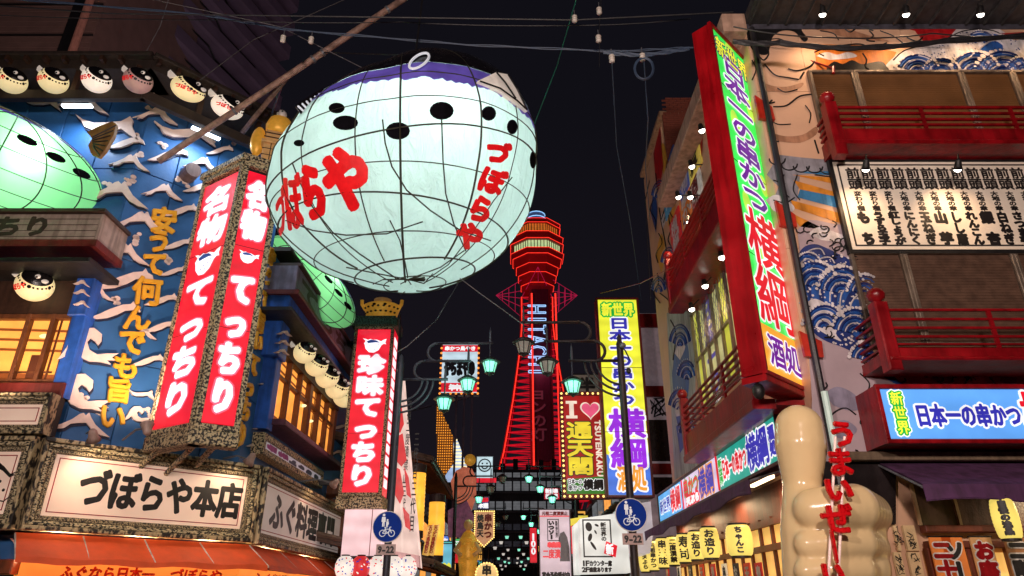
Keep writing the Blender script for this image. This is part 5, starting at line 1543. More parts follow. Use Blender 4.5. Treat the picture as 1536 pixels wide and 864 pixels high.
# sign with 半 behind
HS = facing(858, 572, 27); a = HS.px(900, 560)[0]
rt = lit_box('small_sign', 'dim square sign with one black character above the bulb sign', HS, 0, a, HS.px(880, 600)[1], HS.px(880, 561)[1], .3, BLACK, M('dim_beige_panel', c(150, 138, 126), .5, emit=.14, nosample=True), .04)
text(HS, '半', a * .25, a * .8, HS.px(880, 588)[1], HS.px(880, 567)[1], .01, INK, rt, bold=.04)

# square lit sign over the left lanterns
SS = facing(660, 550, 34.0); a = SS.px(719, 550)[0]; z1 = SS.px(690, 514)[1]; z0 = SS.px(690, 592)[1]; H = z1 - z0
rt = lit_box('bulb_sign', 'square white and red sign edged with orange bulbs behind the left lanterns', SS, 0, a, z0, z1, .4, M('dark_red_sign_box', c(110, 14, 20)), E('backlit_pale_blue', c(205, 228, 240), .9), .1)
MB().box(SS, .1, a - .1, z1 - .18 * H, z1 - .05 * H, 0, .01).build('red_zone', REDF, rt); MB().box(SS, .1, a - .1, z0 + .05 * H, z0 + .22 * H, 0, .01).build('red_zone', REDF, rt)
mb = MB(); mb.flat(SS, [(a / 2 + a * .42 * cos(t), z0 + H * .22 + abs(sin(t)) * .22 * H) for t in [pi * i / 12 for i in range(13)]][::-1], .012); mb.build('arc_shape', REDF, rt) if False else None
text(SS, '串かつ鳥やき', a * .1, a * .9, z1 - .155 * H, z1 - .075 * H, .014, WHT, rt, bold=.015)
text(SS, 'だるまやの'.replace('だ', 'や').replace('る', 'ち'), a * .12, a * .88, z0 + .36 * H, z0 + .66 * H, .014, INK, rt, bold=.06)
text(SS, '年中無休', a * .25, a * .8, z0 + .08 * H, z0 + .19 * H, .014, WHT, rt, bold=.03)
bulbs(rt, SS, .05, a - .05, z0 + .05, z1 - .05, .05, .26, .06, E('orange_bulb', c(255, 150, 60), 1.6))
mb = MB()
for u in (.9, 1.3, 1.7): mb.tube([SS.P(u, z0, -.2), SS.P(u, z0 - 6, -.2)], .06, 6)
mb.tube([SS.P(a * .8, z0 - .05, -.2), SS.P(-1.5, z0 - .8, -.2)], .05, 5)
mb.build('stand', M('mauve_grey_pipe', c(90, 76, 92), .5), rt)

# orange light curtain (two triangular sails of little bulbs)
LC = facing(655, 650, 40.0)
OB = E('amber_fairy_bulb', c(255, 160, 50), 1.5)
rt = thing('light_curtain', 'tall triangular curtain of orange fairy lights above the tiled roof', 'lights', at(662, 712, 40))
tri = [LC.px(x, y) for x, y in ((654, 598), (680, 655), (680, 695), (668, 712), (656, 712))]
MB().prism(LC, tri, -.12, -.04).build('backing', M('bronze_net', c(130, 80, 30), .6, emit=.3, nosample=True), rt)
def inside(p, poly):
    r_ = False
    for i in range(len(poly)):
        x0, y0 = poly[i]; x1, y1 = poly[i - 1]
        if (y0 > p[1]) != (y1 > p[1]) and p[0] < (x1 - x0) * (p[1] - y0) / (y1 - y0) + x0: r_ = not r_
    return r_
mb = MB(); us = [p[0] for p in tri]; zs_ = [p[1] for p in tri]
u = min(us)
while u < max(us):
    z = min(zs_)
    while z < max(zs_):
        if inside((u, z), tri): mb.ell(LC.P(u, z, 0), .035, .035, .035, 4, 3)
        z += .15
    u += .13
o = mb.build('fairy_bulbs', OB, rt, kind='stuff')
rt = thing('light_curtain', 'small white lit canopy with slats right of the orange light curtain', 'lights', at(680, 722, 42))
LC2 = facing(668, 690, 42.0)
MB().prism(LC2, pxpoly(LC2, 0, [(668, 722), (668, 706), (683, 656), (688, 664), (700, 698), (700, 722)]), -.3, 0).build('panel', E('pale_blue_lit_panel', c(180, 205, 245), .8), rt)
for i in range(9):
    y = 660 + 5 * i; MB().tube([LC2.P(*LC2.px(683 - i * 1.5, y, .05), .05), LC2.P(*LC2.px(686 + i * 1.8, y, .05), .05)], .05, 4).build('lit_slat', E('warm_white_slat', c(255, 235, 180), 1.3), rt)

# portrait poster
PS = facing(714, 705, 46); a = PS.px(740, 700)[0]
rt = lit_box('poster_sign', 'small white poster with a round drawing above a red strip', PS, 0, a, PS.px(725, 725)[1], PS.px(725, 684)[1], .3, STEEL, E('cool_white_poster', c(205, 232, 240), .9), .05)
cu_, cz_ = PS.px(727, 698)
mb = MB(); mb.tube([PS.P(cu_ + .4 * cos(2 * pi * i / 16), cz_ + .4 * sin(2 * pi * i / 16), .02) for i in range(16)], .04, 4, True); mb.tube([PS.P(cu_ + .2 * cos(pi + pi * i / 8), cz_ - .02 + .2 * sin(pi + pi * i / 8), .02) for i in range(9)], .04, 4)
for s_ in (-.15, .15): mb.ell(PS.P(cu_ + s_, cz_ + .12, .02), .06, .02, .06, 6, 4)
mb.build('round_drawing', INK, rt)
MB().box(PS, .05, a + .2, PS.px(725, 724)[1], PS.px(725, 717)[1], .004, .02).build('red_strip', REDF, rt)

# 串かつ shield sign and others
KS = facing(712, 790, 30); a = KS.px(741, 790)[0]
z1 = KS.px(727, 767)[1]; z0 = KS.px(727, 820)[1]; zm = KS.px(727, 806)[1]
rt = thing('bulb_sign', 'shield shaped bulb sign with red and black characters hanging over the street', 'sign', KS.P(a / 2, z0, 0))
pts = [(0, z1), (0, zm), (a * .5, z0), (a, zm), (a, z1)]
MB().prism(KS, pts, -.25, 0).build('panel', E('dull_orange_panel', c(215, 150, 100), .55), rt)
text(KS, '串かつ', a * .5, a * .88, zm - .05, z1 - .1, .01, M('sign_red_black_ink', c(140, 10, 20)), rt, True, .02)
text(KS, '焼鳥天', a * .12, a * .45, zm, z1 - .12, .01, INK, rt, True, .015)
m0 = MB()
bl = []
for p, q in zip(pts, pts[1:] + pts[:1]):
    l = sqrt((p[0] - q[0]) ** 2 + (p[1] - q[1]) ** 2); n_ = max(2, int(l / .085))
    bl += [(p[0] + (q[0] - p[0]) * i / n_, p[1] + (q[1] - p[1]) * i / n_) for i in range(n_)]
m0.ell((0, 0, 0), .03, .03, .03, 6, 4); f_ = m0.build('bulb', YBULB, None); f_.parent = rt; f_.location = KS.P(*bl[0], .04) - rt.location
for p in bl[1:]:
    o = f_.copy(); COL.objects.link(o); o.location = KS.P(*p, .04) - rt.location
RS = facing(714, 850, 29)
cu_, cz_ = RS.px(730, 862); rt = thing('round_sign', 'round cream sign ringed with bulbs at the bottom edge', 'sign', RS.P(cu_, cz_ - .45, 0))
MB().prism(RS, [(cu_ + .45 * cos(2 * pi * i / 28), cz_ + .45 * sin(2 * pi * i / 28)) for i in range(28)], -.2, 0).build('panel', E('cream_round_panel', c(250, 205, 130), .85), rt)
text(RS, '串', cu_ - .2, cu_ + .2, cz_ - .02, cz_ + .34, .01, INK, rt, bold=.02)
for i in range(24):
    m0 = MB(); 
    if i == 0: m0.ell((0, 0, 0), .035, .035, .035, 6, 4); f_ = m0.build('bulb', YBULB, None); f_.parent = rt; o = f_
    else: o = f_.copy(); COL.objects.link(o)
    o.location = RS.P(cu_ + .43 * cos(2 * pi * i / 24), cz_ + .43 * sin(2 * pi * i / 24), .04) - rt.location
# blue street board over shield sign
BS = facing(716, 755, 34); a = BS.px(734, 755)[0]
rt = lit_box('small_sign', 'small blue board with red and white characters above the shield sign', BS, 0, a, BS.px(725, 764)[1], BS.px(725, 745)[1], .2, STEEL, M('dull_blue_board', c(60, 70, 150), .4, emit=.35, nosample=True), .03)
text(BS, '新世界', .05, a - .05, BS.px(725, 753)[1], BS.px(725, 747)[1], .01, REDF, rt, bold=.02)
text(BS, '本通', .05, a - .05, BS.px(725, 762)[1], BS.px(725, 755)[1], .01, WHT, rt, bold=.02)
# yellow-green vertical board low left
VS = facing(663, 800, 30); a = VS.px(679, 830)[0]
rt = lit_box('vertical_sign', 'pale blue lit board with a yellow number low on the left', VS, 0, a, VS.px(670, 864)[1] - 1, VS.px(670, 815)[1], .3, STEEL, E('cyan_lit_board', c(110, 200, 225), .8), .03)
text(VS, '20', .08, a - .06, VS.px(670, 862)[1], VS.px(670, 845)[1], .01, E('lemon_film', c(240, 235, 70), .95), rt, bold=.03)
# standing gilded figure
FG = at(702, 835, 30)
rt = thing('golden_figure', 'golden carved figure under the roofs at the left of the street', 'figure', (FG.x, 30, 0))
mb = MB()
mb.lathe((FG.x, 30, 0), [(.5, 0), (.5, 1.2), (.3, 1.4), (.34, 2.6), (.42, 3.2), (.38, 3.8), (.22, 4.1), (.1, 4.2)], 16)
for i in range(16):
    a_ = -pi / 2 + random.uniform(-1.4, 1.4); z = 2.2 + i * .11; mb.ell((FG.x + .34 * cos(a_), 30 + .3 * sin(a_) - .1, z), .12, .1, .07, 8, 5)
mb.build('body', GILD, rt, True)
MB().ell((FG.x, 29.8, 4.4), .2, .18, .22, 12, 8).build('head', GILD2, rt, True)
for s_ in (-1, 1): MB().tube([(FG.x + s_ * .3, 29.8, 3.7), (FG.x + s_ * .5, 29.6, 3.4), (FG.x + s_ * .25, 29.5, 3.2)], .09, 7).build('arm', GILD2, rt, True)

# red 100 sign
RS1 = facing(794, 815, 44); a = RS1.px(806, 815)[0]
rt = lit_box('vertical_sign', 'narrow red lit sign reading 100 in the far street', RS1, 0, a, RS1.px(800, 845)[1], RS1.px(800, 791)[1], .3, BLACK, REDF, .04)
text(RS1, '100', .12, a - .12, RS1.px(800, 832)[1], RS1.px(800, 800)[1], .01, WHT, rt, True, .02)
RS2 = facing(815, 735, 52); a = RS2.px(840, 735)[0]
rt = lit_box('small_sign', 'red lit sign far down the street left of the bulb sign', RS2, 0, a, RS2.px(828, 750)[1], RS2.px(828, 731)[1], .3, BLACK, E('dull_red_lit', c(215, 40, 60), .8), .06)
text(RS2, '新世界', .15, a - .15, RS2.px(828, 748)[1], RS2.px(828, 741)[1], .01, WHT, rt, bold=.02); text(RS2, '新鮮串', .15, a - .15, RS2.px(828, 740)[1], RS2.px(828, 733)[1], .01, WHT, rt, bold=.02)

# clutter of little lit signs, canopies and shop windows deeper in the street
random.seed(31)
cols_ = [('amber', c(250, 180, 80)), ('red', c(225, 40, 50)), ('white', c(230, 235, 240)), ('teal', c(90, 200, 190)), ('pink', c(235, 110, 160)), ('yellow', c(240, 220, 90)), ('blue', c(90, 130, 230)), ('green', c(90, 200, 110))]
wordsL = ['串かつ', '焼鳥', '寿司', '食堂', '生ビール', '酒処', '天ぷら', '味噌', '粋', '新世界']
ordn = ['first', 'second', 'third', 'fourth', 'fifth', 'sixth', 'seventh', 'eighth', 'ninth', 'tenth', 'eleventh', 'twelfth']
for side in (-1, 1):
    for i in range(11):
        Y = 33 + i * 6.2 + random.uniform(-1, 1); x = side * (5.0 - random.uniform(.2, 1.7)); zc = 1.6 + Y * math.tan(radians(random.uniform(2.4, 5.6)))
        vert = random.random() < .55; w_, h_ = (random.uniform(.5, .8), random.uniform(1.4, 2.2)) if vert else (random.uniform(1.2, 2.0), random.uniform(.5, .8))
        nm, cl = cols_[(i * 3 + (side > 0) * 2) % 8]
        fr = Fr(x - w_ / 2, Y, 0)
        rt = lit_box('small_sign', '%s %s lit sign counted down the %s side of the far street' % (ordn[i], nm, 'left' if side < 0 else 'right'), fr, 0, w_, zc - h_ / 2, zc + h_ / 2, .25, BLACK, E('far_sign_' + nm, cl, .85), .04, group='little lit signs deep in the street')
        s_ = wordsL[(i + (side > 0) * 4) % 10]
        text(fr, s_, w_ * .16, w_ * .84, zc - h_ * .42, zc + h_ * .42, .01, INK if nm in ('amber', 'white', 'yellow', 'teal') else WHT, rt, vert, .02)
# banner with drawings, centre right
BN = facing(809, 810, 20); a = BN.px(856, 810)[0]; z1 = BN.px(830, 764)[1]; z0 = BN.px(830, 880)[1]
PKW = E('pinkish_white_banner', c(222, 196, 206), .75)
rt = lit_box('street_banner', 'pinkish white banner with a framed vertical drawing and small print', BN, 0, a, z0, z1, .1, STEEL, PKW, .02)
H = z1 - z0
MB().box(BN, .02, a - .02, z1 - .10 * H, z1 - .085 * H, .0, .012).build('red_line', REDF, rt)
text(BN, '元祖二度漬禁止', .08, a - .06, z1 - .08 * H, z1 - .03 * H, .012, M('deep_red_ink', c(150, 15, 20)), rt, bold=.006)
mb = MB(); frame_ring(mb, BN, a * .26, a * .64, z1 - .42 * H, z1 - .13 * H, .02, .0, .012); mb.build('drawn_frame', INK, rt)
text(BN, 'い・ゾノ'.replace('・', 'つ').replace('ゾ', 'ソ').replace('ノ', 'ー'), a * .3, a * .48, z1 - .4 * H, z1 - .15 * H, .014, INK, rt, True, .015)
text(BN, '新世界', a * .52, a * .6, z1 - .38 * H, z1 - .15 * H, .014, INK, rt, True, .004)
text(BN, '鉄板焼'.replace('鉄板', '串鳥'), a * .26, a * .66, z1 - .50 * H, z1 - .44 * H, .014, REDF, rt, bold=.02)
text(BN, '二度漬', a * .1, a * .66, z1 - .64 * H, z1 - .53 * H, .014, REDF, rt, bold=.008)
mb = MB(); mb.flat(BN, pxpoly(BN, .012, [(840, 800), (846, 797), (851, 806), (854, 822), (855, 842), (840, 842), (841, 822), (838, 812)]), .012); mb.build('grey_figure_print', M('grey_print', c(110, 105, 110), .5, emit=.2, nosample=True), rt)
text(BN, '宴会予約受付中', .06, a - .05, z0 + .2, z0 + .36, .014, INK, rt, bold=.012)

# white box sign with カウンター席
WS = facing(872, 810, 16.5); a = WS.px(944, 810)[0]; z1 = WS.px(905, 778)[1]; z0 = WS.px(905, 860)[1]
rt = thing('hanging_sign', 'white backlit box sign with a black framed panel and counter seat notice', 'sign', WS.P(a / 2, z0, 0))
pts = pxpoly(WS, 0, [(870, 778), (938, 768), (946, 859), (872, 861)])
MB().prism(WS, pts, -.6, 0).build('box', E('cool_white_lit_box', c(232, 232, 226), .85, sample=True), rt)
fu0, fu1, fz0, fz1 = WS.px(874, 800)[0], WS.px(917, 800)[0], WS.px(895, 836)[1], WS.px(895, 779)[1]
mb = MB(); frame_ring(mb, WS, fu0, fu1, fz0, fz1, .03, .0, .012); mb.build('drawn_frame', INK, rt)
mb = MB()
cu_ = lambda f: fu0 + (fu1 - fu0) * f; cv = lambda f: fz0 + (fz1 - fz0) * f
for (x, y, r1, r2, ro) in ((.22, .8, .075, .1, .2), (.5, .84, .05, .025, -.4), (.45, .66, .02, .05, .5), (.25, .52, .045, .09, -.3), (.35, .3, .03, .11, .6)):
    mb.flat(WS, [(cu_(x) + r1 * cos(t) * cos(ro) - r2 * sin(t) * sin(ro), cv(y) + r1 * cos(t) * sin(ro) + r2 * sin(t) * cos(ro)) for t in [2 * pi * i / 14 for i in range(14)]], .008)
mb.build('brush_strokes', INK, rt)
text(WS, '新世界の', cu_(.64), cu_(.82), cv(.42), cv(.92), .008, INK, rt, True, .006)
mb = MB(); mb.flat(WS, [(cu_(.7), cv(.1)), (cu_(1.1), cv(.0)), (cu_(1.18), cv(.3)), (cu_(.8), cv(.42))], .014); mb.build('red_seal', REDF, rt)
text(WS, '新', cu_(.78), cu_(1.04), cv(.08), cv(.34), .018, WHT, rt, bold=.012)
text(WS, '1Fカウンター席', WS.px(873, 848)[0], WS.px(918, 848)[0], WS.px(890, 849)[1], WS.px(890, 841)[1], .008, INK, rt, bold=.008)
text(WS, '2F座敷あります', WS.px(873, 858)[0], WS.px(918, 858)[0], WS.px(890, 858)[1], WS.px(890, 851)[1], .008, INK, rt, bold=.008)
WS2 = facing(862, 810, 17.8)
rt = thing('hanging_sign', 'tall white lantern box just left of the counter seat sign', 'sign', WS2.P(0, z0, 0))
MB().prism(WS2, pxpoly(WS2, 0, [(860, 788), (870, 780), (872, 862), (863, 862)]), -.5, 0).build('box', E('cool_white_lit_box', c(232, 232, 226)), rt)
rt = thing('hanging_sign', 'white canopy panel above and behind the counter seat sign', 'sign', at(930, 790, 19))
WS3 = facing(880, 780, 19)
MB().prism(WS3, pxpoly(WS3, 0, [(930, 760), (976, 752), (980, 800), (975, 830), (940, 830), (930, 800)]), -1.5, 0).build('box', E('dim_mauve_lit_box', c(200, 190, 196), .6), rt)
# small dark pub fascia with posts behind
rt = thing('shop_fascia', 'yellow and black strip sign between banner and white box', 'sign', at(858, 785, 24))
F3 = facing(856, 785, 24)
MB().prism(F3, pxpoly(F3, 0, [(852, 779), (874, 775), (874, 786), (852, 788)]), -.2, 0).build('panel', E('golden_yellow_film', c(240, 215, 50)), rt)
MB().prism(F3, pxpoly(F3, 0, [(846, 790), (880, 787), (880, 830), (846, 830)]), -.25, -.02).build('panel', REDF, rt)

# ============================================================ left side, past the restaurant: roofs, amber cylinder lanterns, striped banner
TILE = M('grey_brown_roof_tile', c(92, 76, 66), .6, scale=5)
def tiled_eave(label, xl, xr, Y0, Y1, z, group='tiled eaves on the left'):
    """pent roof on the left side: slopes from the wall (x=xl) down to the eave at x=xr"""
    root = thing('tiled_eave', label, 'roof', ((xl + xr) / 2, Y0, z), group)
    n = int((Y1 - Y0) / .42)
    ang = atan2(.9, xr - xl); sl = sqrt(.81 + (xr - xl) ** 2)
    f = lambda t, y, d=0: Vector((xl + (xr - xl) * t, y, z + .9 * (1 - t) + d))
    mb = MB(); mb.add([f(0, Y0), f(1, Y0), f(1, Y1), f(0, Y1), f(0, Y0, -.15), f(1, Y0, -.1), f(1, Y1, -.1), f(0, Y1, -.15)], [(0, 1, 2, 3), (7, 6, 5, 4), (0, 4, 5, 1), (1, 5, 6, 2), (2, 6, 7, 3)]); mb.build('roof_deck', DARKWOOD, root)
    for i in range(n + 1):
        y = Y0 + i * .42; MB().tube([f(0, y, .06), f(1.02, y, .06)], .085, 6).build('roof_tile', TILE, root)
    for i in range(n + 1):
        y = Y0 + i * .42 + .2; MB().tube([f(.3, y, -.14), f(.99, y, -.14)], .045, 4).build('rafter', WOOD, root)
    MB().tube([f(1.0, Y0, -.04), f(1.0, Y1, -.04)], .06, 6).build('gutter', IRONB, root)
    return root
e1 = at(657, 705, 27)
tiled_eave('upper tiled eave left of the street lamps', -6.4, at(662, 702, 28).x, 24.5, 34, at(662, 720, 29).z)
tiled_eave('lower tiled eave below the amber lanterns at the left', -6.4, at(660, 850, 24).x, 21.5, 30, at(650, 836, 24).z - .3)
MB().wbox(-6.6, -5.3, 24.3, 27, 0, 5.2).build('wall', WOOD, thing('shop_building', 'narrow wooden shop front just past the restaurant', 'building', (-6, 25, 0)))
AMBL = E('amber_lantern_skin', c(255, 178, 56), 1.15, sample=True)
def cyl_lantern(label, x, ytop, ybot, w, Y):
    p = at(x, ytop, Y); q = at(x, ybot, Y); r = w / 2 / FOC * (p - EYE).dot(Vector((0, cos(PITCH), sin(PITCH))))
    root = thing('cylinder_lantern', label, 'lantern', (p.x, Y, q.z), 'amber cylinder lanterns')
    H = p.z - q.z; mb = MB()
    prof = [(r * .9, .0)] + [(r * (1.0 if i % 2 else .965), H * (.02 + .96 * i / 26)) for i in range(27)] + [(r * .9, H)]
    mb.lathe((p.x, Y, q.z), prof, 18); mb.build('paper', AMBL, root, True)
    mb = MB(); mb.lathe((p.x, Y, p.z), [(r * 1.02, -.04), (r * 1.02, .2), (r * .6, .24)], 18); mb.lathe((p.x, Y, q.z), [(r * .5, -.2), (r * 1.0, -.16), (r * 1.0, .03)], 18); build_each(mb, 'end_cap', IRONB, root)
    lamp('POINT', (p.x + r + .2, Y - r - .3, q.z + H / 2), 14, (1, .65, .25), .2, root)
cyl_lantern('amber cylinder lantern under the tiled eave, nearer one', 627, 708, 798, 25, 21)
cyl_lantern('amber cylinder lantern, farther and lower one', 656, 752, 835, 24, 24)
# slanted gold menu strips
for i, x in enumerate((640, 648)):
    G3 = facing(x, 820, 20.5 + .2 * i); pts = pxpoly(G3, 0, [(x + 2, 790), (x + 11, 786), (x + 2, 834), (x - 7, 832)])
    rt = thing('menu_strip', ['gilt menu strip leaning below the amber lantern, left one', 'gilt menu strip leaning below the amber lantern, right one'][i], 'sign', G3.P(*pts[3]))
    MB().prism(G3, pts, -.06, 0).build('panel', E('gilt_menu_film', c(225, 170, 60), .7), rt)
    mb = MB(); a_, b_ = Vector(pts[0]), Vector(pts[3])
    for q in range(7):
        cc = (Vector(pts[0]) + Vector(pts[1])) / 2 * (1 - (q + .5) / 7.5) + (Vector(pts[2]) + Vector(pts[3])) / 2 * (q + .5) / 7.5
        glyph2d(mb, '天ぷら串焼酎の'[q], lambda X, Y_, d: G3.P(cc.x - .05 + X, cc.y - .06 + Y_, .01 + d), .1, .12, .006)
    mb.build('lettering', M('deep_red_ink', c(150, 15, 20)), rt)

# cone-shaped white banner with red fish behind the left post
CB = facing(600, 700, 19.5)
rt = thing('cone_banner', 'tall cone of white cloth with big red shapes behind the left lamp post', 'banner', at(612, 830, 19.5))
BANC = E('lit_pinkish_cloth', c(248, 214, 202), .85)
mb = MB(); seg = 10
L_ = [(596, 560), (594, 640), (590, 720), (586, 790), (584, 826)]; R_ = [(604, 560), (610, 640), (617, 720), (624, 780), (630, 852)]
vs = []
for (a_, b_) in zip(L_, R_):
    for j in range(seg + 1):
        f = j / seg; u, z = CB.px(a_[0] + (b_[0] - a_[0]) * f, a_[1] + (b_[1] - a_[1]) * f); vs.append(CB.P(u, z, .45 * sin(pi * f) * (z < 99)))
base_n = len(vs)
fs = [(i * (seg + 1) + j, (i + 1) * (seg + 1) + j, (i + 1) * (seg + 1) + j + 1, i * (seg + 1) + j + 1) for i in range(4) for j in range(seg)]
back = []
for (a_, b_) in zip(L_, R_):
    u, z = CB.px(*a_); u2, z2 = CB.px(*b_); back += [CB.P(u, z, -.5), CB.P(u2, z2, -.5)]
mb.add(vs, fs); mb.add(back, [(i * 2 + 1, (i + 1) * 2 + 1, (i + 1) * 2, i * 2) for i in range(4)])
mb.build('cloth', BANC, rt, True)
mb = MB()
for pts in ([(596, 600), (602, 606), (606, 636), (600, 650), (595, 640)], [(595, 655), (604, 650), (610, 690), (602, 700), (593, 690)], [(592, 700), (600, 704), (606, 740), (600, 756), (592, 742)], [(606, 700), (613, 716), (617, 748), (610, 742)], [(604, 760), (614, 772), (616, 796), (608, 790)], [(590, 770), (597, 778), (596, 800), (589, 796)]):
    mb.prism(CB, pxpoly(CB, .47, pts), .46, .475)
mb.build('red_shapes', E('lit_scarlet_cloth', c(225, 30, 40), .75), rt)
text(CB, '三代目三代目', CB.px(617, 780)[0], CB.px(624, 780)[0], CB.px(620, 800)[1], CB.px(612, 650)[1], .3, INK, rt, True, .004)
text(CB, '元祖二度漬禁止三代目', CB.px(609, 700)[0], CB.px(615, 700)[0], CB.px(617, 790)[1], CB.px(606, 600)[1], .42, INK, rt, True, .003)
MB().prism(CB, pxpoly(CB, .2, [(584, 826), (630, 834), (631, 852), (584, 838)]), .2, .48).build('hem_board', M('pink_hem_board', c(225, 175, 175), .6, emit=.4, nosample=True), rt)
mb = MB(); mb.tube([CB.P(*CB.px(600, 470, 0), 0), CB.P(*CB.px(600, 562, 0), 0)], .03, 6); mb.build('hanger', BLACK, rt)

# white-pink lit box below the flat pillar
WBX = facing(514, 800, 20.8)
rt = thing('light_box', 'pinkish white lit box below the flat red pillar sign', 'sign', at(550, 832, 20.8))
u0, u1 = 0, WBX.px(572, 800)[0]; z0, z1 = WBX.px(545, 834)[1], WBX.px(545, 764)[1]
MB().box(WBX, u0, u1, z0, z1, -1.2, 0, .02).build('box', E('pinkish_white_film', c(245, 205, 208), .95, sample=True), rt)
MB().box(WBX, u0 - .02, u1 + .02, z0 - .1, z0, -1.2, .03).build('sill', IRONB, rt)
for k in (.72,): MB().box(WBX, u1 * k, u1 * k + .02, z0, z1, 0, .01).build('seam', M('deep_red_ink', c(150, 15, 20)), rt)
MB().box(Fr(WBX.P(u1, 0).x + .02, 20.8, 0), 0, WBX.px(620, 800)[0] - u1, z0 - .2, z1, -1.0, -.1).build('side_box', E('pinkish_white_film', c(238, 196, 200)), rt)
# paper lantern row at bottom left-centre
for i, x in enumerate((517, 541, 566, 590, 612)):
    pc = at(x, 851, 18.5 + .15 * i); R = .245
    rt = thing('paper_lantern', ['first paper lantern with blue and red swirls, beside the framed board', 'second paper lantern in the low row, mostly red', 'third paper lantern in the low row, left of the lamp post', 'fourth paper lantern in the low row, behind the sign post', 'fifth paper lantern in the low row, rightmost'][i], 'lantern', pc - Vector((0, 0, R)), 'paper lanterns in the low row')
    mb = MB(); prof = [(R * (sin(pi * (k + .6) / 13.2) ** .85) * (1 if k % 2 else .97), -R * 1.15 * cos(pi * (k + .6) / 13.2)) for k in range(13)]
    mb.lathe(pc, prof, 20); mb.build('paper', E('warm_paper_lit', c(250, 236, 225), .95) if i != 1 else E('red_paper_lit', c(225, 50, 55), .8), rt, True)
    random.seed(50 + i)
    for nm_, mt_ in (('blue_print', E('blue_print_lit', c(50, 70, 190), .7)), ('red_print', REDF if i != 1 else E('warm_paper_lit', c(250, 236, 225)))):
        mb = MB()
        for k in range(11):
            a_ = -pi / 2 + random.uniform(-1.3, 1.3); f_ = random.uniform(-.75, .75); da, df = random.uniform(-.22, .22), random.uniform(-.14, .14)
            pt = lambda aa, ff: pc + Vector((R * 1.01 * cos(aa) * sqrt(max(.05, 1 - ff * ff)) ** .75, R * 1.01 * sin(aa) * sqrt(max(.05, 1 - ff * ff)) ** .75, R * 1.1 * ff))
            mb.tube([pt(a_, f_), pt(a_ + da * .5 + .04, f_ + df * .5), pt(a_ + da, f_ + df)], .014, 4)
        mb.build(nm_, mt_, rt, kind='stuff')
    mb = MB(); mb.lathe(pc, [(R * .4, R * 1.05), (R * .45, R * 1.2), (R * .3, R * 1.22)], 12); mb.lathe(pc, [(R * .3, -R * 1.22), (R * .42, -R * 1.18), (R * .4, -R * 1.02)], 12); build_each(mb, 'end_cap', BLACK, rt)
# colourful fish-shaped board behind the black post
CF = facing(690, 700, 33)
rt = thing('shop_sign', 'round orange and pink painted figure board left of the poster', 'sign', at(695, 760, 33))
MB().prism(CF, pxpoly(CF, 0, [(676, 722), (684, 706), (696, 700), (708, 703), (714, 716), (714, 745), (706, 768), (692, 764), (680, 748)]), -.3, 0).build('body', M('orange_pink_figure', c(225, 120, 90), .5, emit=.4, scale=3, var=.7, nosample=True), rt)
MB().ell(CF.P(*CF.px(705, 690, .1), .1), .28, .2, .28, 12, 8).build('head', GILD, rt, True)
MB().prism(CF, pxpoly(CF, 0, [(672, 766), (700, 750), (712, 776), (704, 806), (672, 806)]), -.2, .05).build('painted_board', M('mottled_colour_board', c(140, 80, 110), .5, emit=.25, scale=5, var=.9, nosample=True), rt)
# ============================================================ right building
RF = Fr(4.53, 10.0, 0)        # front, faces the camera
RW = Fr(4.53, 10.0, -90)      # street side; u < 0 is farther away
TAN = M('tan_mural_paint', c(216, 172, 142), .55, scale=1.2, var=.15)
PALEG = M('pale_grey_mural_paint', c(178, 158, 166), .55, scale=1.5, var=.15)
MBLUE = M('deep_blue_mural_paint', c(24, 48, 120), .5, scale=3)
MBLUE2 = M('mid_blue_mural_paint', c(36, 88, 170), .5, scale=3)
MWHITE = M('white_mural_paint', c(226, 218, 222), .55)
MBLACK = M('black_mural_line', c(16, 14, 18), .5)
ORNG = M('orange_mural_paint', c(222, 140, 40), .55)
CYAN = M('sky_blue_mural_paint', c(60, 130, 180), .55)
HB = thing('restaurant_building', 'mural painted restaurant at right with two red balconies', 'building', (6, 12, 0))
ztR = RF.px(1240, 38)[1]
MB().box(RF, 0, 8, 0, ztR, -6.5, -.03).build('wall', TAN, HB)
# wall cladding sheets
for i in range(8):
    for j in range(5):
        z = 3.6 + j * (ztR - 3.6) / 5
        MB().box(RF, i * 1.0 + .004, (i + 1) * 1.0 - .004, z + .004, z + (ztR - 3.6) / 5 - .004, -.03, random.uniform(0, .004)).build('wall_panel', TAN, HB)
def paint(name, mat, polys, n, fr=RF, par=None):
    mb = MB()
    for p in polys:
        q = pxpoly(fr, n, p); mb.flat(fr, q, n)
        # orient towards the viewer
    return build_each(mb, name, mat, par or HB)
def curve(pts, n=8):
    out = []
    P_ = [pts[0]] + list(pts) + [pts[-1]]
    for i in range(1, len(P_) - 2):
        for k in range(n):
            t = k / n; a, b2, c2, d = P_[i - 1], P_[i], P_[i + 1], P_[i + 2]
            out.append(tuple(.5 * ((2 * b2[m]) + (-a[m] + c2[m]) * t + (2 * a[m] - 5 * b2[m] + 4 * c2[m] - d[m]) * t * t + (-a[m] + 3 * b2[m] - 3 * c2[m] + d[m]) * t ** 3) for m in (0, 1)))
    out.append(pts[-1]); return out
def lines(name, mat, ll, r, n, fr=RF, par=None):
    mb = MB()
    for l in ll: mb.tube([fr.P(*fr.px(x, y, n), n) for x, y in curve(l, 5)], r, 4)
    return build_each(mb, name, mat, par or HB)
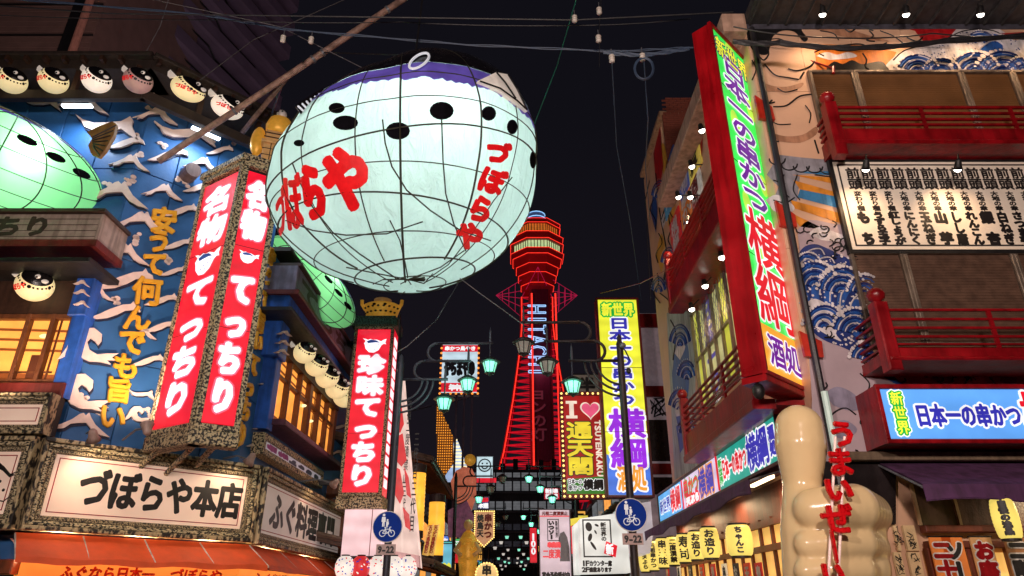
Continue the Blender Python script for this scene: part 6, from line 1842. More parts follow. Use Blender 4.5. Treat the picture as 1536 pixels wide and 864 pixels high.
# wrestler: hair, brow, ear, body lines
paint('mural_hair', MBLACK, [curve([(1118, 36), (1150, 34), (1196, 38), (1204, 48), (1212, 58), (1205, 62), (1192, 48), (1174, 46), (1160, 54), (1156, 66), (1150, 82), (1132, 78), (1122, 64)], 4)], .012)
paint('mural_sunset', M('sunset_orange_mural', c(232, 130, 44), .55), [[(1222, 66), (1300, 68), (1345, 78), (1330, 106), (1225, 106)]], .008)
paint('mural_treeline', MBLACK, [curve([(1240, 100), (1252, 92), (1264, 96), (1278, 90), (1292, 96), (1306, 94), (1322, 92), (1330, 100), (1326, 107), (1240, 107)], 3)], .012)
paint('mural_banner', M('red_mural_paint', c(190, 20, 28), .5), [[(1335, 36), (1440, 37), (1424, 56), (1408, 66), (1385, 62), (1372, 46)], [(1500, 50), (1536, 48), (1600, 60), (1536, 58)]], .012)
lines('mural_line', MBLACK, [[(1147, 96), (1162, 112), (1180, 116), (1198, 119)], [(1182, 103), (1196, 106), (1214, 100), (1222, 92)], [(1160, 160), (1180, 158), (1200, 144), (1224, 141)], [(1136, 66), (1147, 68), (1153, 80), (1146, 90), (1138, 84)], [(1200, 118), (1206, 108)], [(1222, 78), (1240, 72), (1262, 76), (1280, 72)], [(1268, 44), (1275, 48), (1282, 44)], [(1304, 46), (1310, 54), (1300, 60), (1312, 62)], [(1228, 80), (1236, 84)], [(1270, 37), (1292, 40), (1310, 46)], [(1158, 150), (1154, 155), (1162, 153)], [(1262, 68), (1290, 66), (1310, 72), (1330, 64)], [(1360, 56), (1375, 62), (1384, 56)], [(1294, 80), (1300, 90), (1298, 100), (1306, 106)], [(1222, 210), (1228, 230)], [(1156, 212), (1168, 212)]], .016, .014)
# generic sea at the top right
paint('mural_foam', MWHITE, [curve([(1322, 106), (1334, 92), (1352, 78), (1385, 66), (1412, 56), (1434, 42), (1462, 36), (1500, 44), (1520, 60), (1540, 58), (1600, 60), (1600, 110), (1322, 108)], 4)], .010)
paint('mural_sea', MBLUE2, [curve([(1348, 92), (1366, 84), (1386, 88), (1408, 96), (1430, 107), (1380, 107), (1352, 100)], 4), curve([(1446, 92), (1468, 76), (1488, 62), (1504, 68), (1502, 90), (1510, 107), (1470, 107)], 4), curve([(1452, 52), (1476, 50), (1500, 52), (1488, 60), (1460, 58)], 4)], .014)
paint('mural_foam_streak', MWHITE, [curve([(1358, 92), (1372, 90), (1392, 98), (1378, 98)], 4), curve([(1470, 92), (1486, 76), (1492, 80), (1482, 98)], 4), curve([(1474, 104), (1492, 92), (1496, 98), (1484, 106)], 4)], .018)
random.seed(3)
mb = MB()
for _ in range(260):
    x, y = random.uniform(1340, 1530), random.uniform(48, 104)
    if y < 106 - (x - 1330) * .5 and x < 1440: continue
    u, z = RF.px(x, y, .02); r = random.uniform(.006, .02); mb.flat(RF, [(u + r * cos(a), z + r * sin(a)) for a in [k * pi / 3 for k in range(6)]], .02)
mb.build('mural_spray', MBLUE, HB, kind='stuff')
# rope, rays and stones by the left edge
rope = []
ropef = []
for x, y in [(1166, 238), (1184, 246), (1202, 249), (1222, 250), (1242, 252), (1260, 254)]:
    ropef.append([(x + 12 * cos(t), y + 9 * sin(t)) for t in [2 * pi * i / 14 for i in range(14)]])
paint('mural_cloud', M('silver_mural_paint', c(150, 148, 158), .4), [[(1150, 262), (1168, 232), (1200, 236), (1270, 242), (1270, 258), (1200, 262), (1196, 300), (1180, 322), (1160, 300), (1168, 280)]], .008)
lines('mural_line', MBLACK, [p[:8] for p in ropef], .014, .014)
paint('mural_ray', ORNG, [[(1188, 262), (1270, 268), (1270, 280)], [(1190, 270), (1280, 296), (1280, 312), (1200, 284)], [(1186, 300), (1284, 326), (1284, 342), (1190, 312)], [(1184, 318), (1240, 345), (1200, 340)]], .010)
paint('mural_ray', CYAN, [[(1196, 258), (1270, 256), (1270, 266)], [(1200, 284), (1280, 300), (1280, 318), (1196, 296)]], .012)
paint('mural_mist', PALEG, [curve([(1196, 345), (1215, 330), (1250, 336), (1285, 345), (1292, 400), (1304, 470), (1312, 550), (1330, 600), (1330, 700), (1225, 700), (1218, 600), (1210, 480)], 3)], .010)
paint('mural_mist', PALEG, [[(1225, 545), (1536, 552), (1700, 552), (1700, 600), (1225, 600)]], .014)
# big generic breakers
random.seed(11)
paint('mural_sea', MBLUE, [curve([(1192, 392), (1204, 372), (1222, 366), (1240, 372), (1256, 380), (1272, 388), (1284, 402), (1294, 440), (1302, 480), (1308, 530), (1300, 545), (1282, 530), (1262, 520), (1240, 512), (1222, 500), (1212, 480), (1206, 450), (1198, 420)], 4)], .016)
strp = []
for k in range(5):
    x0 = 1198 + k * 19; y0 = 388 + k * 14
    strp.append(curve([(x0, y0 + 40), (x0 + 2, y0 + 12), (x0 + 16, y0 - 2), (x0 + 32, y0 - 6), (x0 + 36, y0 - 1), (x0 + 22, y0 + 6), (x0 + 13, y0 + 22), (x0 + 12, y0 + 46), (x0 + 18, y0 + 66), (x0 + 6, y0 + 58)], 4))
paint('mural_swell', MBLUE2, strp, .020)
mb = MB()
for _ in range(330):
    x, y = random.uniform(1196, 1306), random.uniform(380, 540)
    if y > 500 + (x - 1220) * .5 or x < 1190 + (y - 380) * .12: continue
    u, z = RF.px(x, y, .024); r = random.uniform(.008, .026); mb.flat(RF, [(u + r * cos(a), z + r * sin(a)) for a in [k * pi / 3 for k in range(6)]], .024)
mb.build('mural_spray', MWHITE, HB, kind='stuff')
paint('mural_foam', MWHITE, [curve([(1208, 455), (1222, 448), (1240, 456), (1256, 468), (1262, 484), (1254, 500), (1262, 512), (1240, 502), (1222, 490), (1210, 476)], 4)], .026)
mb = MB(); ll = []
for _ in range(64):
    reg = random.choice([(1200, 1280, 325, 372), (1240, 1300, 345, 390), (1212, 1262, 455, 505), (1228, 1325, 570, 690), (1350, 1480, 552, 575)])
    x, y = random.uniform(reg[0], reg[1]), random.uniform(reg[2], reg[3]); s_ = random.uniform(4, 8); a0 = random.uniform(0, 6)
    ll.append([(x + s_ * cos(a0 + t), y + s_ * .8 * sin(a0 + t)) for t in (0, .9, 1.8, 2.8)])
lines('mural_curl', MBLACK, ll, .011, .03)
paint('mural_peak', MWHITE, [[(1448, 575), (1464, 556), (1474, 556), (1492, 575)]], .018); lines('mural_line', MBLACK, [[(1446, 577), (1464, 556), (1474, 556), (1494, 577)]], .01, .022)
paint('mural_swell', MBLUE2, [curve([(1318, 556), (1336, 562), (1352, 574), (1362, 580), (1344, 576), (1326, 566)], 4)], .022)

def wave_fan(cx, cy, r0, nring, par_n, a0=150, a1=10, sq=.85, lim=None, fr=None, sx=1.0):
    fr = fr or RF
    cols2 = (MBLUE, MBLUE2, MWHITE)
    for k in range(nring):
        r_ = r0 * (1 - k / nring); pts = [(cx + sx * r_ * cos(radians(a0 + (a1 - a0) * i / 10)), cy - r_ * sq * sin(radians(a0 + (a1 - a0) * i / 10))) for i in range(11)]
        if lim: pts = [p for p in pts if lim[0] < p[0] < lim[1] and lim[2] < p[1] < lim[3]]
        if len(pts) < 3: continue
        lines('mural_sea', cols2[k % 3], [pts], .022 if k % 3 < 2 else .009, par_n + .001 * k, fr)
    # foam beads along the outer edge
    mb = MB()
    for i in range(16):
        a = radians(a0 + (a1 - a0) * i / 15); x, y = cx + sx * r0 * 1.1 * cos(a), cy - r0 * 1.1 * sq * sin(a)
        if lim and not (lim[0] < x < lim[1] and lim[2] < y < lim[3]): continue
        u, z = fr.px(x, y, par_n + .02); q_ = r0 / 1000 * random.uniform(.6, 1.4); mb.flat(fr, [(u + q_ * cos(b3), z + q_ * sin(b3)) for b3 in [j * pi / 4 for j in range(8)]], par_n + .02 + .0005 * i)
    mb.build('mural_foam_beads', MWHITE, HB, kind='stuff')
random.seed(8)
U_ = (1336, 1700, 40, 106)
for a in ((1376, 108, 30, 8), (1412, 110, 26, 7), (1462, 108, 34, 9), (1504, 112, 40, 9), (1536, 108, 26, 6), (1470, 66, 22, 6)): wave_fan(*a, .022, 160, 20, .85, U_)
L__ = (1194, 1312, 345, 545)
for a in ((1222, 430, 32, 9), (1262, 440, 34, 9), (1236, 492, 30, 8), (1282, 500, 32, 9), (1296, 440, 24, 7), (1300, 540, 24, 7), (1212, 400, 18, 5)): wave_fan(*a, .028, 170, 30, 1.1, L__)
# rolling shoulder, folds, clouds and plants of the painted wrestler and his backdrop
paint('mural_shadow_fold', M('tan_fold_paint', c(186, 134, 104), .55), [curve([(1136, 118), (1156, 128), (1180, 130), (1204, 124), (1200, 132), (1176, 138), (1150, 136)], 4), curve([(1150, 196), (1176, 204), (1204, 202), (1224, 190), (1224, 202), (1200, 214), (1168, 212)], 4), curve([(1226, 44), (1262, 42), (1300, 52), (1334, 62), (1300, 60), (1260, 54)], 4)], .008)
paint('mural_cloud', MWHITE, [curve([(1224, 84), (1240, 78), (1256, 82), (1272, 78), (1286, 84), (1270, 88), (1244, 90)], 4), curve([(1148, 300), (1164, 292), (1180, 300), (1192, 312), (1180, 322), (1160, 316)], 4), curve([(1212, 350), (1230, 340), (1252, 348), (1272, 356), (1256, 362), (1232, 360)], 4)], .012)
lines('mural_line', MBLACK, [[(1128, 90), (1134, 104), (1128, 120)], [(1150, 60), (1168, 58), (1186, 66)], [(1166, 132), (1178, 138), (1196, 134)], [(1230, 46), (1250, 50), (1258, 60)], [(1320, 46), (1340, 54), (1356, 66)], [(1208, 158), (1216, 170), (1214, 184)], [(1150, 176), (1166, 186), (1186, 186)], [(1176, 262), (1170, 280), (1184, 296)], [(1196, 262), (1190, 284), (1200, 300)], [(1160, 270), (1178, 276)], [(1160, 300), (1178, 304), (1192, 296)], [(1222, 262), (1252, 266)], [(1420, 58), (1440, 48), (1462, 44), (1490, 46), (1512, 58)], [(1340, 90), (1356, 76), (1384, 68), (1410, 60)], [(1236, 640), (1250, 620), (1268, 612), (1284, 622)], [(1290, 560), (1304, 575), (1300, 592)]], .012, .016)
paint('mural_pale_swirl', M('cool_shade_mural_paint', c(140, 134, 156), .55), [curve([(1236, 590), (1256, 580), (1280, 590), (1296, 610), (1276, 616), (1250, 608)], 4), curve([(1244, 640), (1266, 630), (1286, 644), (1270, 658), (1250, 654)], 4), curve([(1400, 556), (1420, 562), (1432, 572), (1412, 576), (1396, 568)], 4), curve([(1500, 556), (1524, 564), (1520, 576), (1500, 572)], 4)], .018)
# white crests and dark foot along the breakers
crest = []
for k in range(7):
    x0 = 1200 + k * 15; y0 = 380 + k * 13
    crest.append([(x0, y0 + 34), (x0 + 2, y0 + 10), (x0 + 14, y0 - 4), (x0 + 30, y0 - 7), (x0 + 37, y0 + 2)])
lines('mural_crest', MWHITE, crest, .012, .022)
lines('mural_crest', MWHITE, [[(1350, 92), (1366, 82), (1388, 86), (1412, 96), (1432, 106)], [(1446, 94), (1468, 74), (1490, 60), (1506, 68)], [(1452, 52), (1476, 48), (1502, 52)], [(1478, 104), (1494, 88), (1508, 84)], [(1370, 104), (1384, 98), (1398, 104)]], .016, .022)
paint('dark_wall_panel', M('black_polished_stone', c(34, 26, 28), .3), [[(1226, 692), (1344, 692), (1344, 786), (1226, 800)]], .05)  # flat black wall panel beside the thumb
# upper windows with bamboo blinds
BLIND = M('bamboo_blind', c(112, 76, 46), .7, scale=1.6, var=.6, emit=.10, ecol=c(200, 120, 60))
BLIND2 = M('dark_bamboo_blind', c(100, 74, 60), .7, scale=7, var=.5, emit=.05, ecol=c(160, 100, 70))
ALU = M('brushed_window_metal', c(140, 125, 112), .35, .5)
def window_row(y0, y1, xs, mat, par, n=.03):
    z1, z0 = RF.px(1400, y0, n)[1], RF.px(1400, y1, n)[1]
    us = [RF.px(x, (y0 + y1) / 2, n)[0] for x in xs]
    for a, b2 in zip(us, us[1:]):
        w = MB(); frame_ring(w, RF, a, b2, z0, z1, .06, 0, .1, .01); wo = w.build('window', ALU, par)
        MB().box(RF, a + .06, b2 - .06, z0 + .06, z1 - .06, 0, .03).build('blind', mat, wo)
        mb = MB(); k = int((z1 - z0 - .12) / .05)
        for q in range(k): mb.box(RF, a + .06, b2 - .06, z0 + .06 + q * .05, z0 + .092 + q * .05, .03, .04)
        o = mb.build('blind_slats', mat, wo); o['kind'] = 'stuff'
        gm = bpy.data.materials.get('window_glass')
        if not gm:
            gm = bpy.data.materials.new('window_glass'); gm.use_nodes = True; nt = gm.node_tree
            g = nt.nodes.new('ShaderNodeBsdfGlossy'); g.inputs['Roughness'].default_value = .05; t = nt.nodes.new('ShaderNodeBsdfTransparent'); m = nt.nodes.new('ShaderNodeMixShader'); f = nt.nodes.new('ShaderNodeFresnel'); f.inputs[0].default_value = 1.5
            nt.nodes.remove(nt.nodes['Principled BSDF']); nt.links.new(f.outputs[0], m.inputs[0]); nt.links.new(t.outputs[0], m.inputs[1]); nt.links.new(g.outputs[0], m.inputs[2]); nt.links.new(m.outputs[0], nt.nodes['Material Output'].inputs[0])
        g_ = MB(); g_.add([RF.P(a + .06, z0 + .06, .062), RF.P(b2 - .06, z0 + .06, .062), RF.P(b2 - .06, z1 - .06, .062), RF.P(a + .06, z1 - .06, .062)], [(0, 1, 2, 3)]); g_.build('glass', gm, wo)
window_row(108, 210, [1222, 1292, 1455, 1534, 1620], BLIND, HB)
window_row(378, 520, [1288, 1370, 1540, 1640], BLIND2, HB)

# balconies: posts, rails, board, side return
def balcony(par, yt, rails, board, ybase, xp, proj, xr=1700, pw=.2):
    n = proj
    fr = RF
    up = fr.px(xp, yt, n)[0]; ur = 8
    zz = lambda y: fr.px(1400, y, n)[1]
    b = MB(); b.box(fr, up - .05, ur, zz(board[1]), zz(board[0]), n - .06, n, .01); b.build('balcony_board', REDP, par)
    for (a, b2) in rails: MB().box(fr, up, ur, zz(b2), zz(a), n - .05, n - .005, .008).build('balcony_rail', REDP, par)
    MB().box(fr, up - .06, ur, zz(ybase), zz(board[1]) - .003, n - .25, n + .05, .02).build('balcony_beam', REDP, par)
    MB().box(fr, up - .04, ur, zz(ybase) + .02, zz(ybase) + .1, 0, n - .26).build('balcony_floor', REDP, par)
    pz = zz(yt)
    MB().box(fr, up - pw / 2, up + pw / 2, zz(ybase + 14), pz, n - .17, n + .03, .02).build('balcony_post', REDP, par)
    mb = MB(); mb.lathe(fr.P(up, pz, n - .07), [(.05, 0), (.06, .03), (.11, .06), (.13, .13), (.1, .2), (.03, .24)], 14); mb.build('post_finial', REDP, par, True)
    for i in range(1, 4):
        u = up + i * 1.55; MB().box(fr, u - .03, u + .03, zz(board[0]), zz(rails[0][0]), n - .045, n - .012).build('baluster', REDP, par)
    # return to the wall
    sd = Fr(fr.P(up, 0, 0).x, 10.0, -90)
    for (a, b2) in rails + [board]:
        MB().box(sd, .0, n - .1, zz(b2), zz(a), -.03, .03, .006).build('balcony_rail', REDP, par)
zzz = [(158, 161.5), (167, 170), (176, 179), (184, 187)]
balcony(HB, 152, zzz, (192, 211), 217, 1245, .55)
balcony(HB, 452, [(462, 466), (476, 480), (489, 493), (502, 506), (514, 517)], (521, 535), 541, 1320, .85)

# big menu board
n = .12
u0, u1, z0, z1 = RF.px(1262, 300, n)[0], RF.px(1620, 300, n)[0], RF.px(1400, 374, n)[1], RF.px(1400, 243, n)[1]
mr = thing('menu_board', 'long white menu board with columns of black characters between the balconies', 'sign', RF.P((u0 + u1) / 2, z0, n))
MB().box(RF, u0 - .06, u1, z0 - .06, z1 + .06, .03, n - .01).build('board_back', BLACK, mr)
MB().box(RF, u0, u1 - .03, z0, z1, n - .01, n).build('board_face', M('cream_menu_paint', c(238, 226, 210), .5, var=.06), mr)
mb = MB(); frame_ring(mb, RF, u0 + .06, u1 - .1, z0 + .06, z1 - .05, .025, n, n + .006); mb.build('border_line', INK, mr)
cols = ['もち', 'うずら玉子', '紅しょうが', 'にんにく', '玉ねぎ', '山芋', 'しし唐', 'れんこん', '銀杏', '白ねぎ', 'さつま芋', 'もち']
load_glyphs(''.join(cols) + '大地の幸変わり種前頭')
H = z1 - z0; x = RF.px(1295, 340, n)[0]; dx = RF.px(1458, 340, n)[0] - RF.px(1434, 340, n)[0]
for i, s_ in enumerate(cols):
    uc = u0 + .3 + i * dx * .97
    text(RF, '前頭', uc - .112, uc + .112, z1 - .33 * H, z1 - .07 * H, n + .004, INK, mr, True, .008, .03)
    sm = '変わり種' if i < 3 else '大地の幸'
    text(RF, sm, uc - .06, uc + .06, z1 - .575 * H, z1 - .35 * H, n + .004, INK, mr, True, .006, .04)
    zt = z1 - .585 * H; zb = z0 + .09
    if s_ in ('もち', '銀杏', '山芋'):
        ht = .22
        for ch, za in ((s_[0], zt - ht), (s_[1], zb)): text(RF, ch, uc - .1, uc + .1, za, za + ht, n + .004, INK, mr, False, .02, .02)
    else: text(RF, s_, uc - .085, uc + .085, zb, zt, n + .004, INK, mr, True, .014, .02)
SPOTC = (1, .62, .33)
def facade_spot(label, base, head, aim, power, angle=100, r=.055):
    root = thing('spot_lamp', label, 'lamp', base, 'spot lamps on the mural restaurant')
    head = Vector(head); aim = Vector(aim); d = (aim - head).normalized(); q = d.to_track_quat('Z', 'X')
    MB().tube([base, head], .015, 6).build('arm', BLACK, root)
    mb = MB(); prof = [(r * .4, -.12), (r * .8, -.1), (r, 0), (r * 1.3, .05), (r * 1.1, .03)]; k = 12; vs = []
    for r_, z in prof:
        for j in range(k): vs.append(head + q @ Vector((r_ * cos(2 * pi * j / k), r_ * sin(2 * pi * j / k), z)))
    mb.add(vs, [(i * k + j, i * k + (j + 1) % k, (i + 1) * k + (j + 1) % k, (i + 1) * k + j) for i in range(4) for j in range(k)] + [tuple(range(k))[::-1]]); mb.build('lamp_shade', BLACK, root, True)
    MB().ell(head + d * .04, r * 1.1, r * 1.1, r * 1.1, 10, 6).build('bulb', BULB, root, True)
    lamp('SPOT', head + d * .1, power, SPOTC, .04, root, aim, angle, .9)
for i, x in enumerate((1240, 1367, 1480, 1600)):
    facade_spot(['leftmost of the spot lamps under the dark soffit at right', 'middle spot lamp under the dark soffit', 'right spot lamp under the dark soffit', 'last spot lamp under the soffit beyond the frame'][i], RF.P(RF.px(x, 42, .6)[0], ztR - .08, .6), RF.P(RF.px(x, 42, .62)[0], ztR - .3, .62), RF.P(*RF.px(x - 6, 130, 0), 0), 70, 130)
for i, x in enumerate((1299, 1437)):
    facade_spot(['left spot lamp above the menu board', 'right spot lamp above the menu board'][i], RF.P(*RF.px(x, 232, .6), .6), RF.P(*RF.px(x, 249, .75), .75), RF.P(*RF.px(x - 5, 330, .12), .12), 55, 120)
# soffit with seams
sof = thing('roof_overhang', 'dark ribbed soffit jutting out over the mural wall at top right', 'roof', RF.P(4, ztR, 0))
zs0 = ztR + .01
MB().wbox(4.55, 13, 7.6, 9.98, zs0, zs0 + .2).build('soffit_deck', M('charcoal_soffit', c(60, 58, 60), .6, scale=14), sof)
for i in range(24): MB().wbox(4.6 + i * .35, 4.64 + i * .35, 7.62, 9.95, zs0 - .06, zs0 - .001).build('soffit_rib', M('charcoal_soffit', c(60, 58, 60)), sof)
MB().wbox(4.5, 13, 9.98, 10.06, zs0 - .12, zs0 + .2).build('fascia_strip', M('slate_fascia', c(80, 78, 90), .5), sof)

# blue lit sign box
n = .62
us0, us1 = RF.px(1332, 620, n)[0], RF.px(1720, 620, n)[0]; z0, z1 = RF.px(1450, 661, n)[1], RF.px(1450, 581, n)[1]
BLE = M('backlit_blue_white_film', c(70, 130, 210), .3, emit=1.0, ecol=c(96, 160, 232), scale=1.2, var=.35)
rt = lit_box('fascia_sign', 'long blue backlit sign box over the dark awning at right', RF, us0 - .1, us1, z0 - .03, z1 + .03, .6, REDP, BLE, .06, n=n)
H = z1 - z0
layered(RF, '新世界', us0 + .08, us0 + .24, z0 + .08, z1 - .06, n + .005, [(WHT, .045), (GRN, .026), (YEL, .004)], rt, True, .1)
layered(RF, '日本一の串かつ', RF.px(1372, 620, n)[0], RF.px(1530, 620, n)[0], z0 + .2, z1 - .25, n + .005, [(WHT, .042), (VIO, .013)], rt, False, .08)
layered(RF, '横綱', RF.px(1534, 620, n)[0], RF.px(1620, 620, n)[0], z0 + .08, z1 - .08, n + .005, [(WHT, .05), (REDF, .018)], rt, False, .04)

# ledge strip under the sign, dark awning, shop front
rt = HB
MB().box(RF, .1, 8, RF.px(1450, 690, .2)[1], RF.px(1450, 677, .2)[1], 0, .2, .01).build('ledge', M('mossy_stone_ledge', c(120, 100, 80), .8, scale=20), HB)
PURPC = M('dark_plum_canvas', c(84, 46, 86), .75, scale=4)
def valance(label, fr, u0, u1, z1, z0, proj, drop, folds=3, par=None):
    root = thing('awning', label, 'awning', fr.P((u0 + u1) / 2, z0, proj / 2))
    k = 24; vs = []
    for i in range(k + 1):
        f = i / k; u = u0 + (u1 - u0) * f; w = .03 * sin(f * folds * 7)
        vs += [fr.P(u, z1, .02), fr.P(u, z0, proj), fr.P(u, z0 - drop + w, proj + .01 + w)]
    fs = [(i * 3 + j, i * 3 + 3 + j, i * 3 + 4 + j, i * 3 + 1 + j) for i in range(k) for j in range(2)]
    m = len(vs); vs += [v + Vector((0, 0, -.012)) - fr.n * .01 for v in vs]; fs += [tuple(q + m for q in f)[::-1] for f in fs]
    MB_ = MB(); MB_.add(vs, fs); MB_.build('canvas', PURPC, root)
    mb = MB()
    for i in range(4):
        u = u0 + (u1 - u0) * i / 3; mb.tube([fr.P(u, z1 - .03, .0), fr.P(u, z0 - .03, proj - .02)], .018, 6)
    mb.tube([fr.P(u0, z0 - .03, proj - .03), fr.P(u1, z0 - .03, proj - .03)], .02, 6); mb.build('awning_frame', STEEL, root)
    return root
valance('dark plum awning under the blue sign box', RF, RF.px(1338, 720, .3)[0], 8, RF.px(1450, 692, .1)[1], RF.px(1450, 726, 1.0)[1], 1.0, .2)
# ground floor front
zt = RF.px(1450, 766, .0)[1]
SHOPW = M('warm_shop_interior', c(250, 205, 130), .5, emit=.8, ecol=c(250, 190, 100), scale=1.5, var=.45)
BRWN = M('brown_lattice_wood', c(110, 50, 32), .5, scale=12)
uL = RF.px(1385, 800, 0)[0]
MB().box(RF, uL, 8, .3, zt - .55, .0, .04).build('shop_window', SHOPW, HB)
for x in (1392, 1450, 1512, 1580):
    u = RF.px(x, 820, .1)[0]; MB().box(RF, u - .05, u + .05, 0, zt - .5, .04, .16, .01).build('shop_post', BRWN, HB)
for z in (zt - .5, zt - .3): MB().box(RF, uL - .06, 8, z, z + .09, .04, .2, .01).build('shop_beam', BRWN, HB)
MB().box(RF, RF.px(1375, 780, 0)[0], 8, zt - .2, zt + .35, .0, .03).build('transom_panel', M('dim_brown_transom', c(96, 70, 60), .35), HB)
for x in (1376, 1436, 1500, 1560): u = RF.px(x, 770, .05)[0]; MB().box(RF, u - .02, u + .02, zt - .2, zt + .35, .03, .08).build('transom_bar', M('pale_transom_bar', c(225, 190, 150)), HB)
# papered side panel with ink sketches
for i, (x0, x1, y0, y1) in enumerate(((1340, 1353, 788, 826), (1354, 1380, 788, 826), (1340, 1360, 828, 868), (1361, 1388, 828, 868))):
    a, b2 = RF.px(x0, y0, .05)[0], RF.px(x1, y1, .05)[0]; z1_, z0_ = RF.px(x0, y0, .05)[1], RF.px(x0, y1, .05)[1]
    rt = thing('poster', ['narrow signed card beside the thumb, upper', 'square signed card at the shop corner, upper right', 'signed card beside the thumb, lower', 'square signed card at the shop corner, lower right'][i], 'poster', RF.P((a + b2) / 2, z0_, .05))
    MB().box(RF, a, b2, z0_, z1_, .0, .05).build('card', M('warm_card_paper', c(222, 188, 140), .6, emit=.1, nosample=True), rt)
    random.seed(20 + i); mb = MB()
    for k in range(7):
        cx, cz_ = random.uniform(a + .06, b2 - .06), random.uniform(z0_ + .06, z1_ - .06); mb.tube([RF.P(cx + random.uniform(-.05, .05), cz_ + random.uniform(-.06, .06), .056) for _ in range(5)], .005, 4)
    mb.build('ink_scribble', INK, rt)
# banners ソ / お座
for i, (x, s_, mt) in enumerate(((1418, '二十', REDP), (1436, 'ソース', INK), (1480, 'お座敷', REDP), (1532, '二階', INK))):
    load_glyphs(s_)
    a = RF.px(x, 840, .3)[0]; z1_ = RF.px(x, 806, .3)[1]
    rt = thing('shop_banner', ['orange cloth banner with red strokes beside the shop window', 'brown banner with white edged black characters', 'banner with large red characters in the shop entrance', 'brown banner with black characters at the right edge'][i], 'banner', RF.P(a, z1_ - 1.6, .3))
    MB().box(RF, a - .14, a + .14, z1_ - 1.7, z1_, .26, .29).build('cloth', M(['orange_banner_cloth', 'orange_banner_cloth', 'beige_banner_cloth', 'brown_banner_cloth'][i], [c(215, 120, 50), c(215, 120, 50), c(190, 140, 90), c(150, 100, 60)][i], .7, emit=.2, nosample=True), rt)
    MB().tube([RF.P(a - .16, z1_ + .01, .28), RF.P(a + .16, z1_ + .01, .28)], .012, 6).build('rod', BLACK, rt)
    layered(RF, s_, a - .12, a + .12, z1_ - .26 * len(s_), z1_ - .04, .295, [(WHITEP, .035), (mt, .018)], rt, True)
# yellow paper lantern
def paper_cyl(label, fr, x, y0, y1, w, n, s_, group, mat, tilt=0, bold=.008):
    u, z1_ = fr.px(x, y0, n); z0_ = fr.px(x, y1, n)[1]; H = z1_ - z0_; p = fr.P(u, z0_, n)
    r = w / 2 / FOC * (p - EYE).dot(Vector((0, cos(PITCH), sin(PITCH))))
    rt = thing('paper_lantern', label, 'lantern', p, group)
    k = 22
    prof = [(r * (.72 + .28 * sin(pi * min(1, max(0, i / k))) ** .45) * (1 if i % 2 else .975), H * i / k) for i in range(k + 1)]
    MB().lathe(p, prof, 24).build('paper', mat, rt, True)
    mb = MB(); mb.lathe(p, [(r * .5, -.035), (r * .74, -.03), (r * .74, .0)], 16); mb.lathe(p, [(r * .74, H), (r * .74, H + .03), (r * .5, H + .035)], 16); build_each(mb, 'end_cap', BLACK, rt)
    d = Vector((EYE.x - p.x, EYE.y - p.y, 0)).normalized(); a0 = atan2(d.y, d.x)
    mb = MB(); m = len(s_); hh = H * .86 / m; ww = min(r * 1.15, hh * 1.15)
    for i, ch in enumerate(s_):
        zb_ = H * .93 - (i + 1) * hh
        def fm(x_, y_, d_):
            an = a0 + ((x_ - ww / 2) / r); return p + Vector((cos(an) * r * 1.02, sin(an) * r * 1.02, zb_ + hh * .06 + y_)) + Vector((cos(an), sin(an), 0)) * (d_ + .002)
        glyph2d(mb, ch, fm, ww, hh * .9, bold)
    mb.build('lettering', INK, rt)
    return rt, p, r, H
PAPY = E('pale_yellow_lantern_paper', c(250, 222, 110), .95, sample=True)
load_glyphs('自慢の逸品ちゃんこ元祖寿司お造り焼鳥三年味噌粋串かつ天ぷら')
paper_cyl('pale yellow paper lantern at the lower right, with five black characters', RF, 1500, 748, 808, 36, .9, '自慢の逸品', 'paper lanterns of the mural restaurant', PAPY, bold=.01)

# ============================================================ street side of the same building
PALEW = M('pale_blue_mural_ground', c(176, 186, 186), .6, scale=2)
uN, uF = 0.0, -9.8
MB().box(RW, uF, -6.5, 0, 14.8, -7, -.03).build('wall', TAN, HB)
BRK = M('rust_brick', c(128, 62, 46), .8, scale=12)
MB().wbox(4.5, 11, 16.44, 16.5, ztR, 14.8).build('brick_wall', BRK, HB)
bme = MB(); bme.add([(0, 0, 0), (.22, 0, 0), (.22, 0, .065), (0, 0, .065), (0, -.02, 0), (.22, -.02, 0), (.22, -.02, .065), (0, -.02, .065)], [(4, 5, 6, 7), (0, 4, 7, 3), (1, 2, 6, 5), (2, 3, 7, 6), (0, 1, 5, 4)])
b0 = bme.build('brick', BRK, None); b0.parent = HB
nb = 0
for r_ in range(46):
    for q in range(6):
        o = b0 if nb == 0 else b0.copy()
        if nb: COL.objects.link(o)
        o.location = Vector((4.52 + q * .235 + (.117 if r_ % 2 else 0), 16.44, ztR + .05 + r_ * .078)) - Vector(HB.location); nb += 1
        if nb > 290: break
MB().box(RW, uF, 0, 14.8, 14.95, -6, .12).build('parapet', TAN, HB) if False else MB().box(RW, uF, -6.46, 14.8, 14.95, -6, .12, .02).build('parapet', M('tan_coping', c(180, 140, 110)), HB)
for i in range(10): MB().box(RW, uF + i * .97 + .004, uF + (i + 1) * .97 - .004, 3.9, (14.7 if i < 3 else ztR - .1), -.03, random.uniform(0, .005)).build('wall_panel', TAN, HB)
mz1 = RW.px(1010, 480, 0)[1]
paint('mural_mist', PALEW, [[(1000, 470), (1040, 455), (1046, 700), (1012, 720)]], .01, RW)
paint('mural_sea', MBLUE2, [curve([(1008, 560), (1014, 520), (1022, 505), (1032, 520), (1034, 560), (1030, 610), (1018, 640), (1010, 600)], 4), curve([(1014, 640), (1026, 630), (1030, 660), (1020, 680)], 3)], .014, RW)
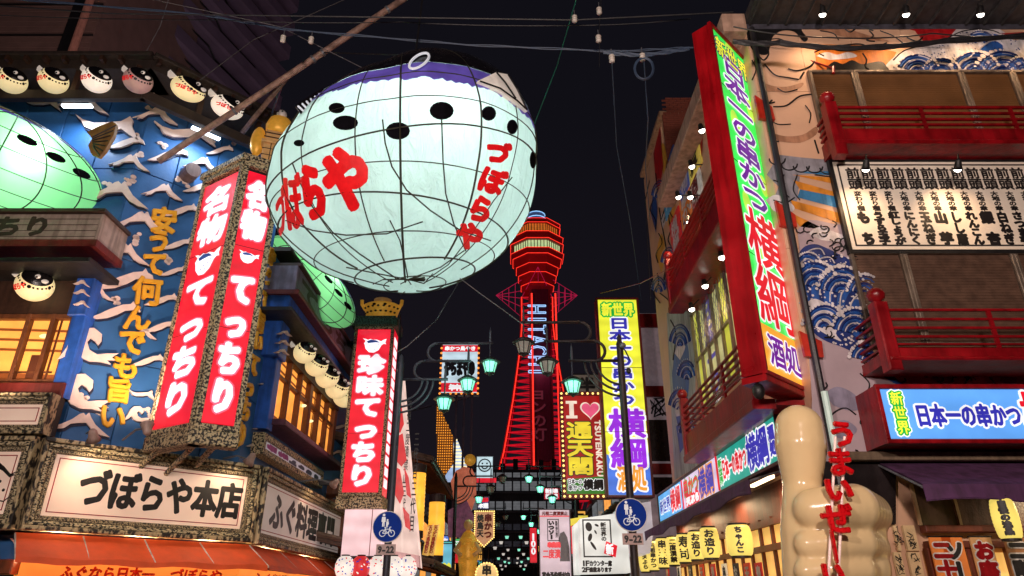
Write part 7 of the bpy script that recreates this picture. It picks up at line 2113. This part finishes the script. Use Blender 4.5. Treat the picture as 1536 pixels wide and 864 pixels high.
paint('mural_foam', MWHITE, [curve([(1010, 600), (1020, 585), (1030, 600), (1026, 620), (1014, 625)], 4), curve([(1012, 530), (1018, 515), (1028, 520), (1020, 540)], 3)], .018, RW)
paint('mural_sea', MBLUE2, [curve([(1016, 350), (1024, 290), (1036, 240), (1044, 250), (1036, 320), (1024, 380)], 4)], .012, RW)
paint('mural_banner', M('red_mural_paint', c(190, 20, 28)), [curve([(1030, 260), (1044, 210), (1054, 200), (1050, 260), (1038, 300)], 4), [(980, 230), (990, 190), (995, 250), (986, 300)]], .016, RW)
paint('mural_sunset', ORNG, [curve([(1024, 330), (1040, 290), (1048, 300), (1040, 360), (1028, 380)], 4)], .018, RW)
lines('mural_line', MBLACK, [[(984, 260), (990, 320), (1000, 380), (996, 430)], [(1000, 250), (1004, 330), (1012, 370)], [(990, 440), (1004, 452), (1010, 470)], [(992, 330), (1000, 300), (998, 270)], [(1012, 420), (1020, 400), (1024, 430)], [(1006, 480), (1014, 500), (1010, 540)]], .022, .016, RW)
for a in ((1020, 520, 30, 8), (1030, 570, 26, 7), (1018, 615, 28, 7), (1032, 655, 24, 6), (1022, 470, 22, 6)): wave_fan(*a, .03, 165, 15, 1.1, (1000, 1042, 450, 700), RW, .55)
for a in ((990, 300, 26, 7), (1004, 400, 26, 7), (988, 440, 22, 6)): wave_fan(*a, .03, 165, 15, 1.1, (972, 1030, 250, 460), RW, .5)
random.seed(77)
for i, (x, y, w_, h_, cl) in enumerate(((1026, 262, 14, 30, c(60, 90, 170)), (1040, 232, 10, 28, c(225, 200, 90)), (1030, 318, 16, 34, c(210, 120, 50)), (1014, 352, 12, 30, c(190, 40, 40)), (1044, 296, 10, 30, c(215, 210, 200)), (1002, 290, 10, 30, c(70, 120, 150)))):
    u, z = RW.px(x, y, .03); k_ = .95; 
    rt = thing('poster', ['blue wall poster under the street-side eave', 'yellow wall poster highest on the street side', 'orange wall poster above the upper side balcony', 'red wall poster left of the orange one', 'white wall poster beside the tall sign', 'dull teal wall poster farthest along the wall'][i], 'poster', RW.P(u, z - .6, .03))
    MB().box(RW, u - .55, u + .55, z - .6, z + .6, .0, .04).build('board', M('wall_poster_%s' % 'abcdef'[i], cl, .5, emit=.22, scale=4, var=.5, nosample=True), rt)
    for q_ in range(5):
        a_, b_ = random.uniform(-.4, .3), random.uniform(-.45, .4); MB().prism(RW, [(u + a_, z + b_), (u + a_ + random.uniform(.1, .3), z + b_ - .05), (u + a_ + random.uniform(.1, .25), z + b_ + .15), (u + a_ + .05, z + b_ + .12)], .041 + q_ * .002, .046 + q_ * .002).build('printed_shape', [MWHITE, MBLACK, REDP, ORNG, MBLUE2][q_], rt)
    text(RW, ['名物', '新世界', '串かつ', '横綱', '酒処', '寿司'][i], u - .35, u + .35, z - .5, z + .5, .06, [MWHITE, MBLACK, MWHITE, MWHITE, REDP, MWHITE][i], rt, True, .02)
random.seed(14)
lines('mural_line', MBLACK, [[(x, y), (x + random.uniform(-6, 6), y + 14), (x + random.uniform(-8, 8), y + 30), (x + random.uniform(-4, 8), y + 44)] for x, y in ((980, 300), (988, 350), (996, 290), (1004, 330), (1010, 290), (1000, 390), (1012, 390), (986, 410), (1022, 330), (1030, 390))], .018, .02, RW)
paint('mural_flame', M('gold_flame_mural', c(230, 170, 60), .5), [curve([(1000, 300), (1008, 270), (1014, 290), (1010, 330), (1002, 340)], 4), curve([(984, 380), (992, 350), (998, 380), (992, 410)], 4), curve([(1010, 440), (1020, 420), (1026, 440), (1018, 456)], 4), curve([(988, 240), (994, 214), (1000, 236), (996, 262)], 4)], .014, RW)
paint('mural_sea', MBLUE2, [curve([(976, 320), (980, 290), (986, 310), (984, 350)], 4), curve([(998, 420), (1006, 400), (1010, 430), (1002, 446)], 4), curve([(1002, 240), (1010, 216), (1016, 240), (1008, 260)], 4)], .015, RW)
paint('mural_spark', MWHITE, [curve([(1016, 400), (1024, 372), (1032, 392), (1026, 416)], 4), curve([(990, 330), (994, 318), (998, 332), (994, 344)], 3)], .017, RW)
# street-side windows with the yellow sign's reflection painted on in glowing colours
WREF = M('window_with_painted_reflection', c(150, 150, 120), .1, emit=.7, ecol=c(200, 196, 130), scale=1.6, var=.9, nosample=True)
a, b2 = RW.px(1042, 500, .05)[0], RW.px(1098, 480, .05)[0]
za, zb_ = 5.6, RW.px(1042, 440, .05)[1]
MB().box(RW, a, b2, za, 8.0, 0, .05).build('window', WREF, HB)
for s_, ua, ub, mt in (('日本一の', a + .8, a + 1.5, E('violet_reflection_glow', c(90, 80, 170), .5)),):
    text(RW, s_, ua, ub, za + .1, 7.9, .056, mt, HB, True, .03, name='painted_reflection')
MB().box(RW, a + .1, a + .6, za + .05, 7.9, .05, .056).build('painted_reflection', E('yellow_reflection_glow', c(225, 225, 80), .6), HB)
MB().box(RW, a + 2.2, a + 2.6, za + .05, 7.9, .05, .056).build('painted_reflection', E('yellow_reflection_glow', c(225, 225, 80)), HB)
for i in range(6):
    u = a + (b2 - a) * i / 5; MB().box(RW, u - .03, u + .03, za, 8.0, .05, .12).build('mullion', ALU, HB)
for z in (za, 6.8, 8.0): MB().box(RW, a, b2, z - .03, z + .03, .05, .11).build('window_rail', ALU, HB)
# reflective mesh screen
net = MB()
for i in range(16): u = a + (b2 - a) * i / 16; net.tube([RW.P(u, 6.8, .14), RW.P(u + .8, 8.0, .14)], .006, 4); net.tube([RW.P(u + .8, 6.8, .14), RW.P(u, 8.0, .14)], .006, 4)
net.build('wire_screen', STEEL, HB)
# street-side balconies
def side_balcony(par, pA_, pB_, zb_, rails, proj=.75):
    """pA_, pB_: far and near u; rails: heights above the floor"""
    h = rails[-1]
    MB().box(RW, pA_, pB_, zb_, zb_ + .42, proj - .07, proj, .01).build('balcony_board', REDP, par)
    MB().box(RW, pA_ - .05, pB_, zb_ - .16, zb_ - .003, proj - .3, proj + .06, .02).build('balcony_beam', REDP, par)
    MB().box(RW, pA_, pB_, zb_ - .1, zb_ - .02, 0, proj - .31).build('balcony_floor', REDP, par)
    for r_ in rails: MB().box(RW, pA_, pB_, zb_ + r_ - .035, zb_ + r_, proj - .06, proj - .005, .006).build('balcony_rail', REDP, par)
    for u in (pA_, pB_ - .1):
        MB().box(RW, u - .08, u + .08, zb_ - .1, zb_ + h + .18, proj - .14, proj + .03, .02).build('balcony_post', REDP, par)
        mb = MB(); mb.lathe(RW.P(u, zb_ + h + .18, proj - .05), [(.05, 0), (.1, .05), (.12, .12), (.08, .2), (.02, .22)], 12); mb.build('post_finial', REDP, par, True)
    k = int((pB_ - pA_) / 1.5)
    for i in range(1, k): u = pA_ + (pB_ - pA_) * i / k; MB().box(RW, u - .03, u + .03, zb_ + .42, zb_ + h, proj - .055, proj - .01).build('baluster', REDP, par)
    sd = Fr(RW.P(0, 0, 0).x, RW.P(pA_, 0).y, 0)
    for r_ in rails: MB().box(sd, -proj + .1, 0, zb_ + r_ - .035, zb_ + r_, -.03, .02).build('balcony_rail', REDP, par)
pf = RW.px(1030, 688, .75); pn = RW.px(1168, 590, .75)
side_balcony(HB, pf[0], -.35, (pf[1] + pn[1]) / 2 + .12, [.55, .68, .81, .94, 1.07])
pf = RW.px(1006, 458, .75); pn = RW.px(1072, 360, .75)
side_balcony(HB, pf[0], -.35, (pf[1] + pn[1]) / 2 + .1, [.55, .68, .81, .94, 1.07])
# eave band over the street side
MB().box(RW, -6.4, .1, ztR - .25, ztR + .2, 0, .45, .02).build('eave_board', M('pale_eave_board', c(196, 160, 140), .5), HB)
for i, (x, y, nn) in enumerate(((1017, 293, .5), (1037, 247, .5), (1052, 193, .5), (1035, 293, .3), (1033, 330, .3))):
    p = RW.px(x, y, nn)
    facade_spot(['lowest pale spot under the street-side eave', 'middle spot under the street-side eave', 'highest spot under the street-side eave, beside the tall red sign', 'inner spot on the street-side wall', 'inner lower spot on the street-side wall'][i], RW.P(p[0], p[1], nn - .25), RW.P(p[0], p[1], nn), RW.P(p[0] - .4, p[1] - 2.5, .0), 120, 150, .06)
for i, (x, y, nn) in enumerate(((1082, 383, .45), (1057, 426, .45), (1037, 461, .45), (1117, 596, .5), (1080, 620, .5))):
    p = RW.px(x, y, nn)
    facade_spot(['nearest round lamp under the upper side balcony', 'second round lamp under the upper side balcony', 'farthest round lamp under the upper side balcony', 'near lamp under the lower side balcony', 'far lamp under the lower side balcony'][i], RW.P(p[0], p[1] + .2, nn - .2), RW.P(p[0], p[1], nn), RW.P(p[0], p[1] - 2.5, .2), 75, 155, .06)

# sign strip along the street
NS = .25
ua, ub = RW.px(989, 760, NS)[0], RW.px(1166, 660, NS)[0]
z0 = (RW.px(990, 783, NS)[1] + RW.px(1167, 690, NS)[1]) / 2; z1 = (RW.px(988, 742, NS)[1] + RW.px(1167, 625, NS)[1]) / 2
rt = lit_box('fascia_sign', 'receding backlit sign strip along the street under the lower side balcony', RW, ua - .1, ub + .1, z0 - .06, z1 + .06, .24, M('dark_maroon_box', c(70, 16, 26), .4), E('backlit_teal_film', c(40, 168, 150), .9, sample=True), .06, n=NS)
e1 = RW.px(1076, 700, NS)[0]; e2 = RW.px(1024, 735, NS)[0]
MB().box(RW, e2, e1, z0, z1, NS, NS + .006).build('white_zone', E('backlit_lilac_white', c(225, 205, 235), .95), rt)
MB().box(RW, ua, e2, z0, z1, NS, NS + .006).build('blue_zone', E('backlit_light_blue', c(90, 170, 235), .95), rt)
H = z1 - z0
q = lambda f, a_, b_: a_ + (b_ - a_) * f
layered(RW, '新世界', q(.03, e1, ub), q(.1, e1, ub), z0 + .08, z1 - .1, NS + .008, [(WHT, .04), (GRN, .012)], rt, True)
layered(RW, '日本一の串かつ', q(.1, e1, ub), q(.55, e1, ub), z0 + H * .22, z1 - H * .22, NS + .008, [(WHT, .05), (REDF, .016)], rt)
layered(RW, '横綱', q(.56, e1, ub), q(.88, e1, ub), z0 + .05, z1 - .04, NS + .008, [(WHT, .06), (VIO, .022)], rt, False, .04)
layered(RW, '酒処', q(.9, e1, ub), q(.98, e1, ub), z0 + .1, z1 - .1, NS + .008, [(WHT, .05), (VIO, .02)], rt, True)
layered(RW, '串かつ', q(.04, e2, e1), q(.5, e2, e1), z0 + H * .3, z1 - .04, NS + .01, [(GRN, .04), (REDF, .018)], rt)
layered(RW, '横綱', q(.5, e2, e1), q(.9, e2, e1), z0 + .05, z1 - .05, NS + .01, [(ORG, .055), (VIO, .018)], rt)
layered(RW, '天ぷら', q(.1, e2, e1), q(.5, e2, e1), z0 + .03, z0 + H * .3, NS + .016, [(REDF, .08), (WHT, .02)], rt)
layered(RW, '新世界', q(.05, ua, e2), q(.5, ua, e2), z0 + H * .25, z1 - H * .25, NS + .01, [(WHT, .045), (VIO, .014)], rt)
layered(RW, '横綱', q(.52, ua, e2), q(.92, ua, e2), z0 + .08, z1 - .06, NS + .01, [(WHT, .05), (REDF, .02)], rt)
for e in (e1, e2): MB().box(RW, e - .02, e + .02, z0, z1, NS, NS + .03).build('divider', REDF, rt)
valance('long dark plum awning along the street side', RW, RW.px(966, 820, .3)[0], -.3, z0 - .12, z0 - .42, 1.05, .2, 5)

# storefront lattice and lantern row
MB().box(RW, uF, 0, 0, z0 - .2, 0, .02).build('shop_wall', BRWN, HB)
MB().box(RW, uF + .2, -.4, .4, 2.75, .02, .05).build('shop_window', SHOPW, HB)
for i in range(16): MB().box(RW, uF + .2 + i * .6, uF + .28 + i * .6, .2, 2.9, .05, .1).build('shop_post', BRWN, HB)
for z in (2.75, 2.35): MB().box(RW, uF, -.2, z, z + .1, .05, .14).build('shop_beam', BRWN, HB)
strs = ['焼鳥天ぷら', '元祖串かつ', '串三味', '二度漬禁', '寿司', 'お造り', 'お造り', 'ちゃんこ']
xs = [(966, 815, 858, 20), (978, 812, 856, 20), (992, 808, 852, 22), (1008, 806, 848, 22), (1024, 802, 844, 24), (1042, 798, 840, 26), (1062, 792, 838, 30), (1106, 788, 835, 40)]
for i, (x, y0, y1, w) in enumerate(xs):
    paper_cyl(['farthest paper lantern of the row under the plum awning', 'second farthest lantern of the awning row', 'third farthest lantern of the awning row', 'fourth farthest lantern, middle of the awning row', 'fifth lantern of the awning row', 'lantern of the awning row left of the wide gap-side pair', 'second nearest lantern of the awning row', 'nearest and widest lantern of the awning row, beside the thumb'][i], RW, x, y0, y1, w, .8, strs[i], 'paper lanterns of the mural restaurant', PAPY, bold=.008)
for i in range(9):
    x = 1000 + i * 17; fr = RW; u, z = fr.px(x, 848 - i * .5, .5)
    rt = thing('menu_strip', 'small bright menu strip below the lantern row, %s' % ['farthest', 'second farthest', 'third farthest', 'fourth', 'middle one', 'fourth nearest', 'third nearest', 'second nearest', 'nearest'][i], 'sign', fr.P(u, z - .7, .5), 'menu strips under the lanterns')
    bright = [c(180, 30, 30), c(235, 220, 190), c(40, 34, 34), c(200, 60, 30)][i % 4]
    MB().box(fr, u - .16, u + .16, z - .7, z, .48, .5).build('panel', M('menu_strip_%s' % 'abcd'[i % 4], bright, .5, emit=.4, nosample=True), rt)
    text(fr, ['寿司', '串焼', 'お造', '天ぷ'][i % 4], u - .1, u + .1, z - .55, z - .04, .505, [WHITEP, INK, WHITEP, WHITEP][i % 4], rt, True, .012)
for u in (-1.5, -4, -6.5, -9):
    MB().box(RW, u - .5, u + .5, z0 - .3, z0 - .25, .4, .5).build('tube_light', E('warm_tube', (1, .7, .4, 1), 5), HB); lamp('AREA', RW.P(u, z0 - .34, .45), 25, (1, .7, .4), .6, HB, RW.P(u, 1.0, .2))
lamp('AREA', RF.P(3.2, RF.px(1450, 735, .5)[1], .5), 40, (1, .75, .45), .6, HB, RF.P(3.2, 1.0, .3))

# ============================================================ tall slanting sign at the corner
NSF = Fr(3.62, 9.42, 45)      # lit face; u=0 at the near left edge
zb_ = NSF.px(1146, 560)[1]; zt_ = NSF.px(1060, 30)[1]; wS = NSF.px(1211, 583)[0]
rt = thing('vertical_sign', 'tall red corner sign with a green lit face and purple and red characters', 'sign', NSF.P(wS / 2, zb_, 0))
dp = .36
REDB = M('scarlet_sign_box', c(168, 12, 22), .3, scale=2, var=.3)
MB().box(NSF, .02, wS - .02, zb_ + .02, zt_ - .02, -dp, -.03).build('box', REDB, rt)
mb = MB(); frame_ring(mb, NSF, 0, wS, zb_, zt_, .07, -.03, .04, .012); mb.build('rim', REDB, rt)
GRE = M('backlit_green_yellow_film', c(40, 200, 70), .3, emit=1.0, ecol=c(50, 228, 84), scale=1.1, var=.2)
MB().box(NSF, .07, wS - .07, zb_ + .07, zt_ - .07, -.03, 0).build('panel', GRE, rt)
mb = MB(); Hh = zt_ - zb_
for k, (uc, f, r_) in enumerate(((wS * .5, .95, .2), (wS * .82, .8, .16), (wS * .3, .7, .15), (wS * .8, .55, .14), (wS * .25, .45, .13), (wS * .5, .33, .16))):
    zc = zb_ + Hh * f; mb.flat(NSF, [(min(max(uc + r_ * cos(t), .08), wS - .08), zc + r_ * 1.6 * sin(t)) for t in [2 * pi * i / 20 for i in range(20)]], .003)
build_each(mb, 'yellow_patch', E('backlit_lime_yellow', c(190, 240, 80), .95), rt)
zo = NSF.px(1180, 505)[1]
MB().box(NSF, .07, wS - .07, zb_ + .07, zo, 0, .004).build('orange_zone', E('backlit_orange_yellow', c(248, 170, 50), 1.0), rt)
PUR2 = E('backlit_violet_print', c(120, 20, 170), .75)
layered(NSF, '新世界', .14, wS - .12, zt_ - .095 * Hh, zt_ - .03 * Hh, .008, [(E('dark_blue_green', c(20, 60, 110), .6), .035), (YEL, .008)], rt)
layered(NSF, '日本一の串かつ', wS * .2, wS * .8, NSF.px(1150, 328)[1], NSF.px(1095, 90)[1], .008, [(WHT, .055), (PUR2, .02)], rt, True, .05)
layered(NSF, '横綱', wS * .12, wS * .92, NSF.px(1180, 502)[1], NSF.px(1150, 332)[1], .02, [(WHT, .058), (REDF, .022)], rt, True, .03)
layered(NSF, '酒処', wS * .16, wS * .9, zb_ + .2, zo - .14, .02, [(WHT, .04), (PUR2, .014)], rt, False, .06)
for pts in ([(1132, 142), (1158, 160), (1163, 179), (1139, 177)], [(1163, 300), (1193, 322), (1196, 340), (1171, 338)], [(1199, 496), (1233, 512), (1236, 536), (1208, 534)]):
    MB().prism(RF, pxpoly(RF, .1, pts), .03, .1).build('bracket', M('orange_red_bracket', c(200, 50, 34), .35), rt)
for f_ in (.3, .56, .8): MB().box(NSF, .07, wS - .07, zb_ + Hh * f_, zb_ + Hh * f_ + .012, 0, .006).build('panel_seam', M('dark_green_seam', c(20, 90, 40), .5), rt)
for i in range(26):
    zz = zb_ + .2 + i * (Hh - .4) / 25; MB().ell(NSF.P(wS + .03, zz, -.1), .022, .022, .022, 6, 4).build('edge_bulb', E('edge_bulb_warm', c(255, 190, 140), .9), rt)
mb = MB(); mb.box(NSF, .0, wS, zb_ - .1, zb_ - .003, -dp, .02, .01); mb.build('foot_tray', REDB, rt)
MB().ell(NSF.P(.05, zb_ - .22, -.15), .09, .09, .12, 12, 8).build('camera_box', BLACK, rt, True)
# narrow side box behind the sign
B2 = Fr(4.42, 9.93, 0)
# stay rod from sign top to wall
rt2 = thing('stay_rod', 'thin red stay rod from the tall sign to the mural wall', 'rod', RF.P(*RF.px(1250, 103, .1), .1))
MB().tube([NSF.P(wS * .9, NSF.px(1110, 50)[1], -.1), RF.P(*RF.px(1250, 103, .1), .1)], .018, 6).build('rod', REDP, rt2)
MB().tube([RF.P(*RF.px(1250, 100, .1), .1), RF.P(*RF.px(1250, 110, .1), .1)], .03, 6).build('rod_end', REDP, rt2)
rt3 = thing('corner_pipe', 'pale vertical downpipe at the corner of the mural wall behind the thumb', 'pipe', RF.P(.08, 0, .12))
MB().tube([RF.P(.08, 0, .12), RF.P(.08, ztR - .2, .12)], .055, 8).build('pipe', M('dark_corner_pipe', c(40, 38, 44), .4), rt3)
MB().tube([RF.P(.08, RF.px(1215, 690, .1)[1], .19), RF.P(.08, RF.px(1215, 590, .1)[1], .19)], .05, 8).build('pale_sleeve', M('pale_green_sleeve', c(190, 215, 205), .4, emit=.2, nosample=True), rt3)

# ============================================================ thumb statue
def blob(name, caps, voxel, mat, parent, sub=1):
    mb = MB()
    for (p0, r0, p1, r1) in caps:
        p0, p1 = Vector(p0), Vector(p1)
        n_ = max(2, int((p1 - p0).length / (min(r0, r1) * .5)) + 1)
        for i in range(n_ + 1):
            f = i / n_; mb.ell(p0 + (p1 - p0) * f, *([r0 + (r1 - r0) * f] * 3), 16, 10)
    base = Vector(parent.location)
    o = mb.build(name, mat, parent)
    rm = o.modifiers.new('remesh', 'REMESH'); rm.mode = 'VOXEL'; rm.voxel_size = voxel
    sm = o.modifiers.new('smooth', 'SMOOTH'); sm.factor = .6; sm.iterations = 9
    dg = bpy.context.evaluated_depsgraph_get(); me = bpy.data.meshes.new_from_object(o.evaluated_get(dg))
    o.modifiers.clear(); o.data = me; me.materials.clear(); me.materials.append(mat)
    me.polygons.foreach_set('use_smooth', [True] * len(me.polygons)); return o
HF = Fr(0, 8.6, 0)
hx = lambda x, y, d=0: (at(x, y, 8.6 - d).x, 8.6 - d, at(x, y, 8.6 - d).z)
SK = M('glossy_cream_plastic', c(226, 198, 150), .16, scale=1.3, var=.1, bump=.02)
hand = thing('thumb_statue', 'giant cream plastic hand giving a thumbs up in front of the restaurant', 'statue', (at(1260, 800, 8.6).x, 8.6, 0))
caps = [(hx(1199, 643), .30, hx(1201, 668), .315), (hx(1201, 668), .315, hx(1203, 728), .225), (hx(1203, 728), .225, hx(1212, 800), .32), (hx(1212, 800), .32, hx(1225, 900), .36)]
# palm mass
caps += [(hx(1240, 800, -.05), .34, hx(1290, 800, -.1), .30), (hx(1245, 850, -.05), .36, hx(1290, 850, -.1), .34), (hx(1245, 910, -.05), .36, hx(1290, 910, -.1), .36), (hx(1245, 960), .34, hx(1270, 1100), .3)]
for i, (y, r_, x0, x1) in enumerate(((766, .27, 1222, 1304), (818, .19, 1214, 1312), (858, .17, 1212, 1312), (898, .16, 1216, 1308))):
    caps += [(hx(x0, y, .28), r_ * .92, hx((x0 + x1) / 2 - 14, y - 2, .36), r_), (hx((x0 + x1) / 2 - 14, y - 2, .36), r_, hx(x1 - 22, y - 4, .26), r_ * 1.04), (hx(x1 - 22, y - 4, .26), r_ * 1.04, hx(x1, y + 4, -.05), r_ * .95)]
blob('hand', caps, .026, SK, hand)

MB().lathe((at(1255, 900, 8.6).x, 8.6, 0), [(.6, 0), (.6, .3), (.4, .35), (.36, 1.1)], 20).build('plinth', M('plinth_black', c(30, 28, 30)), hand)
# red raised letters on two rods
lt = thing('letter_column', 'column of raised red characters on two pale rods in front of the thumb', 'sign', (at(1258, 800, 7.95).x, 7.95, 1.4))
TF = facing(1255, 740, 7.95)
for x0, x1 in (((1250, 1241)), ((1264, 1256))):
    MB().tube([TF.P(*TF.px(x0 + 3, 655)), TF.P(*TF.px(x1, 900))], .016, 8).build('rod', M('pale_pink_rod', c(235, 200, 190), .3, emit=.2, nosample=True), lt)
REDL = M('bright_red_letter_plastic', c(200, 14, 22), .22, emit=.12, ecol=c(220, 10, 20), nosample=True)
for ch, x, y, w, h in (('う', 1261, 652, 36, 36), ('ま', 1257, 694, 36, 38), ('い', 1255, 735, 38, 34), ('ぜ', 1253, 778, 40, 40), ('ー', 1248, 820, 20, 40), ('い', 1247, 862, 30, 34)):
    u, z = TF.px(x, y); k = (TF.P(u, z) - EYE).length / FOC * .94
    W_, H_ = w * k, h * k; mb = MB()
    if ch == 'ー': fm = lambda X, Y, d: TF.P(u - W_ / 2 + Y * W_ / H_, z + H_ / 2 - X * H_ / W_, .03 + d)
    else: fm = lambda X, Y, d: TF.P(u - W_ / 2 + X, z - H_ / 2 + Y, .03 + d)
    glyph3d(mb, ch, fm, W_, H_, .017, .05); mb.build('red_letter', REDL, lt)

# ============================================================ white building with red bands behind the yellow sign
WBF = facing(962, 600, 25)
rt = thing('shop_building', 'narrow white building with red bands behind the yellow sign', 'building', WBF.P(.8, 0, 0))
uR = WBF.px(1016, 600)[0]
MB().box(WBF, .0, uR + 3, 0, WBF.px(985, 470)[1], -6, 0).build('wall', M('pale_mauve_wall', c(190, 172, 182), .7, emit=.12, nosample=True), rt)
for y0, y1 in ((492, 472), (596, 580), (712, 696)):
    MB().box(WBF, -.05, uR + 3, WBF.px(985, y0)[1], WBF.px(985, y1)[1], 0, .12, .01).build('red_band', REDP, rt)
MB().box(WBF, .1, uR + 1, WBF.px(985, 692)[1], WBF.px(985, 630)[1], 0, .03).build('dark_window', M('dim_dark_glass', c(40, 34, 40), .2), rt)
MB().box(WBF, .1, uR + 1, WBF.px(985, 742)[1], WBF.px(985, 716)[1], 0, .03).build('dark_window', M('dim_dark_glass', c(40, 34, 40)), rt)
u_, z_ = WBF.px(990, 612); mb = MB(); random.seed(5)
for k in range(6): mb.tube([WBF.P(u_ + random.uniform(-.35, .35), z_ + random.uniform(-.4, .4), .03) for _ in range(4)], .03, 4)
mb.build('brush_mark', INK, rt)
lamp('POINT', WBF.P(.6, WBF.px(985, 600)[1], 1.5), 40, (1, .85, .8), .3, rt) if False else None

# ============================================================ overhead cables and insulators
CABM = M('rubber_cable', c(40, 38, 42), .5)
CABB = M('blue_grey_cable', c(60, 76, 100), .5, emit=.05, nosample=True)
def cable(label, pts, Y, r=.02, mat=CABM, sag=0, strands=1):
    P_ = [at(x, y, Y if not isinstance(Y, (list, tuple)) else Y[i]) for i, (x, y) in enumerate(pts)]
    C_ = curve([(p.x, p.z, p.y) for p in P_], 1) if False else P_
    rt = thing('overhead_cable', label, 'cable', P_[0])
    out = []
    for i in range(len(P_) - 1):
        a, b2 = P_[i], P_[i + 1]
        for k in range(12): f = k / 12; out.append(a + (b2 - a) * f - Vector((0, 0, sag * 4 * f * (1 - f))))
    out.append(P_[-1])
    mb = MB()
    for s_ in range(strands):
        o = Vector((0, 0, .03 * s_)); mb.tube([p + o + Vector((0, 0, .012 * sin(i * 1.3 + s_ * 2))) * (strands > 1) for i, p in enumerate(out)], r, 5)
    mb.build('cable', mat, rt); return rt
cable('upper straight cable crossing the whole street near the top edge', [(-60, 4), (160, 20), (860, 30), (1100, 18)], 11, .016)
cable('bundled cable from the left building sagging across above the big lantern', [(-40, -6), (300, 22), (430, 45), (700, 68), (925, 78), (1040, 72)], 11.5, .013, CABB, strands=2)
cable('thick twisted cable running in front of the mural wall', [(1100, 64), (1170, 66), (1280, 74), (1420, 63), (1700, 40)], 9.1, .028, CABM, .03, 3)
cable('bluish cable bundle from the insulator to the tall red sign', [(905, 80), (965, 84), (1034, 74)], 10.5, .018, CABB, .02, 3)
cable('thin cable dropping from the insulator in the upper middle', [(918, 95), (925, 220), (945, 330), (962, 450)], (10.5, 14, 18, 24), .012, CABB)
cable('second thin cable dropping beside the first towards the yellow sign', [(966, 92), (972, 180), (968, 250), (975, 330)], (10.5, 12, 15, 18), .012, CABB)
cable('greenish wire slanting behind the big lantern to the top edge', [(870, -20), (835, 100), (800, 190)], (11, 14, 16), .015, M('green_cable', c(30, 110, 90), .5, emit=.06, nosample=True))
cable('loose wire curving from the green fish lantern to the left lamp post', [(690, 420), (655, 480), (610, 520), (596, 528)], (16, 15.5, 15, 14.6), .012, M('pale_wire', c(120, 116, 120)))
cable('thin wire from under the big lantern to the first dark lantern', [(640, 380), (720, 440), (785, 487)], (12, 12.8, 13.3), .01, M('pale_wire', c(120, 116, 120)))
cable('thin red cable from the side balcony to the cable over the yellow sign', [(1010, 400), (960, 425), (900, 440)], (14, 18, 21), .012, REDP)
cable('thin stay wire from the top edge to the left eave', [(262, -30), (240, 40), (218, 80)], 13, .01, M('pale_wire', c(120, 116, 120)))
cable('thin wire from the roof of the blue restaurant up to the right', [(140, -20), (420, 40), (560, 110)], 11.8, .008, M('pale_wire', c(120, 116, 120)))
cable('sagging cable just below the upper straight one', [(-60, 20), (330, 30), (600, 33), (860, 38), (1036, 28)], 11.3, .011, CABM, .05)
cable('thin cable from the eave corner over the golden figure', [(300, 120), (380, 60), (470, 20), (560, -20)], 12, .01, CABM)
cable('thin cable pair from the insulators up to the top edge', [(899, 100), (899, 40), (903, -20)], 11, .008, CABM)
cable('slack cable behind the yellow sign to the brick upper wall', [(976, 450), (968, 300), (990, 190)], 19, .015, CABM, .05)
cable('dark cable looping along the soffit edge at the right', [(1100, 40), (1240, 56), (1400, 50), (1620, 58)], 9.4, .014, CABM, .06)
CER = M('white_ceramic_insulator', c(220, 210, 200), .25)
def insul(label, x, y, Y, s_=1):
    p = at(x, y, Y); rt = thing('insulator', label, 'insulator', p, 'ceramic insulators on the cables')
    mb = MB()
    for k in range(3): mb.lathe(p + Vector((0, 0, k * .06 * s_)), [(.03 * s_, -.02), (.06 * s_, 0), (.06 * s_, .02), (.03 * s_, .045)], 12)
    mb.build('discs', CER, rt, True); MB().tube([p + Vector((0, 0, .15 * s_)), p + Vector((0, 0, .32 * s_))], .012, 5).build('shackle', STEEL, rt)
for x, y, Y, l in ((424, 62, 11.5, 'leftmost insulator by the dark building edge'), (466, 64, 11.5, 'insulator just left of the slanting pole'), (918, 92, 10.5, 'insulator above the dropping cable in the middle'), (964, 90, 10.5, 'insulator nearest the tall red sign'), (862, 32, 11, 'upper insulator near the top edge, left of a pair'), (898, 62, 11, 'lower insulator of the pair near the top edge'), (899, 20, 11, 'upper insulator of the pair near the top edge')):
    insul(l, x, y, Y)
mb = MB(); rt = thing('cable_coil', 'loose coil of cable hanging beside the insulators', 'cable', at(966, 110, 10.4))
for k in range(3): mb.tube([at(966 + (13 + k) * cos(t), 103 + (15 + k) * sin(t), 10.4 + .03 * k) for t in [2 * pi * i / 20 for i in range(20)]], .012, 5, True)
mb.build('coil', CABB, rt)
# black top-right roof corner mast behind sign
